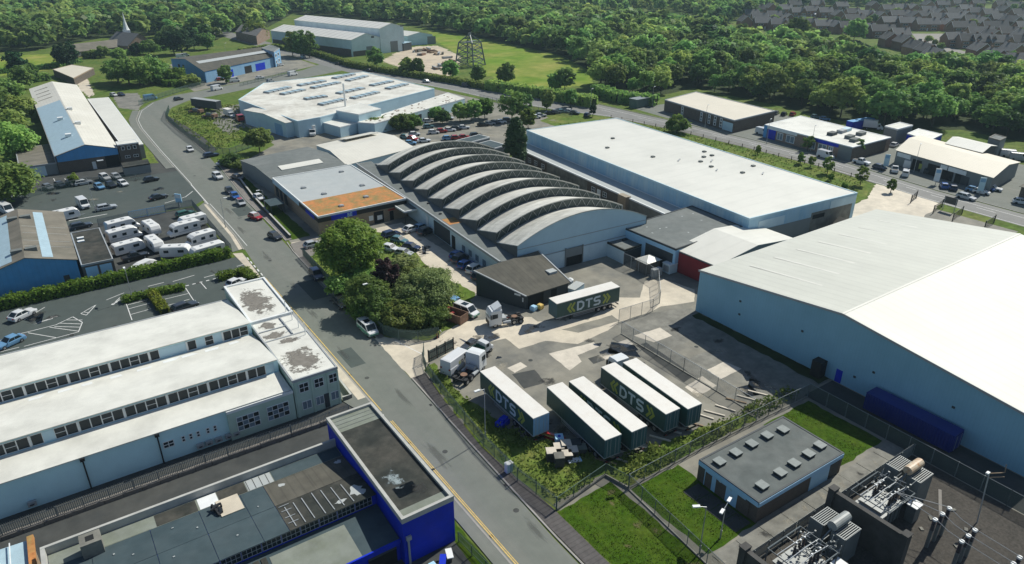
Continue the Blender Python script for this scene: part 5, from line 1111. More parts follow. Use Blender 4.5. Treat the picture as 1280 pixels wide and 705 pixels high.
for a,b,d,k,c,l in ((293,101,10,'van','white','white van by the tree at the blue works'),(325,97,10,'saloon','white','white saloon outside the blue works'),(350,81,20,'hatch','white','white hatchback beside the blue office'),(366,93,25,'van','white','white van on the verge behind the rooflight factory'),(338,101,20,'hatch','silver','silver hatchback in the verge lay-by'),(275,99,10,'hatch','red','red car beside the blue works wall'),(226,71,0,'van','white','white van behind the blue works gable'),(232,69,0,'small_van','silver','silver van behind the blue works gable'),(212,87,15,'hatch','white','white car left of the blue gable')):
    car(a,b,d,k,c,l,g)
g = 'vehicles outside the roadside garages'
for a,b,d,k,c,l in ((953.5,166,-93,'van','white','white van at the blue corner of the trade shop'),(992.5,177.5,-93,'small_van','white','small white van outside the trade shop'),(1077,202.5,-88,'pickup','white','white pickup beside the trade shop end wall'),(1099.6,209,-93,'hatch','navy','navy hatchback beside a tall sign'),(1135,206,20,'van','white','tall white van in front of the repair garage'),(1118.5,212,30,'pickup','white','white pickup in front of the repair garage'),(1132,217,25,'small_van','white','small white van in front of the repair garage'),(1158,213,40,'suv','dark','dark SUV at the garage bay'),
    (1180,232,35,'hatch','blue','blue hatchback on the garage forecourt'),(1191,234.5,35,'hatch','navy','navy hatchback on the garage forecourt'),(1218,237,-80,'hatch','lightblue','light blue hatchback behind the leaning sign'),(1227,239.5,-80,'hatch','white','white hatchback behind the leaning sign'),(1233,235,-80,'hatch','blue','blue hatchback at the end garage wall'),(1241,235,-80,'saloon','white','white saloon at the end garage wall'),(1277,252,-60,'hatch','white','white car in the end garage doorway'),
    (991,142.5,20,'hatch','red','red car between the brick office and the trade shop'),(980,142.5,20,'hatch','black','black car beside the red car'),(970,141,20,'hatch','grey','grey car behind the brick office corner'),(1020,146,-60,'hatch','teal','teal car behind the trade shop'),(1031,148.5,-60,'hatch','lightblue','pale blue car behind the trade shop'),(1118,181,10,'hatch','white','white car behind the garage corner'),(888,151,-90,'hatch','white','white car outside the brick office'),(1262,194,-60,'van','white','white van behind the repair garage'),(1274,198,-60,'van','silver','silver van behind the repair garage')):
    car(a,b,d,k,c,l,g)
g = 'cars on the housing estate'
for a,b,d,k,c,l in ((1150,50,40,'hatch','dark','dark car in the cul-de-sac'),(1158,51,40,'hatch','white','white car in the cul-de-sac'),(1204,75,0,'hatch','blue','blue car on a house drive'),(1210,78,0,'saloon','white','white saloon on a house drive'),(1202,82,0,'hatch','white','white car at the estate corner'),(1195,84,60,'small_van','red','red van at the estate corner'),(1234,32,30,'hatch','lightblue','pale blue car among the far houses')):
    car(a,b,d,k,c,l,g)

# ---- lettering as bold strokes
def ribbon2(path, w, closed=False):
    n = len(path); P = [Vector(p) for p in path]; L, Q = [], []
    for i in range(n):
        a = P[i-1] if (i or closed) else None; b = P[(i+1)%n] if (i < n-1 or closed) else None
        d0 = (P[i]-a).normalized() if a is not None else None; d1 = (b-P[i]).normalized() if b is not None else None
        d0 = d0 or d1; d1 = d1 or d0; n0 = Vector((-d0.y,d0.x)); n1 = Vector((-d1.y,d1.x)); k = n0+n1; k = k/max(.3,k.dot(n0))
        L.append(P[i]+k*w/2); Q.append(P[i]-k*w/2)
    return [(L[i],L[(i+1)%n],Q[(i+1)%n],Q[i]) for i in range(n if closed else n-1)]
GLYPH = {'D': [([(0,0),(.5,0),(.82,.26),(.82,.74),(.5,1),(0,1)],True)], 'T': [([(-.08,1),(.93,1)],False),([(.425,1.0),(.425,-.12)],False)],
         'S': [([(.9,1),(.2,1),(.02,.86),(.02,.64),(.2,.5),(.68,.5),(.84,.36),(.84,.14),(.68,0),(-.06,0)],False)]}
def logo(parent, x0, z0, h, side, y, mg='logo_grey', ml='logo_lime', chev='both', wd=.25):
    """side -1: on the y- face reading towards +x; side 1: on the y+ face reading towards -x"""
    def put(quads, ox, name, m, s=h, sx=h):
        mb = MB()
        for q in quads:
            pts = [(-side*(ox+p.x*sx)+0, y, z0+p.y*s) for p in q]; mb.ext(pts, (0, side*.012, 0))
        mb.build(name, mt[m], parent)
    cw = h*.95; x = x0
    def chevron(ox, flip):
        Q = []
        for k in (0, .5):
            pth = [(.55,1.12),(.08,.5),(.55,-.12)]; pth = [((1.1-p[0]-k) if flip else p[0]+k, p[1]) for p in pth]; Q += ribbon2(pth, .27)
        put(Q, ox, 'chevron', ml)
    if chev in ('both','left'): chevron(x, False); x += h*1.5
    for ch in 'DTS':
        put([q for p, c in GLYPH[ch] for q in ribbon2(p, wd, c)], x, 'letter', mg); x += h*1.22
    if chev in ('both','right'): chevron(x+.1*h, True)

def wheelset(t, xs, ys, r, w, name='wheel'):
    ty = MB().tube((0,-w/2,0),(0,w/2,0),r,14).mesh('tyre'); ri = MB().tube((0,-w/2-.02,0),(0,w/2+.02,0),r*.55,8).mesh('rim')
    for x in xs:
        for y in ys: o = link(name, ty, mt['tyre'], t); o.location = (x,y,r); link('rim', ri, mt['rim'], o)
TG = 'dark green curtain-sided trailers'
def trailer(pix, label, rear_blue=False, lettered=True):
    a, b, c, d = [V2(G(*p, 4.05)) for p in pix]          # front-left, front-right, rear-right, rear-left on the roof
    fr, re = (a+b)/2, (c+d)/2; m = (fr+re)/2; ang = math.atan2(fr.y-re.y, fr.x-re.x)
    t = thing('curtainside_trailer', label, 'trailer', (m.x,m.y,0), ang, TG); L, w = 13.6, 1.275
    MB().box(-L/2+.05,L/2-.06,-w+.02,w-.02,1.25,3.92).build('curtain_side', mt['curtain'], t)
    MB().box(-L/2,L/2,-w,w,3.925,4.05).build('roof', mt['trailer_roof'], t)
    MB().box(L/2-.055,L/2+.02,-w+.01,w-.01,1.15,3.92).build('front_panel', mt['curtain_front'], t)
    for y0, y1 in ((-w+.02,-.01),(.01,w-.02)):
        o = MB().box(-L/2-.03,-L/2+.045,y0,y1,1.25,3.92).build('rear_door', mt['lt_blue' if rear_blue else 'curtain_front'], t)
        for k in (.3,.7): MB().tube((-L/2-.05,y0+(y1-y0)*k,1.3),(-L/2-.05,y0+(y1-y0)*k,3.85),.03,4).build('lock_bar', mt['trim_grey'], o)
    MB().box(-L/2,L/2,-w+.005,w-.005,1.08,1.245).build('floor_rail', mt['trim_grey'], t)
    MB().box(-L/2+.3,L/2-.6,-.5,-.35,.75,1.07).box(-L/2+.3,L/2-.6,.35,.5,.75,1.07).build('chassis', mt['black'], t)
    st = MB()
    for k in range(21):
        for s_ in (-1,1): st.box(-L/2+.4+k*.64,-L/2+.44+k*.64,s_*(w-.012)-.006,s_*(w-.012)+.006,1.2,1.75)
    st.build('curtain_straps', mt['black'], t)['kind'] = 'stuff'
    for y in (-1.18,1.14): MB().box(-1.5,3.2,y,y+.04,.45,.55).box(-1.5,3.2,y,y+.04,.75,.85).build('side_guard', mt['trim_grey'], t)
    for y in (-.8,.7): MB().box(3.5,3.65,y,y+.12,.02,1.07).box(3.4,3.75,y-.06,y+.18,.0,.05).build('landing_leg', mt['black'], t)
    MB().box(-L/2-.02,-L/2+.12,-1.2,1.2,.42,.6).build('rear_bumper', mt['black'], t)
    for y in (-1.0,.7): MB().box(-L/2-.04,-L/2-.021,y,y+.3,.45,.57).build('tail_light', mt['lamp_r'], t)
    wheelset(t, (-4.9,-3.6,-2.3), (-1.05,1.05), .52, .36)
    if lettered:
        for s in (-1,1): logo(t, -4.5, 1.75, 1.45, s, s*(w-.02))
    return t
trailer([(600.9,464),(618,457.6),(685.7,514.9),(667.3,523.4)], 'green DTS trailer with pale blue rear doors, nearest the road fence', True)
trailer([(685,483),(700,476.5),(777,544.3),(758.6,550.5)], 'plain-sided green trailer beside the stacked crates', lettered=False)
trailer([(712.5,477),(728.7,470),(808.8,531.8),(789.5,539.3)], 'green DTS trailer parked close behind the plain-sided one')
trailer([(752.8,459.1),(767,452),(850.4,510.6),(832.9,517.7)], 'green DTS trailer with full logo in view next to the coupled lorry')
trailer([(778.3,452.7),(794.6,446.7),(877.6,504.5),(861.3,512)], 'green trailer coupled to a white cab by the chain-link fence', lettered=False)
trailer([(697,379.3),(687.1,372.5),(763.7,352.3),(773.6,358.3)], 'green DTS trailer standing alone in front of the open-fronted shed')

def tractor(x, y, ang, label, deflector=True):
    t = thing('lorry_cab', label, 'lorry', (x,y,0), ang, 'white lorry tractor units'); w = 1.22; mb = MB()
    loft(mb, [[(x_, -w*k, zb),(x_, -w*k, zt-.1),(x_, -w*k*.92, zt),(x_, w*k*.92, zt),(x_, w*k, zt-.1),(x_, w*k, zb)] for x_, k, zb, zt in ((.75,1,.95,3.35),(1.4,1,.7,3.42),(2.6,1,.5,3.3),(2.95,.98,.45,2.5),(3.0,.95,.5,1.2))])
    mb.build('cab', mt['truck_white'], t)
    MB().quad((2.66,-1.08,3.12),(2.985,-1.1,2.0),(2.985,1.1,2.0),(2.66,1.08,3.12)).build('windscreen', mt['glass'], t).location = (.02,0,0)
    for s in (-1,1):
        MB().ext([(1.5,s*1.225,1.9),(2.55,s*1.225,1.75),(2.5,s*1.2,2.85),(1.5,s*1.2,2.85)], (0,s*.015,0)).build('side_window', mt['glass'], t)
        MB().box(2.7,2.85,s*1.4-.12,s*1.4+.12,1.9,2.7).build('mirror', mt['black'], t); MB().box(2.96,3.03,s*.85-.2,s*.85+.2,.75,1.0).build('headlight', mt['lamp_w'], t)
        MB().box(.8,2.1,s*1.05-.16,s*1.05+.16,.5,.95).build('side_skirt', mt['truck_white'], t); MB().tube((-.9,s*.95,.7),(.5,s*.95,.7),.3,10).build('fuel_tank', mt['trim_grey'], t)
    if deflector: MB().ext([(.8,-1.05,3.37),(2.2,-.95,3.44),(.8,-1.05,4.1)], (0,2.1,0)).build('air_deflector', mt['truck_white'], t)
    MB().box(2.99,3.04,-.9,.9,.55,1.3).build('grille', mt['black'], t)
    MB().box(-3.3,.75,-.45,-.28,.75,1.0).box(-3.3,.75,.28,.45,.75,1.0).box(-3.3,-3.1,-.9,.9,.7,.95).build('chassis', mt['black'], t)
    MB().lathe(-1.9,0,[(.55,1.0),(.55,1.12)],12).build('fifth_wheel', mt['rust'], t); MB().box(-.2,.5,-.8,.8,1.0,1.5).build('air_tanks', mt['trim_grey'], t); MB().box(-3.3,-2.6,-1.2,-.72,1.03,1.1).box(-3.3,-2.6,.72,1.2,1.03,1.1).build('mudguard', mt['black'], t)
    MB().path([(.7,.4,1.6),(.2,.5,1.3),(-.8,.3,1.2)],.03,4).build('air_line', PAINT['red'], t)
    wheelset(t, (2.0,), (-1.05,1.05), .5, .32); wheelset(t, (-1.5,-2.75), (-.95,.95), .5, .5)
    return t
x, y = G(630,404); tractor(x, y, R(165), 'white lorry cab with roof deflector standing alone in the yard')
x, y = G(588,468); tractor(x, y, R(28), 'white lorry cab with bare chassis behind the DTS van', False)
a, b, c_, d_ = [V2(G(*p, 4.05)) for p in [(778.3,452.7),(794.6,446.7),(877.6,504.5),(861.3,512)]]; ax = ((a+b)-(c_+d_)).normalized(); m = (a+b)/2 + ax*.6
tractor(m.x, m.y, math.atan2(ax.y, ax.x), 'white lorry cab coupled to a trailer by the chain-link fence', False)
# DTS van, tipper, skip, container
x, y = G(572,459); c = car(0,0,22,'van','white','white DTS high-roof van beside the yard gate', None, xy=(x,y))
c.scale = (1.12,1.08,1.12)
for s in (-1,1): logo(c, -.9, 1.25, .42, s, s*1.006, 'black', 'logo_lime', 'left', .32)
x, y = G(598,443); t = thing('tipper_truck', 'green dropside tipper pickup behind the DTS van', 'truck', (x,y,0), R(12))
MB().box(-2.6,.6,-1.0,1.0,.85,.95).box(-2.6,-2.5,-1,1,.95,1.35).box(.5,.6,-1,1,.95,1.5).box(-2.5,.5,-1,-.92,.95,1.35).box(-2.5,.5,.92,1,.95,1.35).build('load_bed', PAINT['green'], t)
mb = MB(); loft(mb, [[(x_,-.95*k,zb),(x_,-.95*k,zt-.1),(x_,-.85*k,zt),(x_,.85*k,zt),(x_,.95*k,zt-.1),(x_,.95*k,zb)] for x_,k,zb,zt in ((.75,1,.5,2.0),(1.6,1,.45,2.05),(2.1,.98,.45,1.25),(2.6,.9,.45,1.05))]); mb.build('cab', PAINT['white'], t)
MB().quad((1.68,-.8,1.95),(2.12,-.85,1.28),(2.12,.85,1.28),(1.68,.8,1.95)).build('windscreen', mt['glass'], t).location = (.03,0,.02)
for s in (-1,1): MB().box(.9,1.55,s*.955-.01,s*.955+.01,1.25,1.85).build('side_window', mt['glass'], t)
wheelset(t, (1.9,-1.6), (-.85,.85), .36, .24); MB().box(-2.4,2.2,-.4,.4,.5,.8).build('chassis', mt['black'], t)
x, y = G(566,399); t = thing('rusty_skip', 'rusty open-topped skip full of scrap by the shrubs', 'skip', (x,y,0), R(-68))
for a_ in ((-2.6,2.6,-1.15,-1.05,.1,1.7),(-2.6,2.6,1.05,1.15,.1,1.7),(-2.6,-2.5,-1.05,1.05,.1,1.7),(2.5,2.6,-1.05,1.05,.1,1.7)): MB().box(*a_).build('side_panel', mt['rust'], t)
MB().box(-2.5,2.5,-1.05,1.05,.05,.15).build('floor', mt['rust'], t)
for k in range(7): MB().box(-2.4+k*.78,-2.3+k*.78,-1.2,-1.152,.1,1.7).box(-2.4+k*.78,-2.3+k*.78,1.152,1.2,.1,1.7).build('rib', mt['rust'], t)
for k in range(9): MB().obox(rnd.uniform(-2,2),rnd.uniform(-.7,.7),.2,rnd.uniform(.7,1.7),rnd.uniform(.4,1.1),rnd.uniform(.2,.7),rnd.uniform(0,3)).build('scrap', mt[rnd.choice(('char','oak','wood','red_door'))], t)
t = bthing('blue_container', 'long deep blue shipping container against the pale warehouse wall', 'container', (89.6,34.5))
MB().box(88.4,90.85,28.6,40.6,.15,2.75).build('body', mt['container_blue'], t); MB().box(88.35,90.9,28.55,40.65,2.75,2.82).build('roof', mt['container_blue'], t)
for k in range(30): MB().box(88.32,88.398,28.8+k*.4,29.0+k*.4,.3,2.7).build('rib', mt['container_blue'], t)
for x_ in (88.5,89.66): MB().box(x_,x_+1.1,28.5,28.59,.3,2.6).build('door', mt['container_blue'], t); MB().tube((x_+.55,28.46,.3),(x_+.55,28.46,2.6),.03,4).build('lock_bar', mt['trim_grey'], t)
x, y = G(1074,160); t = thing('blue_skip_container', 'bright blue container behind the trade shop', 'container', (x,y,0), R(-5)); MB().box(-6,6,-1.3,1.3,.1,3.0).build('body', mt['deep_blue'], t); MB().box(-6.05,6.05,-1.35,1.35,3,3.1).build('lid', mt['mid_blue'], t)
# lot lorries near the rooflight factory
x, y = G(259,137); t = thing('dark_trailer', 'long dark box trailer on the weedy lot', 'trailer', (x,y,0), R(-62)); MB().box(-7.2,7.2,-1.3,1.3,1.1,4.0).build('body', mt['dark_wall'], t); MB().box(-7.25,7.25,-1.32,1.32,4.0,4.1).build('roof', mt['trim_grey'], t); wheelset(t, (-5,-3.8,-2.6), (-1.05,1.05), .5, .36); MB().box(-7,6.5,-.5,.5,.7,1.09).build('chassis', mt['black'], t)
for (a_,b_,ang,l) in ((245,142,-60,'stripped lorry chassis with rusty drums on the weedy lot'),(262,148,-60,'scrap lorry chassis with grey tank beside the dark trailer')):
    x, y = G(a_,b_); t = thing('scrap_chassis', l, 'lorry', (x,y,0), R(ang)); MB().box(-3.5,3.5,-.5,-.3,.7,1).box(-3.5,3.5,.3,.5,.7,1).build('frame', mt['rust'], t); wheelset(t, (-2.6,-1.4,2.6), (-1,1), .5, .35); MB().tube((-1,0,1.5),(1.5,0,1.5),.7,10).build('tank', mt['tx_grey'], t); MB().box(2.2,3.6,-1,1,.9,1.9).build('engine', mt['rust'], t)
def box_lorry(a_, b_, ang, label, m='caravan', scale=1):
    x, y = G(a_,b_); t = thing('box_lorry', label, 'lorry', (x,y,0), R(ang)); t.scale = (scale,)*3
    MB().box(-3.2,1.4,-1.15,1.15,.95,3.3).build('box_body', mt[m], t); MB().box(-3.25,1.45,-1.18,1.18,3.3,3.38).build('roof', mt['trailer_roof'], t)
    mb = MB(); loft(mb, [[(x_,-1.05*k,zb),(x_,-1.05*k,zt-.1),(x_,-.95*k,zt),(x_,.95*k,zt),(x_,1.05*k,zt-.1),(x_,1.05*k,zb)] for x_,k,zb,zt in ((1.5,1,.5,2.3),(2.4,1,.45,2.3),(3.0,.97,.45,1.4),(3.5,.9,.45,1.15))]); mb.build('cab', mt['truck_white'], t)
    MB().quad((2.5,-.9,2.2),(3.02,-.92,1.42),(3.02,.92,1.42),(2.5,.9,2.2)).build('windscreen', mt['glass'], t).location = (.03,0,.02)
    for s in (-1,1): MB().box(1.7,2.4,s*1.06-.012,s*1.06+.012,1.4,2.1).build('side_window', mt['glass'], t)
    wheelset(t, (2.6,-1.8), (-.95,.95), .4, .28); MB().box(-3,3,-.4,.4,.5,.9).build('chassis', mt['black'], t); return t
box_lorry(391,168,-110,'white box lorry beside the pale gabled unit'); box_lorry(1090,162,-60,'white lorry behind the trade shop end'); box_lorry(287,146,-80,'small white lorry on the hardstanding of the weedy lot', scale=.9)
x, y = G(301,152); t = thing('red_lorry_cab', 'red lorry cab beside the pale gabled unit', 'lorry', (x,y,0), R(-85)); mb = MB(); loft(mb, [[(x_,-1.1*k,.6),(x_,-1.1*k,zt),(x_,1.1*k,zt),(x_,1.1*k,.6)] for x_,k,zt in ((-1,1,2.7),(1,1,2.6),(1.2,.95,1.6))]); mb.build('cab', PAINT['red'], t); MB().box(-4,-1,-.5,.5,.7,1).build('chassis', mt['black'], t); wheelset(t, (.4,-3), (-.95,.95), .48, .3); MB().box(1.05,1.16,-.95,.95,1.65,2.5).build('windscreen', mt['glass'], t)

# ---- caravans and motorhomes
CG = 'caravans and motorhomes in the yard'
def caravan(a_, b_, ang, L, label):
    x, y = G(a_, b_, 1.4); t = thing('caravan', label, 'caravan', (x,y,0), R(ang), CG); w = 1.12; mb = MB()
    loft(mb, [[(x_,-w,zb),(x_,-w,zt-.15),(x_,-w*.85,zt),(x_,w*.85,zt),(x_,w,zt-.15),(x_,w,zb)] for x_,zb,zt in ((-L/2,.65,2.2),(-L/2+.2,.45,2.5),(-L/2+.5,.4,2.58),(L/2-.9,.4,2.58),(L/2-.4,.45,2.35),(L/2-.05,.55,1.7),(L/2,.7,1.3))]); mb.build('body', mt['caravan'], t)
    for s in (-1,1):
        for x_, l in ((-L*.36,1.0),(L*.12,1.2)): MB().box(x_,x_+l,s*w-.012,s*w+.012,1.3,1.9).build('side_window', mt['glass'], t)
    MB().box(-L/2-.02,-L/2+.1,-.75,.75,1.3,1.9).build('rear_window', mt['glass_pale'], t)
    for x_ in (-L*.22,L*.12): MB().box(x_,x_+.5,-.3,.3,2.585,2.66).build('roof_hatch', mt['trim_grey'], t)
    MB().path([(L/2-.1,-.5,.5),(L/2+1.2,0,.5),(L/2-.1,.5,.5)],.05,4).build('drawbar', mt['steel'], t); wheelset(t, (-.2,), (-1.0,1.0), .33, .2)
    MB().box(-.1,.55,w+.002,w+.02,.5,2.2).build('door', mt['trim_grey'], t); return t
def motorhome(a_, b_, ang, label, L=7.0, over=True):
    x, y = G(a_, b_, 1.5); t = thing('motorhome', label, 'motorhome', (x,y,0), R(ang), CG); w = 1.15; f = L/2
    st = [(-f,.6,2.7),(-f+.2,.5,2.9),(f-2.2,.5,2.95),(f-1.5,.5,2.85),(f-.9,.5,2.5 if over else 2.1),(f-.75,.5,1.45),(f-.1,.5,1.1),(f,.55,.8)]
    mb = MB(); loft(mb, [[(x_,-w,zb),(x_,-w,zt-.15),(x_,-w*.86,zt),(x_,w*.86,zt),(x_,w,zt-.15),(x_,w,zb)] for x_,zb,zt in st]); mb.build('body', mt['caravan'], t)
    MB().quad((f-.86,-.95,2.2),(f-.72,-.98,1.5),(f-.72,.98,1.5),(f-.86,.95,2.2)).build('windscreen', mt['glass'], t).location = (.03,0,0)
    for s in (-1,1):
        MB().box(f-1.8,f-1.05,s*w-.012,s*w+.012,1.3,1.95).build('cab_window', mt['glass'], t)
        for x_, l in ((-L*.4,.9),(-L*.1,.9)): MB().box(x_,x_+l,s*w-.012,s*w+.012,1.5,2.1).build('side_window', mt['glass'], t)
        MB().box(-L*.45,f-2.0,s*w-.01,s*w+.008,1.05,1.16).build('side_stripe', mt['trim_grey'], t)
    for x_ in (-L*.3,0): MB().box(x_,x_+.6,-.35,.35,2.96,3.03).build('roof_hatch', mt['trim_grey'], t)
    wheelset(t, (f-.9,-f+1.6), (-1.0,1.0), .36, .24); return t
motorhome(153,281,12,'white motorhome with dark side stripe at the blue gate, rear one of the pair', over=False); motorhome(155,292,12,'white motorhome with long dark side window, front one of the pair')
caravan(160,308,12,6.2,'white caravan in front of the pair of motorhomes'); caravan(189,284,-80,6.0,'white caravan end-on behind another caravan'); caravan(193,304,-82,6.4,'white caravan end-on in the middle of the yard')
motorhome(229,285,192,'large white motorhome with overcab by the road fence'); motorhome(238,277,192,'white motorhome half hidden behind a larger one', over=False); motorhome(250,298,195,'white motorhome with black flash near the hedge', 6.4)
caravan(220,313,-28,6.0,'white caravan at an angle by the hedge'); caravan(259,312,192,7.0,'long white caravan alongside the hedge end'); caravan(80,268,12,6.4,'white caravan with a flared front at the end of the blue-gabled shed')
x, y = G(177,332,1); t = thing('covered_boat', 'boat under a white cover beside the hedge', 'boat', (x,y,0), R(200)); mb = MB(); loft(mb, [[(x_,-w_,.7),(x_,-w_*.8,zt),(x_,w_*.8,zt),(x_,w_,.7)] for x_,w_,zt in ((-3.0,.9,1.2),(-1.5,1.1,1.9),(.5,1.05,1.7),(2.2,.7,1.25),(3.4,.15,.85))]); mb.build('cover', mt['caravan'], t); MB().box(-2.5,3.6,-.1,.1,.35,.45).build('trailer_beam', mt['steel'], t); wheelset(t, (-1.2,), (-.95,.95), .3, .18)
ORDW = ('first','second','third','fourth','fifth','sixth','seventh','eighth','ninth','tenth','eleventh','twelfth','thirteenth','fourteenth','fifteenth')
# ================================================================= fences, walls, lamps, substation, yard clutter
def seglen(pts): return [(V2(a), V2(b)) for a, b in zip(pts, pts[1:])]
def palisade(name, label, pts, h, m, cat='fence', sp=.17, pw=.07, base=None, z0=0.):
    t = bthing(name, label, cat, pts[0]); pm = MB(); rl = MB()
    for a, b in seglen(pts):
        L = (b-a).length; d = (b-a)/L; an = math.atan2(d.y,d.x)
        n = max(1, round(L/2.75))
        for k in range(n+1):
            p = a+d*L*k/n; MB().obox(p.x+d.y*.05,p.y-d.x*.05,z0-.1,z0+h-.1,.1,.06,an).build('post', mt[m], t)
        for z in (.35,h-.35): c = (a+b)/2; rl.obox(c.x,c.y,z0+z,z0+z+.06,L,.04,an)
        k = int(L/sp)
        for i in range(k):
            p = a+d*(i+.5)*sp; pm.obox(p.x-d.y*.03,p.y+d.x*.03,z0+.05,z0+h+rnd.uniform(-.02,.02),pw,.015,an)
    rl.build('rail', mt[m], t); o = pm.build('pale_row', mt[m], t); o['kind'] = 'stuff'
    if base: ribbon(pts, .3, -.1, base).build('plinth', mt['concrete_grey'], t)
    return t
def linkfence(name, label, pts, h, wire='wire', pm='steel', sp=3.0, plinth=0, cat='fence', hs=None):
    t = bthing(name, label, cat, pts[0])
    for a, b in seglen(pts):
        L = (b-a).length; d = (b-a)/L; n = max(1, round(L/sp))
        for k in range(n+1): p = a+d*L*k/n; MB().tube((p.x,p.y,-.1),(p.x,p.y,h+.05),.05,6).build('post', mt[pm], t)
        for k in range(n):
            p, q = a+d*L*k/n, a+d*L*(k+1)/n; MB().quad((p.x,p.y,.05+plinth),(q.x,q.y,.05+plinth),(q.x,q.y,h),(p.x,p.y,h)).build('mesh_panel', mt[wire], t)
        MB().tube((a.x,a.y,h),(b.x,b.y,h),.035,5).build('top_rail', mt[pm], t)
    if plinth: ribbon(pts, .25, -.1, plinth).build('plinth', mt['concrete_grey'], t)
    return t
palisade('palisade_fence', 'green palisade fence between the lorry yard and the road pavement', [(44,89.4),(42.4,86.8),(41.5,84),(40.3,75),(39.3,64),(39.2,56),(40.1,49.4)], 2.2, 'palisade')
palisade('palisade_fence', 'curved green palisade fence around the tree island corner', [(41.5,139),(40.9,120),(40.7,103),(41.2,98.5),(42.6,95.6),(45,93.4),(48.5,92.6)], 2.1, 'palisade', sp=.13)
linkfence('panel_fence', 'dark mesh fence with plinth behind the front lawn', [(40.1,49.3),(48.7,50.6),(49.5,47.3)], 2.0, 'wire_green', 'palisade', 2.5, .35)
linkfence('mesh_fence', 'grey mesh fence between the two lawns', [(49.5,47.2),(48.9,40),(48.2,31)], 2.2, 'wire_green', 'palisade_grey', 2.6, .15)
linkfence('mesh_fence', 'grey mesh fence along the weeds behind the switch house', [(49.6,47.35),(63,47.5),(76,47.2),(84.5,46.9)], 2.2, 'wire_green', 'palisade_grey', 2.6, .1)
linkfence('mesh_fence', 'tall dark mesh fence beside the pale warehouse apron', [(84.6,46.9),(84.4,20),(84.2,-12)], 2.3, 'wire_green', 'palisade_grey', 3)
palisade('compound_fence', 'grey palisade fence in front of the transformers', [(50.2,31.35),(60,31.3),(72,31.25),(84.2,31.2)], 1.9, 'palisade_grey', sp=.12, pw=.085)
linkfence('chain_link_fence', 'chain-link fence with pale posts dividing the lorry yard', [(74.7,48.8),(74.7,62),(74.7,76.2)], 2.4, plinth=.12)
linkfence('chain_link_fence', 'angled chain-link fence beside the lone trailer', [(77.2,79.6),(84.9,79.1),(88.3,80.7)], 2.5)
linkfence('chain_link_fence', 'tall chain-link fence by the pyramid kiosk', [(88.3,80.8),(94.1,87),(94.8,91),(94.4,97.2)], 2.8, sp=2.2)
t = bthing('yard_gate', 'dark green timber-backed gate at the yard entrance', 'gate', G(552,442)); a, b = V2(G(536,453)), V2(G(567,437))
d = (b-a).normalized(); L = (b-a).length; an = math.atan2(d.y,d.x)
for k in range(4): p = a+d*L*k/3; MB().obox(p.x,p.y,-.05,2.3,.14,.14,an).build('post', mt['black'], t)
for k in range(14): p = a+d*L*(k+.5)/14; MB().obox(p.x,p.y,.1,2.1,L/14-.04,.03,an).build('board', mt['palisade'], t)
for z in (.5,1.6): c = (a+b)/2; MB().obox(c.x+d.y*.06,c.y-d.x*.06,z,z+.12,L,.06,an).build('rail', mt['black'], t)
palisade('yard_fence', 'grey palisade fence along the road side of the caravan yard', [(29.6,149.8),(29.5,168),(29.4,186)], 2.2, 'palisade_grey')
palisade('yard_fence', 'grey palisade fence behind the motorhomes', [(8,183.6),(14.6,184.4)], 2.0, 'palisade_grey'); palisade('yard_fence', 'short grey palisade fence right of the blue gate', [(23,185.6),(29.4,186)], 2.0, 'palisade_grey')
t = bthing('blue_gate', 'blue barred double gate of the caravan yard', 'gate', (19,185))
for k in range(2):
    x0 = 14.8+k*4.05; f = MB().box(x0,x0+.08,184.9,184.98,0,2).box(x0+3.9,x0+3.98,184.9,184.98,0,2).box(x0+.08,x0+3.9,184.9,184.98,.15,.23).box(x0+.08,x0+3.9,184.9,184.98,1.9,1.98)
    o = f.build('leaf_frame', mt['mid_blue'], t); bm_ = MB()
    for i in range(24): bm_.box(x0+.15+i*.155,x0+.19+i*.155,184.92,184.96,.24,1.89)
    q = bm_.build('bars', mt['mid_blue'], o)
palisade('lane_fence', 'pale grey palisade fence on a low wall along the service lane', [(-40,80.6),(0,80.6),(27.4,80.4)], 1.5, 'palisade_grey', sp=.2, base=None, z0=.5)
t = bthing('lane_wall', 'low rubble wall under the service lane fence', 'wall', (0,80.6)); 
for k in range(33): MB().box(-40+k*2.04,-38+k*2.04-.01,80.3,80.95-.04*(k%3),-.1,.5+.05*(k%2)).build('wall_block', mt['paving'], t)
palisade('lot_fence', 'green palisade fence curving round the weedy lot', px((212,138),(208,149),(225,165),(241,177),(262,191.5),(288,194),(318,183)), 2.3, 'palisade', sp=.2)
palisade('bend_fence', 'green palisade fence on the outside of the road bend', px((174,132),(190,126),(212,119),(235,112),(256,107)), 2.2, 'palisade', sp=.22)
linkfence('car_park_fence', 'grey mesh fence behind the left car park row', px((36,247),(70,238),(110,230),(190,223)), 1.8, 'wire_green', 'palisade_grey', 4)
palisade('works_fence', 'green railings in front of the blue works', px((300,108),(345,97),(372,89)), 1.8, 'palisade', sp=.3)
palisade('road_fence', 'grey railings between the main road and the staff car park', px((600,123),(660,137),(715,146)), 1.8, 'palisade_grey', sp=.35)
t = bthing('store_wall', 'low brick wall with coping in front of the roadside store', 'wall', (43,180)); ribbon([(42.8,151),(43.4,168),(44.2,185),(45.8,205)], .3, -.1, .7).build('brickwork', mt['brown_brick'], t); ribbon([(42.8,151),(43.4,168),(44.2,185),(45.8,205)], .38, .702, .78).build('coping', mt['coping'], t)
t = bthing('corner_wall', 'short low wall enclosing the green strip at the office corner', 'wall', (29,88)); ribbon([(28.0,84.3),(29.3,84.2),(29.5,90.5)], .25, -.05, .7).build('brickwork', mt['concrete_grey'], t); ribbon([(28.0,84.3),(29.3,84.2),(29.5,90.5)], .3, .702, .76).build('coping', mt['coping'], t)
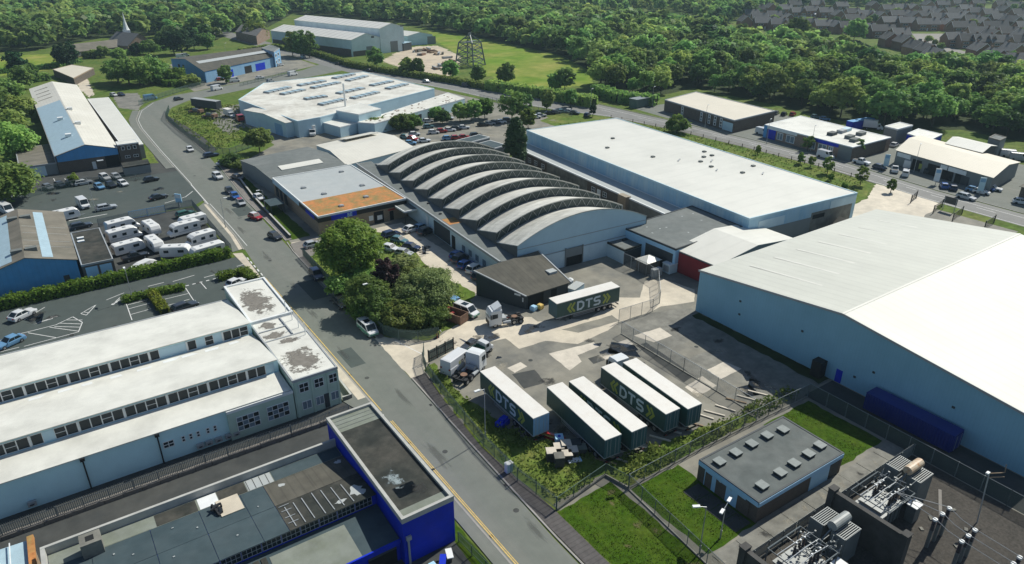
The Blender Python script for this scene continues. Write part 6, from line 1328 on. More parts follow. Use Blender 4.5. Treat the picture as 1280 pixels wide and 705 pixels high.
palisade('workshop_fence', 'green railings at the corner of the blue workshop', [(28.2,51.6),(28.8,44),(29.2,36)], 1.6, 'palisade')
t = bthing('verge_fence', 'timber post and rail fence along the main road verge', 'fence', (191,130)); pts = [(185,203),(189.8,178),(191.4,146),(191.6,118),(189.6,101)]
for a, b in seglen(pts):
    n = round((b-a).length/5)
    for k in range(n): p = a+(b-a)*k/n; MB().box(p.x-.09,p.x+.09,p.y-.09,p.y+.09,-.1,1.3).build('post', mt['bark'], t)
    for z in (.6,1.05): MB().tube((a.x,a.y,z),(b.x,b.y,z),.05,4).build('rail', mt['wood'], t)
for k, ((a, b), l) in enumerate(((((1138,254),(1145,248)), 'black barred gate leaf on the left of the warehouse drive'),(((1166,267),(1177,259)), 'black barred gate leaf beside the sign board'),(((1190,277),(1202,268)), 'dark fence panel right of the sign board'),(((1230,287),(1242,279)), 'black gate leaf at the right-hand entrance'))):
    a, b = V2(G(*a)), V2(G(*b)); d = (b-a).normalized(); L = (b-a).length; an = math.atan2(d.y,d.x); t = bthing('entrance_gate', l, 'gate', a)
    for p in (a, b): MB().obox(p.x,p.y,-.05,2.2,.2,.2,an).build('post', mt['black'], t)
    o = MB(); 
    for i in range(int(L/.3)): p = a+d*(i+.5)*.3; o.obox(p.x,p.y,.15,1.95,.05,.03,an)
    o = o.build('bars', mt['black'], t); c = (a+b)/2; MB().obox(c.x,c.y,1.951,2.03,L,.06,an).build('top_rail', mt['black'], t)
a, b = V2(G(1178,262)), V2(G(1192,266)); d = (b-a).normalized(); t = bthing('sign_board', 'large dark sign board on posts at the drive entrance', 'sign', a)
for p in (a, b): MB().tube((p.x,p.y,-.1),(p.x,p.y,3.6),.08).build('post', mt['steel'], t)
c = (a+b)/2; MB().obox(c.x,c.y,1.9,3.6,(b-a).length+.4,.1,math.atan2(d.y,d.x)).build('panel', mt['char'], t)
for k, (a_, b_, l, m) in enumerate(((1106,212,'pale blue totem sign outside the trade shop','blue_wall'),(1169,231,'white totem sign on the garage forecourt','trim_white'),(1224,243,'leaning grey-blue flag sign at the end garage','blue_wall'))):
    x, y = G(a_, b_); t = thing('totem_sign', l, 'sign', (x,y,0), R(-60)); MB().tube((0,0,-.1),(0,0,1.0),.08).build('post', mt['steel'], t); MB().box(-.7,.7,-.12,.12,1.0,4.6).build('panel', mt[m], t); MB().box(-.55,.55,-.135,-.121,3.4,4.3).build('sign_face', mt['lt_blue'], t)
x, y = G(225,258); t = thing('totem_sign', 'pale blue upright sign at the caravan yard corner', 'sign', (x,y,0), R(-50)); MB().box(-.1,.1,-.1,.1,-.1,1.2).build('post', mt['steel'], t); MB().box(-.9,.9,-.1,.1,1.0,3.3).build('panel', mt['sub_blue'], t); MB().box(-.8,.8,-.12,-.101,2.2,3.1).build('sign_face', mt['trim_white'], t)
# street lamps
def lamp(x, y, h, rz, label, double=False, m='steel'):
    t = thing('street_lamp', label, 'lamp post', (x,y,0), R(rz), 'street lamps')
    MB().tube((0,0,-.2),(0,0,1.2),.1,8).build('base_section', mt[m], t); MB().tube((0,0,1.2),(0,0,h),.07,8,.045).build('column', mt[m], t)
    for s in ((1,-1) if double else (1,)):
        MB().tube((0,0,h),(s*.9,0,h+.12),.035,6).build('arm', mt[m], t); MB().box(min(s*.7,s*1.5),max(s*.7,s*1.5),-.17,.17,h+.1,h+.24).build('lamp_head', mt['trim_white'], t)
lamp(42.6,105.6,6.6,180,'slim lamp post behind the green camper van'); lamp(40.4,65.3,7.9,180,'tall lamp post at the yard fence beside the first trailer'); lamp(48.9,35.4,6.6,150,'lamp post at the corner of the two lawns'); lamp(52.5,35.6,4.6,20,'shorter floodlight post on the switch house lawn', True)
lamp(8.7,195.4,8.2,160,'tall lamp post in the left car park'); lamp(32.4,166,7,0,'lamp post by the give way line'); lamp(43.6,172,5.5,180,'lamp post beside the low store wall'); x, y = G(166,375); lamp(x,y,6,90,'lamp post at the hedge corner of the marked car park')
for a_, b_, l in ((738,137,'lamp post beside the staff car park hedge'),(815,134,'lamp post next to the green kiosk'),(1142,215,'lamp post in front of the repair garage'),(958,180,'lamp post outside the trade shop'),(507,92,'lamp post at the stone yard hedge'),(283,72,'lamp post beside the blue works trees'),(1013,189,'lamp post by the trade shop saplings'),(881,160,'lamp post outside the brick office')):
    x, y = G(a_, b_); lamp(x, y, 8, 20, l)
# lattice tower
x, y = G(588,82); t = thing('lattice_tower', 'squat grey lattice pylon in the stone yard', 'pylon', (x,y,0), R(25)); lo, hi, H_ = 6.0, 4.3, 12.5
def cor(k, z): s = (lo+(hi-lo)*z/H_); return [(s,s),(-s,s),(-s,-s),(s,-s)][k%4]+(z,)
for k in range(4): MB().tube(cor(k,-.2),cor(k,H_),.42,5).build('leg', mt['tx_grey'], t)
for k in range(4):
    mb = MB()
    for j in range(4): z0, z1 = H_*j/4, H_*(j+1)/4; mb.tube(cor(k,z0),cor(k+1,z1),.2,4).tube(cor(k+1,z0),cor(k,z1),.2,4).tube(cor(k,z1),cor(k+1,z1),.2,4)
    mb.build('bracing', mt['tx_grey'], t)
for k in range(4): MB().tube(cor(k,H_),(0,0,16.6),.3,5).build('apex_strut', mt['tx_grey'], t)
MB().box(-6,6,-1,1,H_-.2,H_+.3).build('cross_arm', mt['tx_grey'], t); MB().lathe(0,0,[(.9,15.8),(.9,17.2)],6).build('cap', mt['tx_grey'], t)

# ---- substation
def transformer(ox, oy, label, rusty):
    t = thing('transformer', label, 'transformer', (ox,oy,0), 0, 'substation transformers')
    MB().box(-2.1,2.1,-1.5,1.5,.2,2.3).build('main_tank', mt['tx_grey'], t); MB().box(-2.25,2.25,-1.65,1.65,2.3,2.45).box(-1.9,-.3,-1.3,1.3,2.452,2.75).build('tank_lid', mt['tx_pale'], t)
    for k in range(5): MB().box(-1.9+k*.9,-1.8+k*.9,-1.62,-1.502,.3,2.25).build('stiffener', mt['tx_grey'], t)
    for y0 in (-1.75,.75):
        bank = MB().box(4.6,4.75,y0,y0+1.55,.5,4.2).build('radiator_header', mt['tx_grey'], t)
        for k in range(7): MB().box(4.8,7.6,y0+.04+k*.225,y0+.12+k*.225,.35,4.1).build('radiator_fin', mt['tx_pale'], t)
        MB().box(4.8,7.6,y0-.02,y0+.02,.3,4.05).box(7.6,7.7,y0,y0+1.5,.35,4.05).build('radiator_end', mt['tx_grey'], t)
    MB().tube((4.7,-.12,4.75),(7.4,-.12,4.75),.55,16).build('conservator', mt['tank_rust' if rusty else 'tx_pale'], t)
    for x_ in (5.3,6.8): MB().box(x_,x_+.12,-.5,.3,3.6,4.25).build('cradle', mt['tx_grey'], t)
    MB().path([(4.8,-.1,4.4),(3.6,-.1,3.9),(2.6,-.1,2.9),(1.6,-.1,2.7)],.09,6).build('feed_pipe', mt['tx_grey'], t)
    q = random.Random(int(ox))
    for x_, y_ in ((.3,-.9),(1.0,-.9),(1.7,-.9),(.3,.9),(1.0,.9),(1.7,.9)):
        prof = [(.1,2.45)]
        for k in range(6): prof += [(.2-.012*k,2.55+k*.2),(.09,2.64+k*.2)]
        b_ = MB().lathe(x_, y_, prof+[(.06,3.75),(.06,4.0)], 8).build('bushing', mt['insul'], t); MB().lathe(x_, y_, [(.1,4.0),(.1,4.15)], 8).build('terminal', mt['trim_white'], b_)
    for k in range(34):
        a_ = (q.uniform(-.6,4.2),q.uniform(-1.9,1.9),q.uniform(2.5,4.2)); dx = q.choice(((1.4,0,.1),(0,1.3,0),(0,-1.1,.2),(.2,0,.9),(-.9,.3,-.4)))
        MB().tube(a_,(a_[0]+dx[0],a_[1]+dx[1],a_[2]+dx[2]),.04,5).build('conduit', mt['steel' if k%3 else 'tx_grey'], t)
        MB().obox(a_[0],a_[1],a_[2],a_[2]+.16,.18,.18,q.uniform(0,1)).build('junction_box', mt['tx_pale'], t)
    MB().path([(-2.6,2.2,0),(-2.6,2.2,3.9),(2.8,2.2,3.9),(2.8,2.2,0)],.07,6).path([(-2.6,-2.2,0),(-2.6,-2.2,3.9),(2.8,-2.2,3.9),(2.8,-2.2,0)],.07,6).path([(-2.6,-2.2,3.9),(-2.6,2.2,3.9)],.06,6).path([(2.8,-2.2,3.9),(2.8,2.2,3.9)],.06,6).build('pipe_gantry', mt['tx_grey'], t)
    for y_ in (-1.1,0,1.1): MB().path([(-2.6,y_,3.95),(.4,y_*.9,4.1),(2.8,y_,3.95),(3.9,y_,3.2)],.05,5).build('busbar', mt['steel'], t)
    MB().box(2.6,3.9,-2.9,-1.9,0,2.2).build('control_cubicle', mt['tx_grey'], t); MB().box(2.5,4.0,-3.0,-1.8,2.2,2.3).build('cubicle_lid', mt['trim_white'], t)
    for k in range(8):
        x_, y_ = q.uniform(1.8,4.2), q.uniform(-1.4,1.6); MB().path([(x_,y_,.2),(x_,y_,q.uniform(1.6,2.9)),(x_+q.uniform(-.7,.7),y_+q.uniform(-.5,.5),q.uniform(2.0,3.2))],.05,5).build('cooling_pipe', mt['tx_grey'], t)
    return t
transformer(69.6, 27.6, 'transformer with rust-streaked oil tank between the blast wall and the warehouse fence', True)
transformer(54.6, 27.4, 'transformer with plain grey oil tank left of the blast wall', False)
for x0, l in ((64.3,'dark concrete blast wall between the two transformers'),(49.2,'dark blast wall left of the nearer transformer')):
    t = bthing('blast_wall', l, 'wall', (x0,26)); MB().box(x0,x0+.45,22.4,30.4,-.1,4.5).build('panel', mt['char'], t); MB().box(x0-.06,x0+.51,22.3,30.5,4.5,4.65).build('coping', mt['char'], t)
    for y_ in (22.0,30.3): MB().box(x0-.25,x0+.7,y_-.15,y_+.55,-.1,4.85).build('pier', mt['char'], t); MB().box(x0-.3,x0+.75,y_-.2,y_+.6,4.85,4.98).build('pier_cap', mt['char'], t)
def post_insul(x, y, h, label, cap=True):
    t = thing('insulator_post', label, 'insulator', (x,y,0), 0, 'insulator posts in the substation'); MB().box(-.16,.16,-.16,.16,-.1,h-1.5).build('support', mt['tx_grey'], t)
    prof = [(.1,h-1.5)]
    for k in range(6): prof += [(.24,h-1.45+k*.22),(.11,h-1.35+k*.22)]
    MB().lathe(0,0,prof+[(.1,h-.1)],10).build('porcelain', mt['insul'], t); MB().lathe(0,0,[(.26,h-.1),(.26,h+.12)],10).build('cap', mt['trim_white'], t)
ip = []
for i, (x, y, h, w) in enumerate(((70.2,22.0,3.9,'first'),(71.7,22.0,3.9,'middle'),(73.2,22.0,3.9,'last'),(69.6,18.9,3.7,'first'),(71.0,18.9,3.7,'middle'),(72.4,18.9,3.7,'last'),(69.8,14.6,3.4,'first'),(71.2,14.6,3.4,'middle'),(72.6,14.6,3.4,'last'),(55.6,21.6,3.9,'first'),(57.1,21.6,3.9,'last'))):
    row = ('row nearest the rusty-tank transformer','second row from the rusty-tank transformer','outermost row by the picture corner','row in front of the plain-tank transformer')[i//3]
    post_insul(x, y, h, '%s insulator post in the %s' % (w, row)); ip.append((x,y,h))
t = bthing('overhead_conductors', 'thin conductors running from the transformer across the insulator posts', 'cables', (71,22))
for k in range(3):
    a_, b_, c__ = ip[k], ip[3+k], ip[6+k]
    MB().path([(70.6,26.7+.0*k,4.1),(a_[0],a_[1],a_[2]+.15),((a_[0]+b_[0])/2,(a_[1]+b_[1])/2,3.75),(b_[0],b_[1],b_[2]+.15),(c__[0],c__[1],c__[2]+.15),(c__[0]+1,4,4)],.035,5).build('conductor', mt['steel'], t)
t = bthing('flood_light_post', 'leaning floodlight post with bracket in the compound', 'lamp post', (79.5,21)); MB().tube((78.6,20.6,-.1),(79.6,21.4,6.2),.07,6).build('column', mt['steel'], t); MB().path([(79.6,21.4,6.1),(82.6,20.8,5.2),(82.8,21.0,6.1)],.05,5).path([(79.5,21.3,5.6),(82.5,20.7,4.7)],.05,5).build('bracket', mt['wood'], t); MB().box(79.1,79.6,21.3,21.6,6.15,6.35).build('lamp_head', mt['trim_white'], t)
for k in range(9): MB().obox(66+k*1.5+rnd.uniform(-.6,.6),20+rnd.uniform(-3,4),.0,.12,rnd.uniform(.4,.8),.35,rnd.uniform(0,3)).build('concrete_pad', mt['concrete_grey'])['kind'] = 'structure'
t = bthing('cable_trough', 'concrete cable trough across the gravel', 'trough', (77,25)); ribbon([(80.6,25.8),(75.6,23.2)], .35, -.05, .07).build('cover', mt['paving'], t)

# ---- crates and odds in the yard
g = 'stacked crates beside the trailers'
for i, (a_, b_, m, h, l) in enumerate(((707.7,553,'slab',1.2,'pale crate at the top of the group'),(698.5,557,'slab',1.0,'pale crate next to the bright blue tote'),(689,563,'slab',1.5,'large pale-topped crate nearest the trailer with blue doors'),(699,569,'concrete_grey',1.6,'grey-topped crate at the front of the group'),(716,561,'slab',1.1,'pale crate on the right of the group'),(709,566,'slab',1.1,'pale crate in the middle of the group'),(720,552,'dark_wall',1.0,'dark crate beside the plain-sided trailer'),(727,558,'green_moss',.8,'greenish low crate beside the plain-sided trailer'))):
    x, y = G(a_, b_, h); t = thing('crate_stack', l, 'crate', (x,y,0), R(-28), g)
    for s in (-.5,0,.42): MB().box(s,s+.1,-.6,.6,.0,.12).build('pallet_runner', mt['wood'], t)
    for k in range(max(1,int(h/.5))): z0 = .13+k*(h-.2)/max(1,int(h/.5)); MB().box(-.6,.6,-.6,.6,z0,z0+(h-.2)/max(1,int(h/.5))-.04).build('box', mt['char'], t)
    MB().box(-.65,.65,-.65,.65,h-.06,h+.03).build('lid', mt[m], t)
x, y = G(699,546,1); t = thing('tote_tank', 'bright blue tote tank behind the pale crates', 'tank', (x,y,0), R(-28)); MB().box(-.55,.55,-.6,.6,.15,1.1).build('bottle', mt['sub_blue'], t); MB().lathe(0,0,[(.2,1.1),(.2,1.2)],10).build('cap', mt['deep_blue'], t); MB().box(-.6,.6,-.65,.65,0,.14).build('pallet', mt['wood'], t)
for k, (dx, m) in enumerate(((0,'lamp_r'),(.5,'yellow'),(.9,'lamp_r'))):
    x, y = G(686,549); MB().obox(x+dx*.5,y-dx*.6,.2+.3*k,.32+.3*k,3.2,.4,R(-62)).build('traffic_barrier', PAINT['red'] if m == 'lamp_r' else mt['yellow']); tag(bpy.context.scene.objects[-1] if False else bpy.data.objects['traffic_barrier' if k == 0 else 'traffic_barrier.%03d' % k], ('red traffic barrier lowest in the pile','yellow traffic barrier in the middle of the pile','red traffic barrier on top of the pile')[k], 'barrier', 'pile of traffic barriers')
x, y = G(717.5,574,.5); t = thing('white_board', 'white tray with blue edge lying by the crates', 'tray', (x,y,0), R(-20)); MB().box(-.8,.8,-.45,.45,.3,.4).build('tray', mt['trim_white'], t); MB().box(.8,.95,-.45,.45,.3,.45).build('edge', mt['sub_blue'], t); MB().box(-.5,.5,-.3,.3,0,.3).build('stand', mt['char'], t)
x, y = G(628,531); t = thing('blue_crate', 'dark blue crates in the trailer shade', 'crate', (x,y,0), .3); MB().box(-.9,.9,-.6,.6,.0,.7).build('box', mt['deep_blue'], t); MB().box(-.3,.8,-.4,.4,.7,1.1).build('box', mt['deep_blue'], t)
x, y = G(636,590); t = thing('utility_cabinet', 'small white utility cabinet on the pavement', 'cabinet', (x,y,.1), 0); MB().box(-.45,.45,-.3,.3,0,1.3).build('casing', mt['trim_white'], t); MB().box(-.5,.5,-.35,.35,1.3,1.38).build('lid', mt['trim_white'], t); MB().box(-.4,.4,-.32,-.301,.1,1.2).build('door', mt['blue_wall'], t)
for k in range(15):
    x, y = G(757+k*13.6, 577-k*6.3+(3 if k%3 else 0)); o = MB().obox(0,0,.0,.16,2.9,.26,0).build('timber_sleeper', mt['slab' if k%4 else 'wood']); o.location = (x,y,.014); o.rotation_euler = (0,0,R(-62+rnd.uniform(-5,5)))
    tag(o, '%s weathered timber wheel stop behind the trailers, counted from the crates' % ORDW[k], 'timber', 'timber wheel stops behind the trailers')
for k, (a_, b_, w, ang, m) in enumerate(((664,386,.9,15,'sub_blue'),(672,384,.9,15,'yellow'))):
    x, y = G(a_+3, b_+2); t = thing('bulk_bag', ('white-blue' if k == 0 else 'yellowish')+' bulk bag at the shed mouth', 'bag', (x,y,0), R(ang)); mb = MB(); loft(mb, [[(-.5*s,-.5*s,z),(.5*s,-.5*s,z),(.5*s,.5*s,z),(-.5*s,.5*s,z)] for z,s in ((0,.9),(.3,1.05),(.8,1.0),(.95,.8))]); mb.build('bag', mt[m], t)
x, y = G(712,352,1.5); t = thing('water_tank', 'pale drum on a stand beside the shed corner', 'tank', (79,95.5,0), 0); MB().lathe(0,0,[(.6,.3),(.65,1.6),(.3,1.9)],12).build('drum', mt['trim_white'], t); MB().box(-.6,.6,-.6,.6,0,.29).build('stand', mt['wood'], t)
x, y = G(719,366); t = thing('covered_trailer', 'small pale trailer between the shed and the lone trailer', 'trailer', (x,y,0), R(20)); MB().box(-1.8,1.8,-.9,.9,.5,1.5).build('body', mt['blue_wall'], t); MB().box(-1.85,1.85,-.95,.95,1.5,1.58).build('cover', mt['light_felt'], t); wheelset(t, (-.2,), (-.9,.9), .3, .18)
x, y = G(549,421); t = thing('road_sign_pile', 'red and yellow road signs heaped at the gate', 'sign', (x,y,0), .4)
for k in range(3): MB().obox(k*.5-.5,rnd.uniform(-.2,.2),.05+.2*k,.75+.1*k,.7,.06,rnd.uniform(0,2)).build('sign_plate', [PAINT['red'],mt['yellow'],mt['trim_white']][k], t)
for k, (a_,b_,l,m) in enumerate(((535,705,'x','x'),)): pass
g = 'scrap heaped behind the blue workshop'
for k, (x, y, m, l) in enumerate(((24.0,49.5,'sub_blue','pale blue framed panel dumped at the workshop wall'),(26.2,50.2,'trim_white','white board dumped at the workshop wall'),(25.2,49.9,'deep_blue','blue drum dumped at the workshop wall'),(23.0,48.4,'char','dark scrap box dumped at the workshop wall'))):
    t = thing('scrap_item', l, 'scrap', (x,y,0), rnd.uniform(0,2), g); MB().box(-.6,.6,-.35,.35,0,.5).build('box', mt['char'], t); MB().obox(.1,0,.51,.62,1.4,.7,.3).build('panel', mt[m], t)
# stone-yard stacks
g = 'material stacks in the stone yard'
for k, (a_,b_) in enumerate(((525,65),(535,63),(543,66),(530,69),(552,68),(560,73),(566,78),(556,82),(549,86))):
    x, y = G(a_,b_); t = thing('material_stack', '%s stack of building material in the stone yard, counted from the left' % ORDW[sorted(range(9), key=lambda q: (525,535,543,530,552,560,566,556,549)[q]).index(k)], 'stack', (x,y,0), rnd.uniform(0,1.5), g)
    for q in range(3): MB().obox(rnd.uniform(-1,1),rnd.uniform(-1,1)+q*1.6,0,rnd.uniform(.8,1.8),rnd.uniform(4,7),1.2,0).build('bundle', mt[('fibre','trim_grey','wood','rust')[(k+q)%4]], t)
# ================================================================= trees, hedges, weeds
rs = np.random.RandomState(11)
def leaves(C, Nn, size):
    """quads centred at C with normals Nn"""
    n = len(C); a = np.cross(Nn, rs.normal(size=(n,3))); a /= np.linalg.norm(a,axis=1,keepdims=True)+1e-9; b = np.cross(Nn, a)
    s = (size*rs.uniform(.6,1.35,n))[:,None]; k = rs.uniform(.55,1,n)[:,None]
    V = np.stack([C-a*s-b*s*k*.6, C+a*s*.35-b*s*k, C+a*s+b*s*k*.6, C-a*s*.35+b*s*k], 1).reshape(-1,3)
    return V, np.arange(n*4).reshape(-1,4)
def unit(n):
    v = rs.normal(size=(n,3)); return v/np.linalg.norm(v,axis=1,keepdims=True)
def crown_pts(rx, rz, zc, ncl, per, cone=0, flat=.4, lump=.33):
    d = unit(ncl*3); d = d[d[:,2] > -flat*2.2][:ncl]; ncl = len(d)
    rad = rs.uniform(.5,.98,ncl)[:,None]; cc = d*rad*np.array([rx,rx,rz])
    if cone: k = (1-cone*np.clip((cc[:,2]/rz+1)/2,0,1)); cc[:,:2] *= k[:,None]
    cr = rs.uniform(.55,1.3,ncl)*lump*rx
    if cone: cr *= (1-.6*cone*np.clip((cc[:,2]/rz+1)/2,0,1))
    P, Nv = [], []
    for i in range(ncl):
        u = unit(per); u[:,2] = np.where(u[:,2] < -.35, -u[:,2], u[:,2])
        p = cc[i]+u*cr[i]*np.array([1,1,.8])*np.where(rs.uniform(0,1,per) < .14, rs.uniform(1.0,1.6,per), rs.uniform(.6,1.12,per))[:,None]
        n = u*.95+rs.normal(size=(per,3))*.42+np.array([.12,.02,.6]); P.append(p); Nv.append(n/np.linalg.norm(n,axis=1,keepdims=True))
    P = np.concatenate(P); P[:,2] += zc; return P, np.concatenate(Nv)
def crown_mesh(name, rx, rz, zc, ncl, per, size, **k):
    P, Nv = crown_pts(rx, rz, zc, ncl, per, **k); V, Q = leaves(P, Nv, size); return npmesh(name, V, Q)
def trunk_mesh(h, r, spread, n=6):
    mb = MB(); mb.tube((0,0,-.2),(0,0,h*.45),r,8,r*.75); mb.tube((0,0,h*.45),(.1,.1,h*.8),r*.75,6,r*.3)
    for k in range(n):
        a = 6.283*k/n+rnd.uniform(-.3,.3); z = h*rnd.uniform(.3,.55); mb.tube((0,0,z),(math.cos(a)*spread*.6,math.sin(a)*spread*.6,z+h*rnd.uniform(.15,.3)),r*.4,5,r*.12)
    return mb.mesh('trunk')
def tree(x, y, h, r, leaf, label, group=None, cat='tree', name='tree', ncl=70, per=90, size=.3, low=.18, **k):
    t = thing(name, label, cat, (x,y,0), rnd.uniform(0,6), group)
    rz = h*(1-low)/2; link('crown', crown_mesh('crown', r*.86, rz*.88, h*low+rz, ncl, per, size, **k), LF[leaf], t); link('trunk', trunk_mesh(h*.8, max(.12,r*.045), r), mt['bark'], t); return t
# specimen trees near the road
x, y = G(440,350); tree(x,y,12.6,6.8,'bright','big bright green tree overhanging the road beside the store',ncl=230,per=150,size=.21,low=.1,lump=.21)
x, y = G(486,382); tree(x,y,10.2,2.6,'purple','dark purple-leaved tree between the green trees',ncl=110,per=90,size=.2,low=.12,lump=.24)
x, y = G(532,386); tree(x,y,7.6,6.2,'olive','grey-green spreading tree above the rusty skip',ncl=260,per=130,size=.15,low=.02,lump=.2)
x, y = G(462,392); tree(x,y,7.4,4.8,'wood','mid green tree in front of the purple one',ncl=190,per=130,size=.17,low=.02,lump=.21)
x, y = G(505,408); tree(x,y,4.6,4.6,'weed','low pale bramble mound inside the curved fence',name='bush',cat='bush',ncl=200,per=100,size=.15,low=.0,lump=.2)
x, y = G(540,405); tree(x,y,3.6,3.6,'weed','low leafy bush beside the skip',name='bush',cat='bush',ncl=150,per=90,size=.14,low=.0,lump=.2)
x, y = G(505,350); tree(x,y,5.2,3.4,'olive','yellowish shrub at the forecourt edge',name='bush',cat='bush',ncl=60,per=110,size=.22,low=.0)
x, y = G(548,362); tree(x,y,4.0,3.0,'olive','thin shrub beside the concrete car park',name='bush',cat='bush',ncl=50,per=90,size=.2,low=.0)
for a,b,h,r,l in ((478,404,4.6,3.6,'leafy bush behind the curve of the fence'),(520,398,5.2,4.2,'pale bush in front of the grey-green tree'),(455,400,4.2,3.2,'bush behind the parked camper van'),(520,362,5.4,3.6,'yellow-green bush right of the purple tree')):
    x, y = G(a,b); tree(x,y,h,r,'weed' if a > 470 else 'bright',l,name='bush',cat='bush',ncl=130,per=90,size=.16,low=.0,lump=.22)
x, y = G(424,372); tree(x,y,4.2,2.6,'wood','low bush behind the roadside fence',name='bush',cat='bush',ncl=40,per=90,size=.24,low=.0)
x, y = G(450,360); tree(x,y,4,4,'wood','dark bush under the big green tree',name='bush',cat='bush',ncl=60,per=90,size=.24,low=.0)
# left edge
x, y = G(14,252); tree(x,y,9.5,7.5,'wood','broad leafy tree at the left picture edge above the white van',ncl=80,per=120,size=.4,low=.05)
x, y = G(22,200); tree(x,y,11,7.5,'wood','large tree left of the pale lean-to',ncl=80,per=110,size=.42,low=.05)
for a,b,h,r,l in ((10,180,11,8,'large tree at the left edge beside the long shed'),(30,150,9,6,'tree close to the long shed wall'),(4,150,11,7,'dark tree at the far left edge'),(12,128,9,6,'tree behind the long shed at the left edge'),(30,112,11,5,'tall dark tree beside the shed end'),(26,98,14,5.5,'dark tree at the lawn corner'),(40,103,9,4,'dark shrub tree beside the lawn corner')):
    x, y = G(a,b); tree(x,y,h,r,'wood' if a != 26 else 'dark',l,ncl=50,per=70,size=.55,low=.05)
x, y = G(325,191); tree(x,y,8,4.4,'wood','round tree at the corner of the weedy lot',ncl=60,per=90,size=.36,low=.08)
x, y = G(290,208); tree(x,y,3.6,3.2,'wood','round bush beside the silver saloon',name='bush',cat='bush',ncl=40,per=70,size=.3,low=0)
x, y = G(303,211); tree(x,y,2.6,3.4,'weed','low bush at the grey unit corner',name='bush',cat='bush',ncl=40,per=70,size=.3,low=0)
x, y = G(94,231); tree(x,y,3.6,1.6,'bright','small bush in the car park fence',name='bush',cat='bush',ncl=20,per=60,size=.25,low=0)
x, y = 116.5,168; tree(x,y,16.5,4.3,'dark','tall dark columnar conifer beside the arched works',ncl=150,per=100,size=.32,low=.02,cone=.5,lump=.3)
x, y = G(741,146); tree(x,y,5,1.9,'dark','small dark cypress at the end of the staff car park',ncl=25,per=60,size=.3,low=0,cone=.4)
x, y = G(846,166); tree(x,y,5.6,4.4,'bright','round bush on the main road verge',name='bush',cat='bush',ncl=40,per=80,size=.4,low=0)
# staff car park clump
SG = 'trees around the staff car park'
for a,b,h,r,l in ((575,152,7.5,3.6,'tree at the left end of the staff car park clump'),(590,151,8.5,3.8,'second tree of the staff car park clump'),(606,148,8,3.6,'middle tree of the staff car park clump'),(640,150,12,5.2,'tallest tree of the staff car park clump'),(652,148,10,4.6,'tree behind the tallest of the clump'),(660,160,7.5,3.0,'thin tree in front of the far staff row'),(683,138,9,3.2,'slim tree behind the far staff row'),(713,134,8,3.0,'slim tree near the end of the far staff row'),(553,155,5,3.5,'shrub beside the low front range'),(502,163,6,4.5,'shrub left of the staff row'),(516,161,5,4,'shrub in the middle of the front range car park'),(470,163,4,5,'yellow-green shrub behind the white rear unit'),(545,150,5,3,'small tree by the low front range')):
    x, y = G(a,b); tree(x,y,h,r,'wood' if a%3 else 'bright',l,SG,ncl=60,per=64,size=.36,low=.03,lump=.27)
VG = 'saplings on the main road verge'
for a,b,h,l in ((947,193,3,'sapling nearest the brick office side'),(1000,205,4,'sapling opposite the small white van'),(1013,209,3.6,'second sapling opposite the trade shop'),(1034,217,5.5,'taller sapling opposite the white panel van'),(1075,232,6,'slender sapling opposite the white pickup'),(1113,241,4,'reddish round shrub by the drive entrance'),(1038,226,2.4,'low shrub beside the flat warehouse edge'),(1055,238,2.4,'low shrub near the drive corner')):
    x, y = G(a,b); tree(x,y,h,h*.32,'bright',l,VG,ncl=24,per=50,size=.24,low=.05)
x, y = G(1072,197); tree(x,y,6,1.5,'bright','slim tree at the trade shop corner',VG,ncl=22,per=50,size=.24,low=.08); x, y = G(1009,189); tree(x,y,5,2.2,'bright','yellowish tree in front of the trade shop',VG,ncl=22,per=50,size=.24,low=.08)
BG = 'trees around the lawns and blue works'
for a,b,h,r,l in ((148,103,11,8,'round tree at the left of the bushes by the bend'),(162,106,12,9,'second round tree by the bend'),(176,107,13,9,'middle round tree by the bend'),(190,105,13,9,'tall round tree by the bend'),(202,99,10,7,'right-hand round tree by the bend'),(222,104,7,6,'yellow-green bush below the blue gable'),(238,107,5,5,'low bush beside the fence on the bend'),(283,104,9,4,'small tree in front of the blue works'),(76,82,12,4.5,'conifer right of the church lawn'),(84,84,13,5,'second conifer by the church lawn'),(92,80,14,5,'third conifer by the church lawn'),(112,73,4,4,'shrub before the church'),(120,72,4.5,4,'second shrub before the church'),(131,72,7,4,'tree before the church hall'),(150,76,7,5,'tree at the church corner'),(171,68,7,4,'dark tree at the church gable'),(186,68,8,6,'shrub beside the church'),(218,68,15,8,'dark tree behind the blue works'),(228,68,16,9,'tallest dark tree behind the blue works'),(243,62,15,6,'pointed dark tree behind the blue works'),(260,62,11,6,'tree behind the blue works roof'),(202,60,10,5,'tree between church and blue works'),(320,50,13,9,'light green tree beside the far brick building'),(366,70,15,6,'left tree in front of the twin-gabled warehouse'),(376,71,16,6,'middle tree in front of the twin-gabled warehouse'),(387,72,15,6,'right tree in front of the twin-gabled warehouse'),(470,83,10,5,'tree at the stone yard hedge'),(509,93,9,4,'small tree on the main road hedge'),(522,94,9,4,'second small tree on the main road hedge'),(563,98,10,4.5,'tree below the lattice pylon'),(598,104,9,4.4,'round tree right of the lattice pylon'),(632,107,11,5,'large tree at the near field edge'),(693,113,8,4,'tree at the near field edge by the wood'),(706,113,11,5,'tall tree where the field meets the wood')):
    x, y = G(a,b); tree(x,y,h,r,'dark' if 'dark' in l or 'conifer' in l else ('bright' if 'light' in l or 'yellow' in l else 'wood'),l,BG,ncl=60,per=52,size=.5,low=.0,lump=.26,cone=.45 if 'conifer' in l or 'pointed' in l else 0)

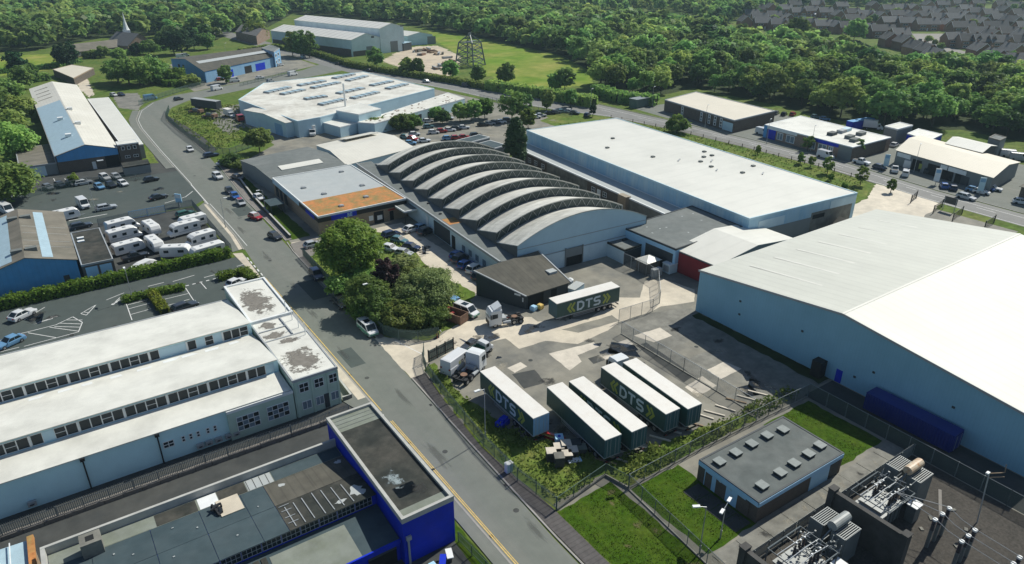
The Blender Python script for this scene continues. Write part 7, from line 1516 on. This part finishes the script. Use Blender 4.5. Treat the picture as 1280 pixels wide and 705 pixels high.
# ---- woods: nearest trees one by one, the rest as one mass
def inside(poly, P):
    x, y = P[:,0], P[:,1]; r = np.zeros(len(P), bool); n = len(poly)
    for i in range(n):
        (xa,ya),(xb,yb) = poly[i], poly[(i+1)%n]; c = ((ya > y) != (yb > y)) & (x < (xb-xa)*(y-ya)/(yb-ya+1e-12)+xa); r ^= c
    return r
F1 = px((748,112),(800,122),(832,118),(868,110),(968,131),(1002,140),(1115,165),(1200,162),(1280,178),(1400,205),(1400,110),(1280,98),(1180,98),(1120,97),(1085,92),(1040,74),(1005,64),(955,64),(900,50),(870,46),(832,38),(742,30),(700,10),(640,5),(556,3),(545,37),(612,49),(702,69),(748,94))
F2 = px((-60,70),(0,65),(40,63),(75,57),(110,51),(150,43),(158,49),(200,43),(212,56),(252,58),(290,41),(335,34),(366,17),(430,23),(505,29),(540,36),(556,3),(560,-6),(-80,-6))
F3 = px((560,3),(640,4),(700,8),(745,16),(850,16),(905,36),(940,24),(955,10),(1110,8),(1280,5),(1500,-3),(1500,-12),(560,-12))
def fill(poly, sp, seed):
    q = np.random.RandomState(seed); a = np.array(poly); x0, y0 = a.min(0); x1, y1 = a.max(0)
    gx, gy = np.meshgrid(np.arange(x0,x1,sp), np.arange(y0,y1,sp)); P = np.stack([gx.ravel(),gy.ravel()],1)+q.uniform(-.42,.42,(gx.size,2))*sp
    return P[inside(poly, P)]
W = np.concatenate([fill(F1,8.4,1), fill(F2,10.5,2), fill(F3,12,3)])
W = W[np.hypot(W[:,0],W[:,1]) < 1250]
o_ = np.argsort(np.hypot(W[:,0],W[:,1])); W = W[o_]
hgt = rs.uniform(7.5,15.5,len(W))
NI = 235
WG = 'trees at the front of the wood'
protos = []
for k in range(7):
    r = .36+.06*(k%3); me = crown_mesh('crown', r*.9, .42, .53, 80, 34, .04, flat=.3, lump=.22+.03*(k%3)); me.materials.append(LF['wood']); tm = trunk_mesh(.8, .02, r, 4); tm.materials.append(mt['bark']); protos.append((me, tm))
for i in range(NI):
    x, y = W[i]; h = hgt[i]; me, tm = protos[rs.randint(7)]
    t = thing('wood_tree', 'broadleaf tree in the front ranks of the dense wood', 'tree', (x,y,0), rs.uniform(0,6.28), WG); t.scale = (h*rs.uniform(.9,1.15),h*rs.uniform(.9,1.15),h)
    link('crown', me, None, t); link('trunk', tm, None, t)
def stuff_wood(P, H, name, label, ncl, per, size):
    protoP = []
    for k in range(8):
        c, n = crown_pts(.42, .42, .52, ncl, per, flat=.3, lump=.34); V, Q = leaves(c, n, size); protoP.append(V)
    Vs, Ts = [], []
    for i in range(len(P)):
        V = protoP[rs.randint(8)]; a = rs.uniform(0,6.28); c, s = math.cos(a), math.sin(a); h = H[i]; w = h*rs.uniform(.85,1.2)
        Vs.append(np.stack([P[i,0]+(V[:,0]*c-V[:,1]*s)*w, P[i,1]+(V[:,0]*s+V[:,1]*c)*w, V[:,2]*h],1)); Ts.append(np.full(len(V), rs.uniform(0,1), np.float32))
    V = np.concatenate(Vs); T = np.concatenate(Ts); me = npmesh(name, V, np.arange(len(V)).reshape(-1,4))
    at = me.attributes.new('tint', 'FLOAT', 'POINT'); at.data.foreach_set('value', T)
    o = link(name, me, LF['far']); tag(o, label, 'woodland', kind='stuff'); return o
D = np.hypot(W[:,0],W[:,1]); far = np.arange(len(W)) >= NI; mid = far & (D < 480); fr = far & (D >= 480)
stuff_wood(W[mid], hgt[mid], 'woodland', 'dense broadleaf woodland filling the middle distance', 36, 14, .068)
stuff_wood(W[fr], hgt[fr]*1.08, 'woodland', 'far hazy woodland reaching the top of the picture', 16, 11, .115)
print('wood trees', len(W), mid.sum(), fr.sum())
area('wood_floor', F1, .005, 'soil'); area('wood_floor', F2, .005, 'soil')
# garden trees between the houses
gp = []
for k in range(70):
    a, b = rnd.uniform(945,1280), rnd.uniform(12,88)
    if b > 30+ (a-945)*.2: b = rnd.uniform(12,34)
    x, y = G(a,b)
    if all(math.hypot(x-q[0],y-q[1]) > 11 for q in ([G(h_[0],h_[1]) for h_ in hp]+gp)): gp.append((x,y))
GG = 'garden trees among the houses'
for (x,y) in gp[:34]:
    me, tm = protos[rs.randint(7)]; h = rs.uniform(5,10); t = thing('garden_tree', 'garden tree standing among the estate houses', 'tree', (x,y,0), rs.uniform(0,6), GG); t.scale = (h*1.1,h*1.1,h); link('crown', me, None, t); link('trunk', tm, None, t)
# meadow specimen trees
for a,b,h,l in ((992,62,20,'tall tree at the corner of the meadow by the houses'),(1028,60,12,'slim tree in front of the estate houses'),(1050,72,14,'round tree on the meadow below the houses'),(1066,56,17,'dark broad tree beside the front row of houses'),(850,38,12,'tree on the far meadow'),(900,44,14,'tree at the right of the far meadow')):
    x, y = G(a,b); me, tm = protos[a%7]; t = thing('meadow_tree', l, 'tree', (x,y,0), 1, 'trees on the meadow'); t.scale = (h*.9,h*.9,h); link('crown', me, None, t); link('trunk', tm, None, t)

# ---- hedges
def hedge(pts, w, h, label, leaf='hedge', size=.22, dens=22, name='hedge', group=None):
    t = bthing(name, label, 'hedge', pts[0], group); ribbon(pts, w*.8, -.05, h*.88).build('stems', mt['soil'], t); C, Nn = [], []
    for a, b in seglen(pts):
        L = (b-a).length; d = (b-a)/L; n = int(L*(w+2*h)*dens); s = rs.uniform(-.2,L+.2,n); u = rs.uniform(-h, w+h, n)
        off = np.where(u < 0, -w/2, np.where(u > w, w/2, u-w/2)); z = np.where(u < 0, u+h, np.where(u > w, h-(u-w), h)); 
        j = rs.normal(size=(n,3))*.13; wob = .16*np.sin(s*1.3)+.1*np.sin(s*3.1+1)
        C.append(np.stack([a.x+d.x*s-d.y*(off*(1+wob*.5)), a.y+d.y*s+d.x*(off*(1+wob*.5)), z*(1+wob*.5)],1)+j)
        side = np.sign(off)*(np.abs(off) > w/2-.01); nn = np.stack([-d.y*side, d.x*side, np.where(side == 0, 1, .3)],1)+rs.normal(size=(n,3))*.5; Nn.append(nn/np.linalg.norm(nn,axis=1,keepdims=True))
    V, Q = leaves(np.concatenate(C), np.concatenate(Nn), size); link('foliage', npmesh('foliage', V, Q), LF[leaf], t); return t
hedge([(-45,146.4),(0,147),(28.6,148)], 2.0, 2.0, 'long clipped green hedge in front of the caravan yard', size=.2, dens=26)
hedge(px((155,378),(190,369),(230,362)), 1.6, 1.0, 'low clipped hedge at the parking bays', size=.16, dens=34); hedge(px((190,369),(207,392)), 1.4, 1.1, 'short hedge between the parking bays', size=.16, dens=34)
hedge(px((274,350),(305,342),(318,352)), 1.8, 1.2, 'box hedge around the white hatchback', size=.16, dens=34)
hedge(px((398,70),(440,84),(500,94),(560,103),(610,112)), 3, 2.6, 'dark hedge along the far side of the main road', 'wood', .45, 7); hedge(px((610,112),(680,123),(742,134)), 4, 4.0, 'tall wild hedge below the sports field', 'wood', .5, 6)
hedge(px((300,66),(345,60),(396,70)), 3, 2.5, 'hedge in front of the twin-gabled warehouse', 'wood', .45, 6); hedge(px((95,62),(150,70),(215,62)), 3, 2.5, 'hedge beside the church drive', 'wood', .5, 5); hedge(px((190,100),(215,108),(250,105)), 4, 2.5, 'wild hedge behind the bend fence', 'bright', .45, 6)
hedge(px((0,92),(60,86),(100,78)), 3, 2.2, 'dark hedge at the foot of the church lawn', 'wood', .5, 5); hedge(px((0,108),(30,104),(60,100)), 5, 3, 'wild hedge behind the long shed', 'wood', .5, 5)
hedge(px((745,118),(775,128),(820,132)), 5, 4, 'wild hedge along the main road below the wood', 'wood', .5, 6)
hedge(px((988,51),(1030,53),(1068,55),(1092,66)), 2.5, 2.2, 'dark garden hedge behind the meadow', 'dark', .5, 5)

# ---- weeds and rough grass
def scatter(poly, dens, h, size, name, label, leaf='weed', clumps=None, up=.5):
    a = np.array(poly); x0, y0 = a.min(0); x1, y1 = a.max(0); n = int((x1-x0)*(y1-y0)*dens); P = np.stack([rs.uniform(x0,x1,n), rs.uniform(y0,y1,n)],1); P = P[inside(poly, P)]
    cl = np.sin(P[:,0]*1.7+np.sin(P[:,1]*.9)*2)*np.sin(P[:,1]*1.3+1)+.6*np.sin(P[:,0]*.6+P[:,1]*.5); k = np.clip(.55+.5*cl,.08,1.2); P = P[rs.uniform(0,1,len(P)) < k*1.2]; k = np.clip(.55+.5*np.sin(P[:,0]*1.7+np.sin(P[:,1]*.9)*2)*np.sin(P[:,1]*1.3+1),.2,1.1)
    z = rs.uniform(0,1,len(P))**.8*h*k; nn = rs.normal(size=(len(P),3)); nn[:,2] = np.abs(nn[:,2])*up+.15; nn /= np.linalg.norm(nn,axis=1,keepdims=True)
    V, Q = leaves(np.column_stack([P,z+.03]), nn, size); o = link(name, npmesh(name, V, Q), LF[leaf]); return tag(o, label, 'weeds', kind='stuff')
scatter([(49.7,47.8),(84,47.6),(84,50),(76,50.2),(73,49.8),(60,50.4),(54,52.2),(50,51.5)], 34, 1.3, .17, 'weeds', 'tall leafy weeds along the switch house fence')
scatter([(40.6,50),(48.4,51),(50,55),(47,60),(44.5,66),(43,76),(43.6,85),(42,85),(41,75),(40,64)], 22, .9, .15, 'weeds', 'rough weeds inside the road fence of the lorry yard')
scatter([(41.5,137),(41.2,100),(46,94.5),(54,96.5),(60.5,103.5),(59.4,118),(63,137),(59,144),(49,144)], 12, .9, .2, 'undergrowth', 'tangled undergrowth on the tree island', 'wood')
scatter(px((214,138),(240,130),(262,126),(300,134),(304,160),(310,178),(264,189),(240,173),(212,152)), 2.2, .8, .3, 'weeds', 'yellowing weeds over the fenced lot')
scatter([(158.5,94),(176,96),(189,102),(191,118),(191,146),(189,178),(184,203),(160,206)], 1.6, .6, .25, 'weeds', 'long grass on the main road verge')
scatter([(108.5,120),(111.5,120),(115,160),(112,160)], 4, 1.2, .25, 'weeds', 'weeds in the gap beside the arched works', 'wood')
scatter([(39.95,31),(48.1,31),(48.5,49.4),(40,49)], 30, .09, .06, 'grass', 'mown grass blades on the front lawn', 'lawn'); scatter([(49.7,35),(57.6,35),(57.6,46.9),(49.7,46.9)], 30, .09, .06, 'grass', 'grass blades on the switch house lawn', 'lawn'); scatter([(73.8,35.2),(83.7,35.2),(83.7,46.1),(73.8,46.1)], 26, .09, .06, 'grass', 'grass blades on the lawn beside the container', 'lawn')
for poly, l in (([(92,184),(128,183),(128,187),(92,188)],'grass strip behind the arched works'),):
    scatter(poly, 3, .4, .25, 'grass', l)

# ---- air: thin pale haze round the whole place
hz = MB().box(-4100,4100,-4100,4100,-1.2,63).build('haze', None)
hz['kind'] = 'stuff'; hz['label'] = 'thin pale blue summer haze over the whole place'
hm = bpy.data.materials.new('haze_air'); hm.use_nodes = True; hn = hm.node_tree; hn.nodes.remove(hn.nodes['Principled BSDF'])
pv = hn.nodes.new('ShaderNodeVolumePrincipled'); pv.inputs['Color'].default_value = (.55,.78,.9,1); pv.inputs['Density'].default_value = .00013; pv.inputs['Anisotropy'].default_value = .2
hn.links.new(pv.outputs[0], hn.nodes['Material Output'].inputs['Volume']); hz.data.materials.append(hm)

# ---- stains, tyre marks and wear on the ground
def decal(x, y, lx, ly, ang, m, name, z=.0165):
    o = MB().obox(0,0,0,.001,lx,ly,0).build(name, mt[m]); o.location = (x,y,z); o.rotation_euler = (0,0,ang); o['kind'] = 'structure'; return o
dq = random.Random(21)
for k in range(22): decal(dq.uniform(48,72), dq.uniform(54,90), dq.uniform(3,8), dq.uniform(2,5), dq.uniform(0,3), dq.choice(('oil','dust','oil')), 'yard_stain', .0165+.0004*k)
for k in range(8): decal(dq.uniform(77,88), dq.uniform(50,76), dq.uniform(3,7), dq.uniform(2,5), dq.uniform(0,3), dq.choice(('oil','dust')), 'yard_stain', .0165+.0004*k)
for k in range(9): decal(34.5+dq.uniform(-1.5,1.8), 48+k*16+dq.uniform(-4,4), dq.uniform(1,2.2), dq.uniform(6,14), 0, 'tyremark', 'road_stain', .0165+.0003*k)
for k, (y, x0, x1, l) in enumerate(((92,32.5,35,6),(118,36,39.5,9),(172,37,41,7))): area('road_patch', [(x0,y),(x1,y),(x1,y+l),(x0,y+l)], .0125, 'car_park')
for k in range(14): decal(dq.uniform(-8,28), dq.uniform(194,220), dq.uniform(2,6), dq.uniform(2,4), dq.uniform(0,3), dq.choice(('oil','dust')), 'car_park_stain', .0165+.0003*k)
for k in range(10): decal(dq.uniform(-10,30), dq.uniform(119,143), dq.uniform(2,6), dq.uniform(1.5,4), dq.uniform(0,3), 'oil', 'car_park_stain', .0165+.0003*k)
for k in range(10): decal(dq.uniform(41,48), dq.uniform(31,48.5), dq.uniform(1.5,3.5), dq.uniform(1,2.5), dq.uniform(0,3), 'worn', 'worn_turf', .02+.0004*k)
for k in range(9): decal(50+k*3.6, 33, dq.uniform(2,4), dq.uniform(1,2.4), dq.uniform(0,3), dq.choice(('oil','dust')), 'path_stain', .095+.0004*k)
for k in range(10): decal(dq.uniform(62,67.5), dq.uniform(104,138), dq.uniform(2,5), dq.uniform(1.5,3), dq.uniform(0,3), dq.choice(('oil','dust')), 'concrete_stain', .0165+.0004*k)
for k in range(16): decal(dq.uniform(95,165), dq.uniform(190,290), dq.uniform(5,14), dq.uniform(3,8), dq.uniform(0,3), dq.choice(('oil','dust')), 'car_park_stain', .0165+.0003*k)
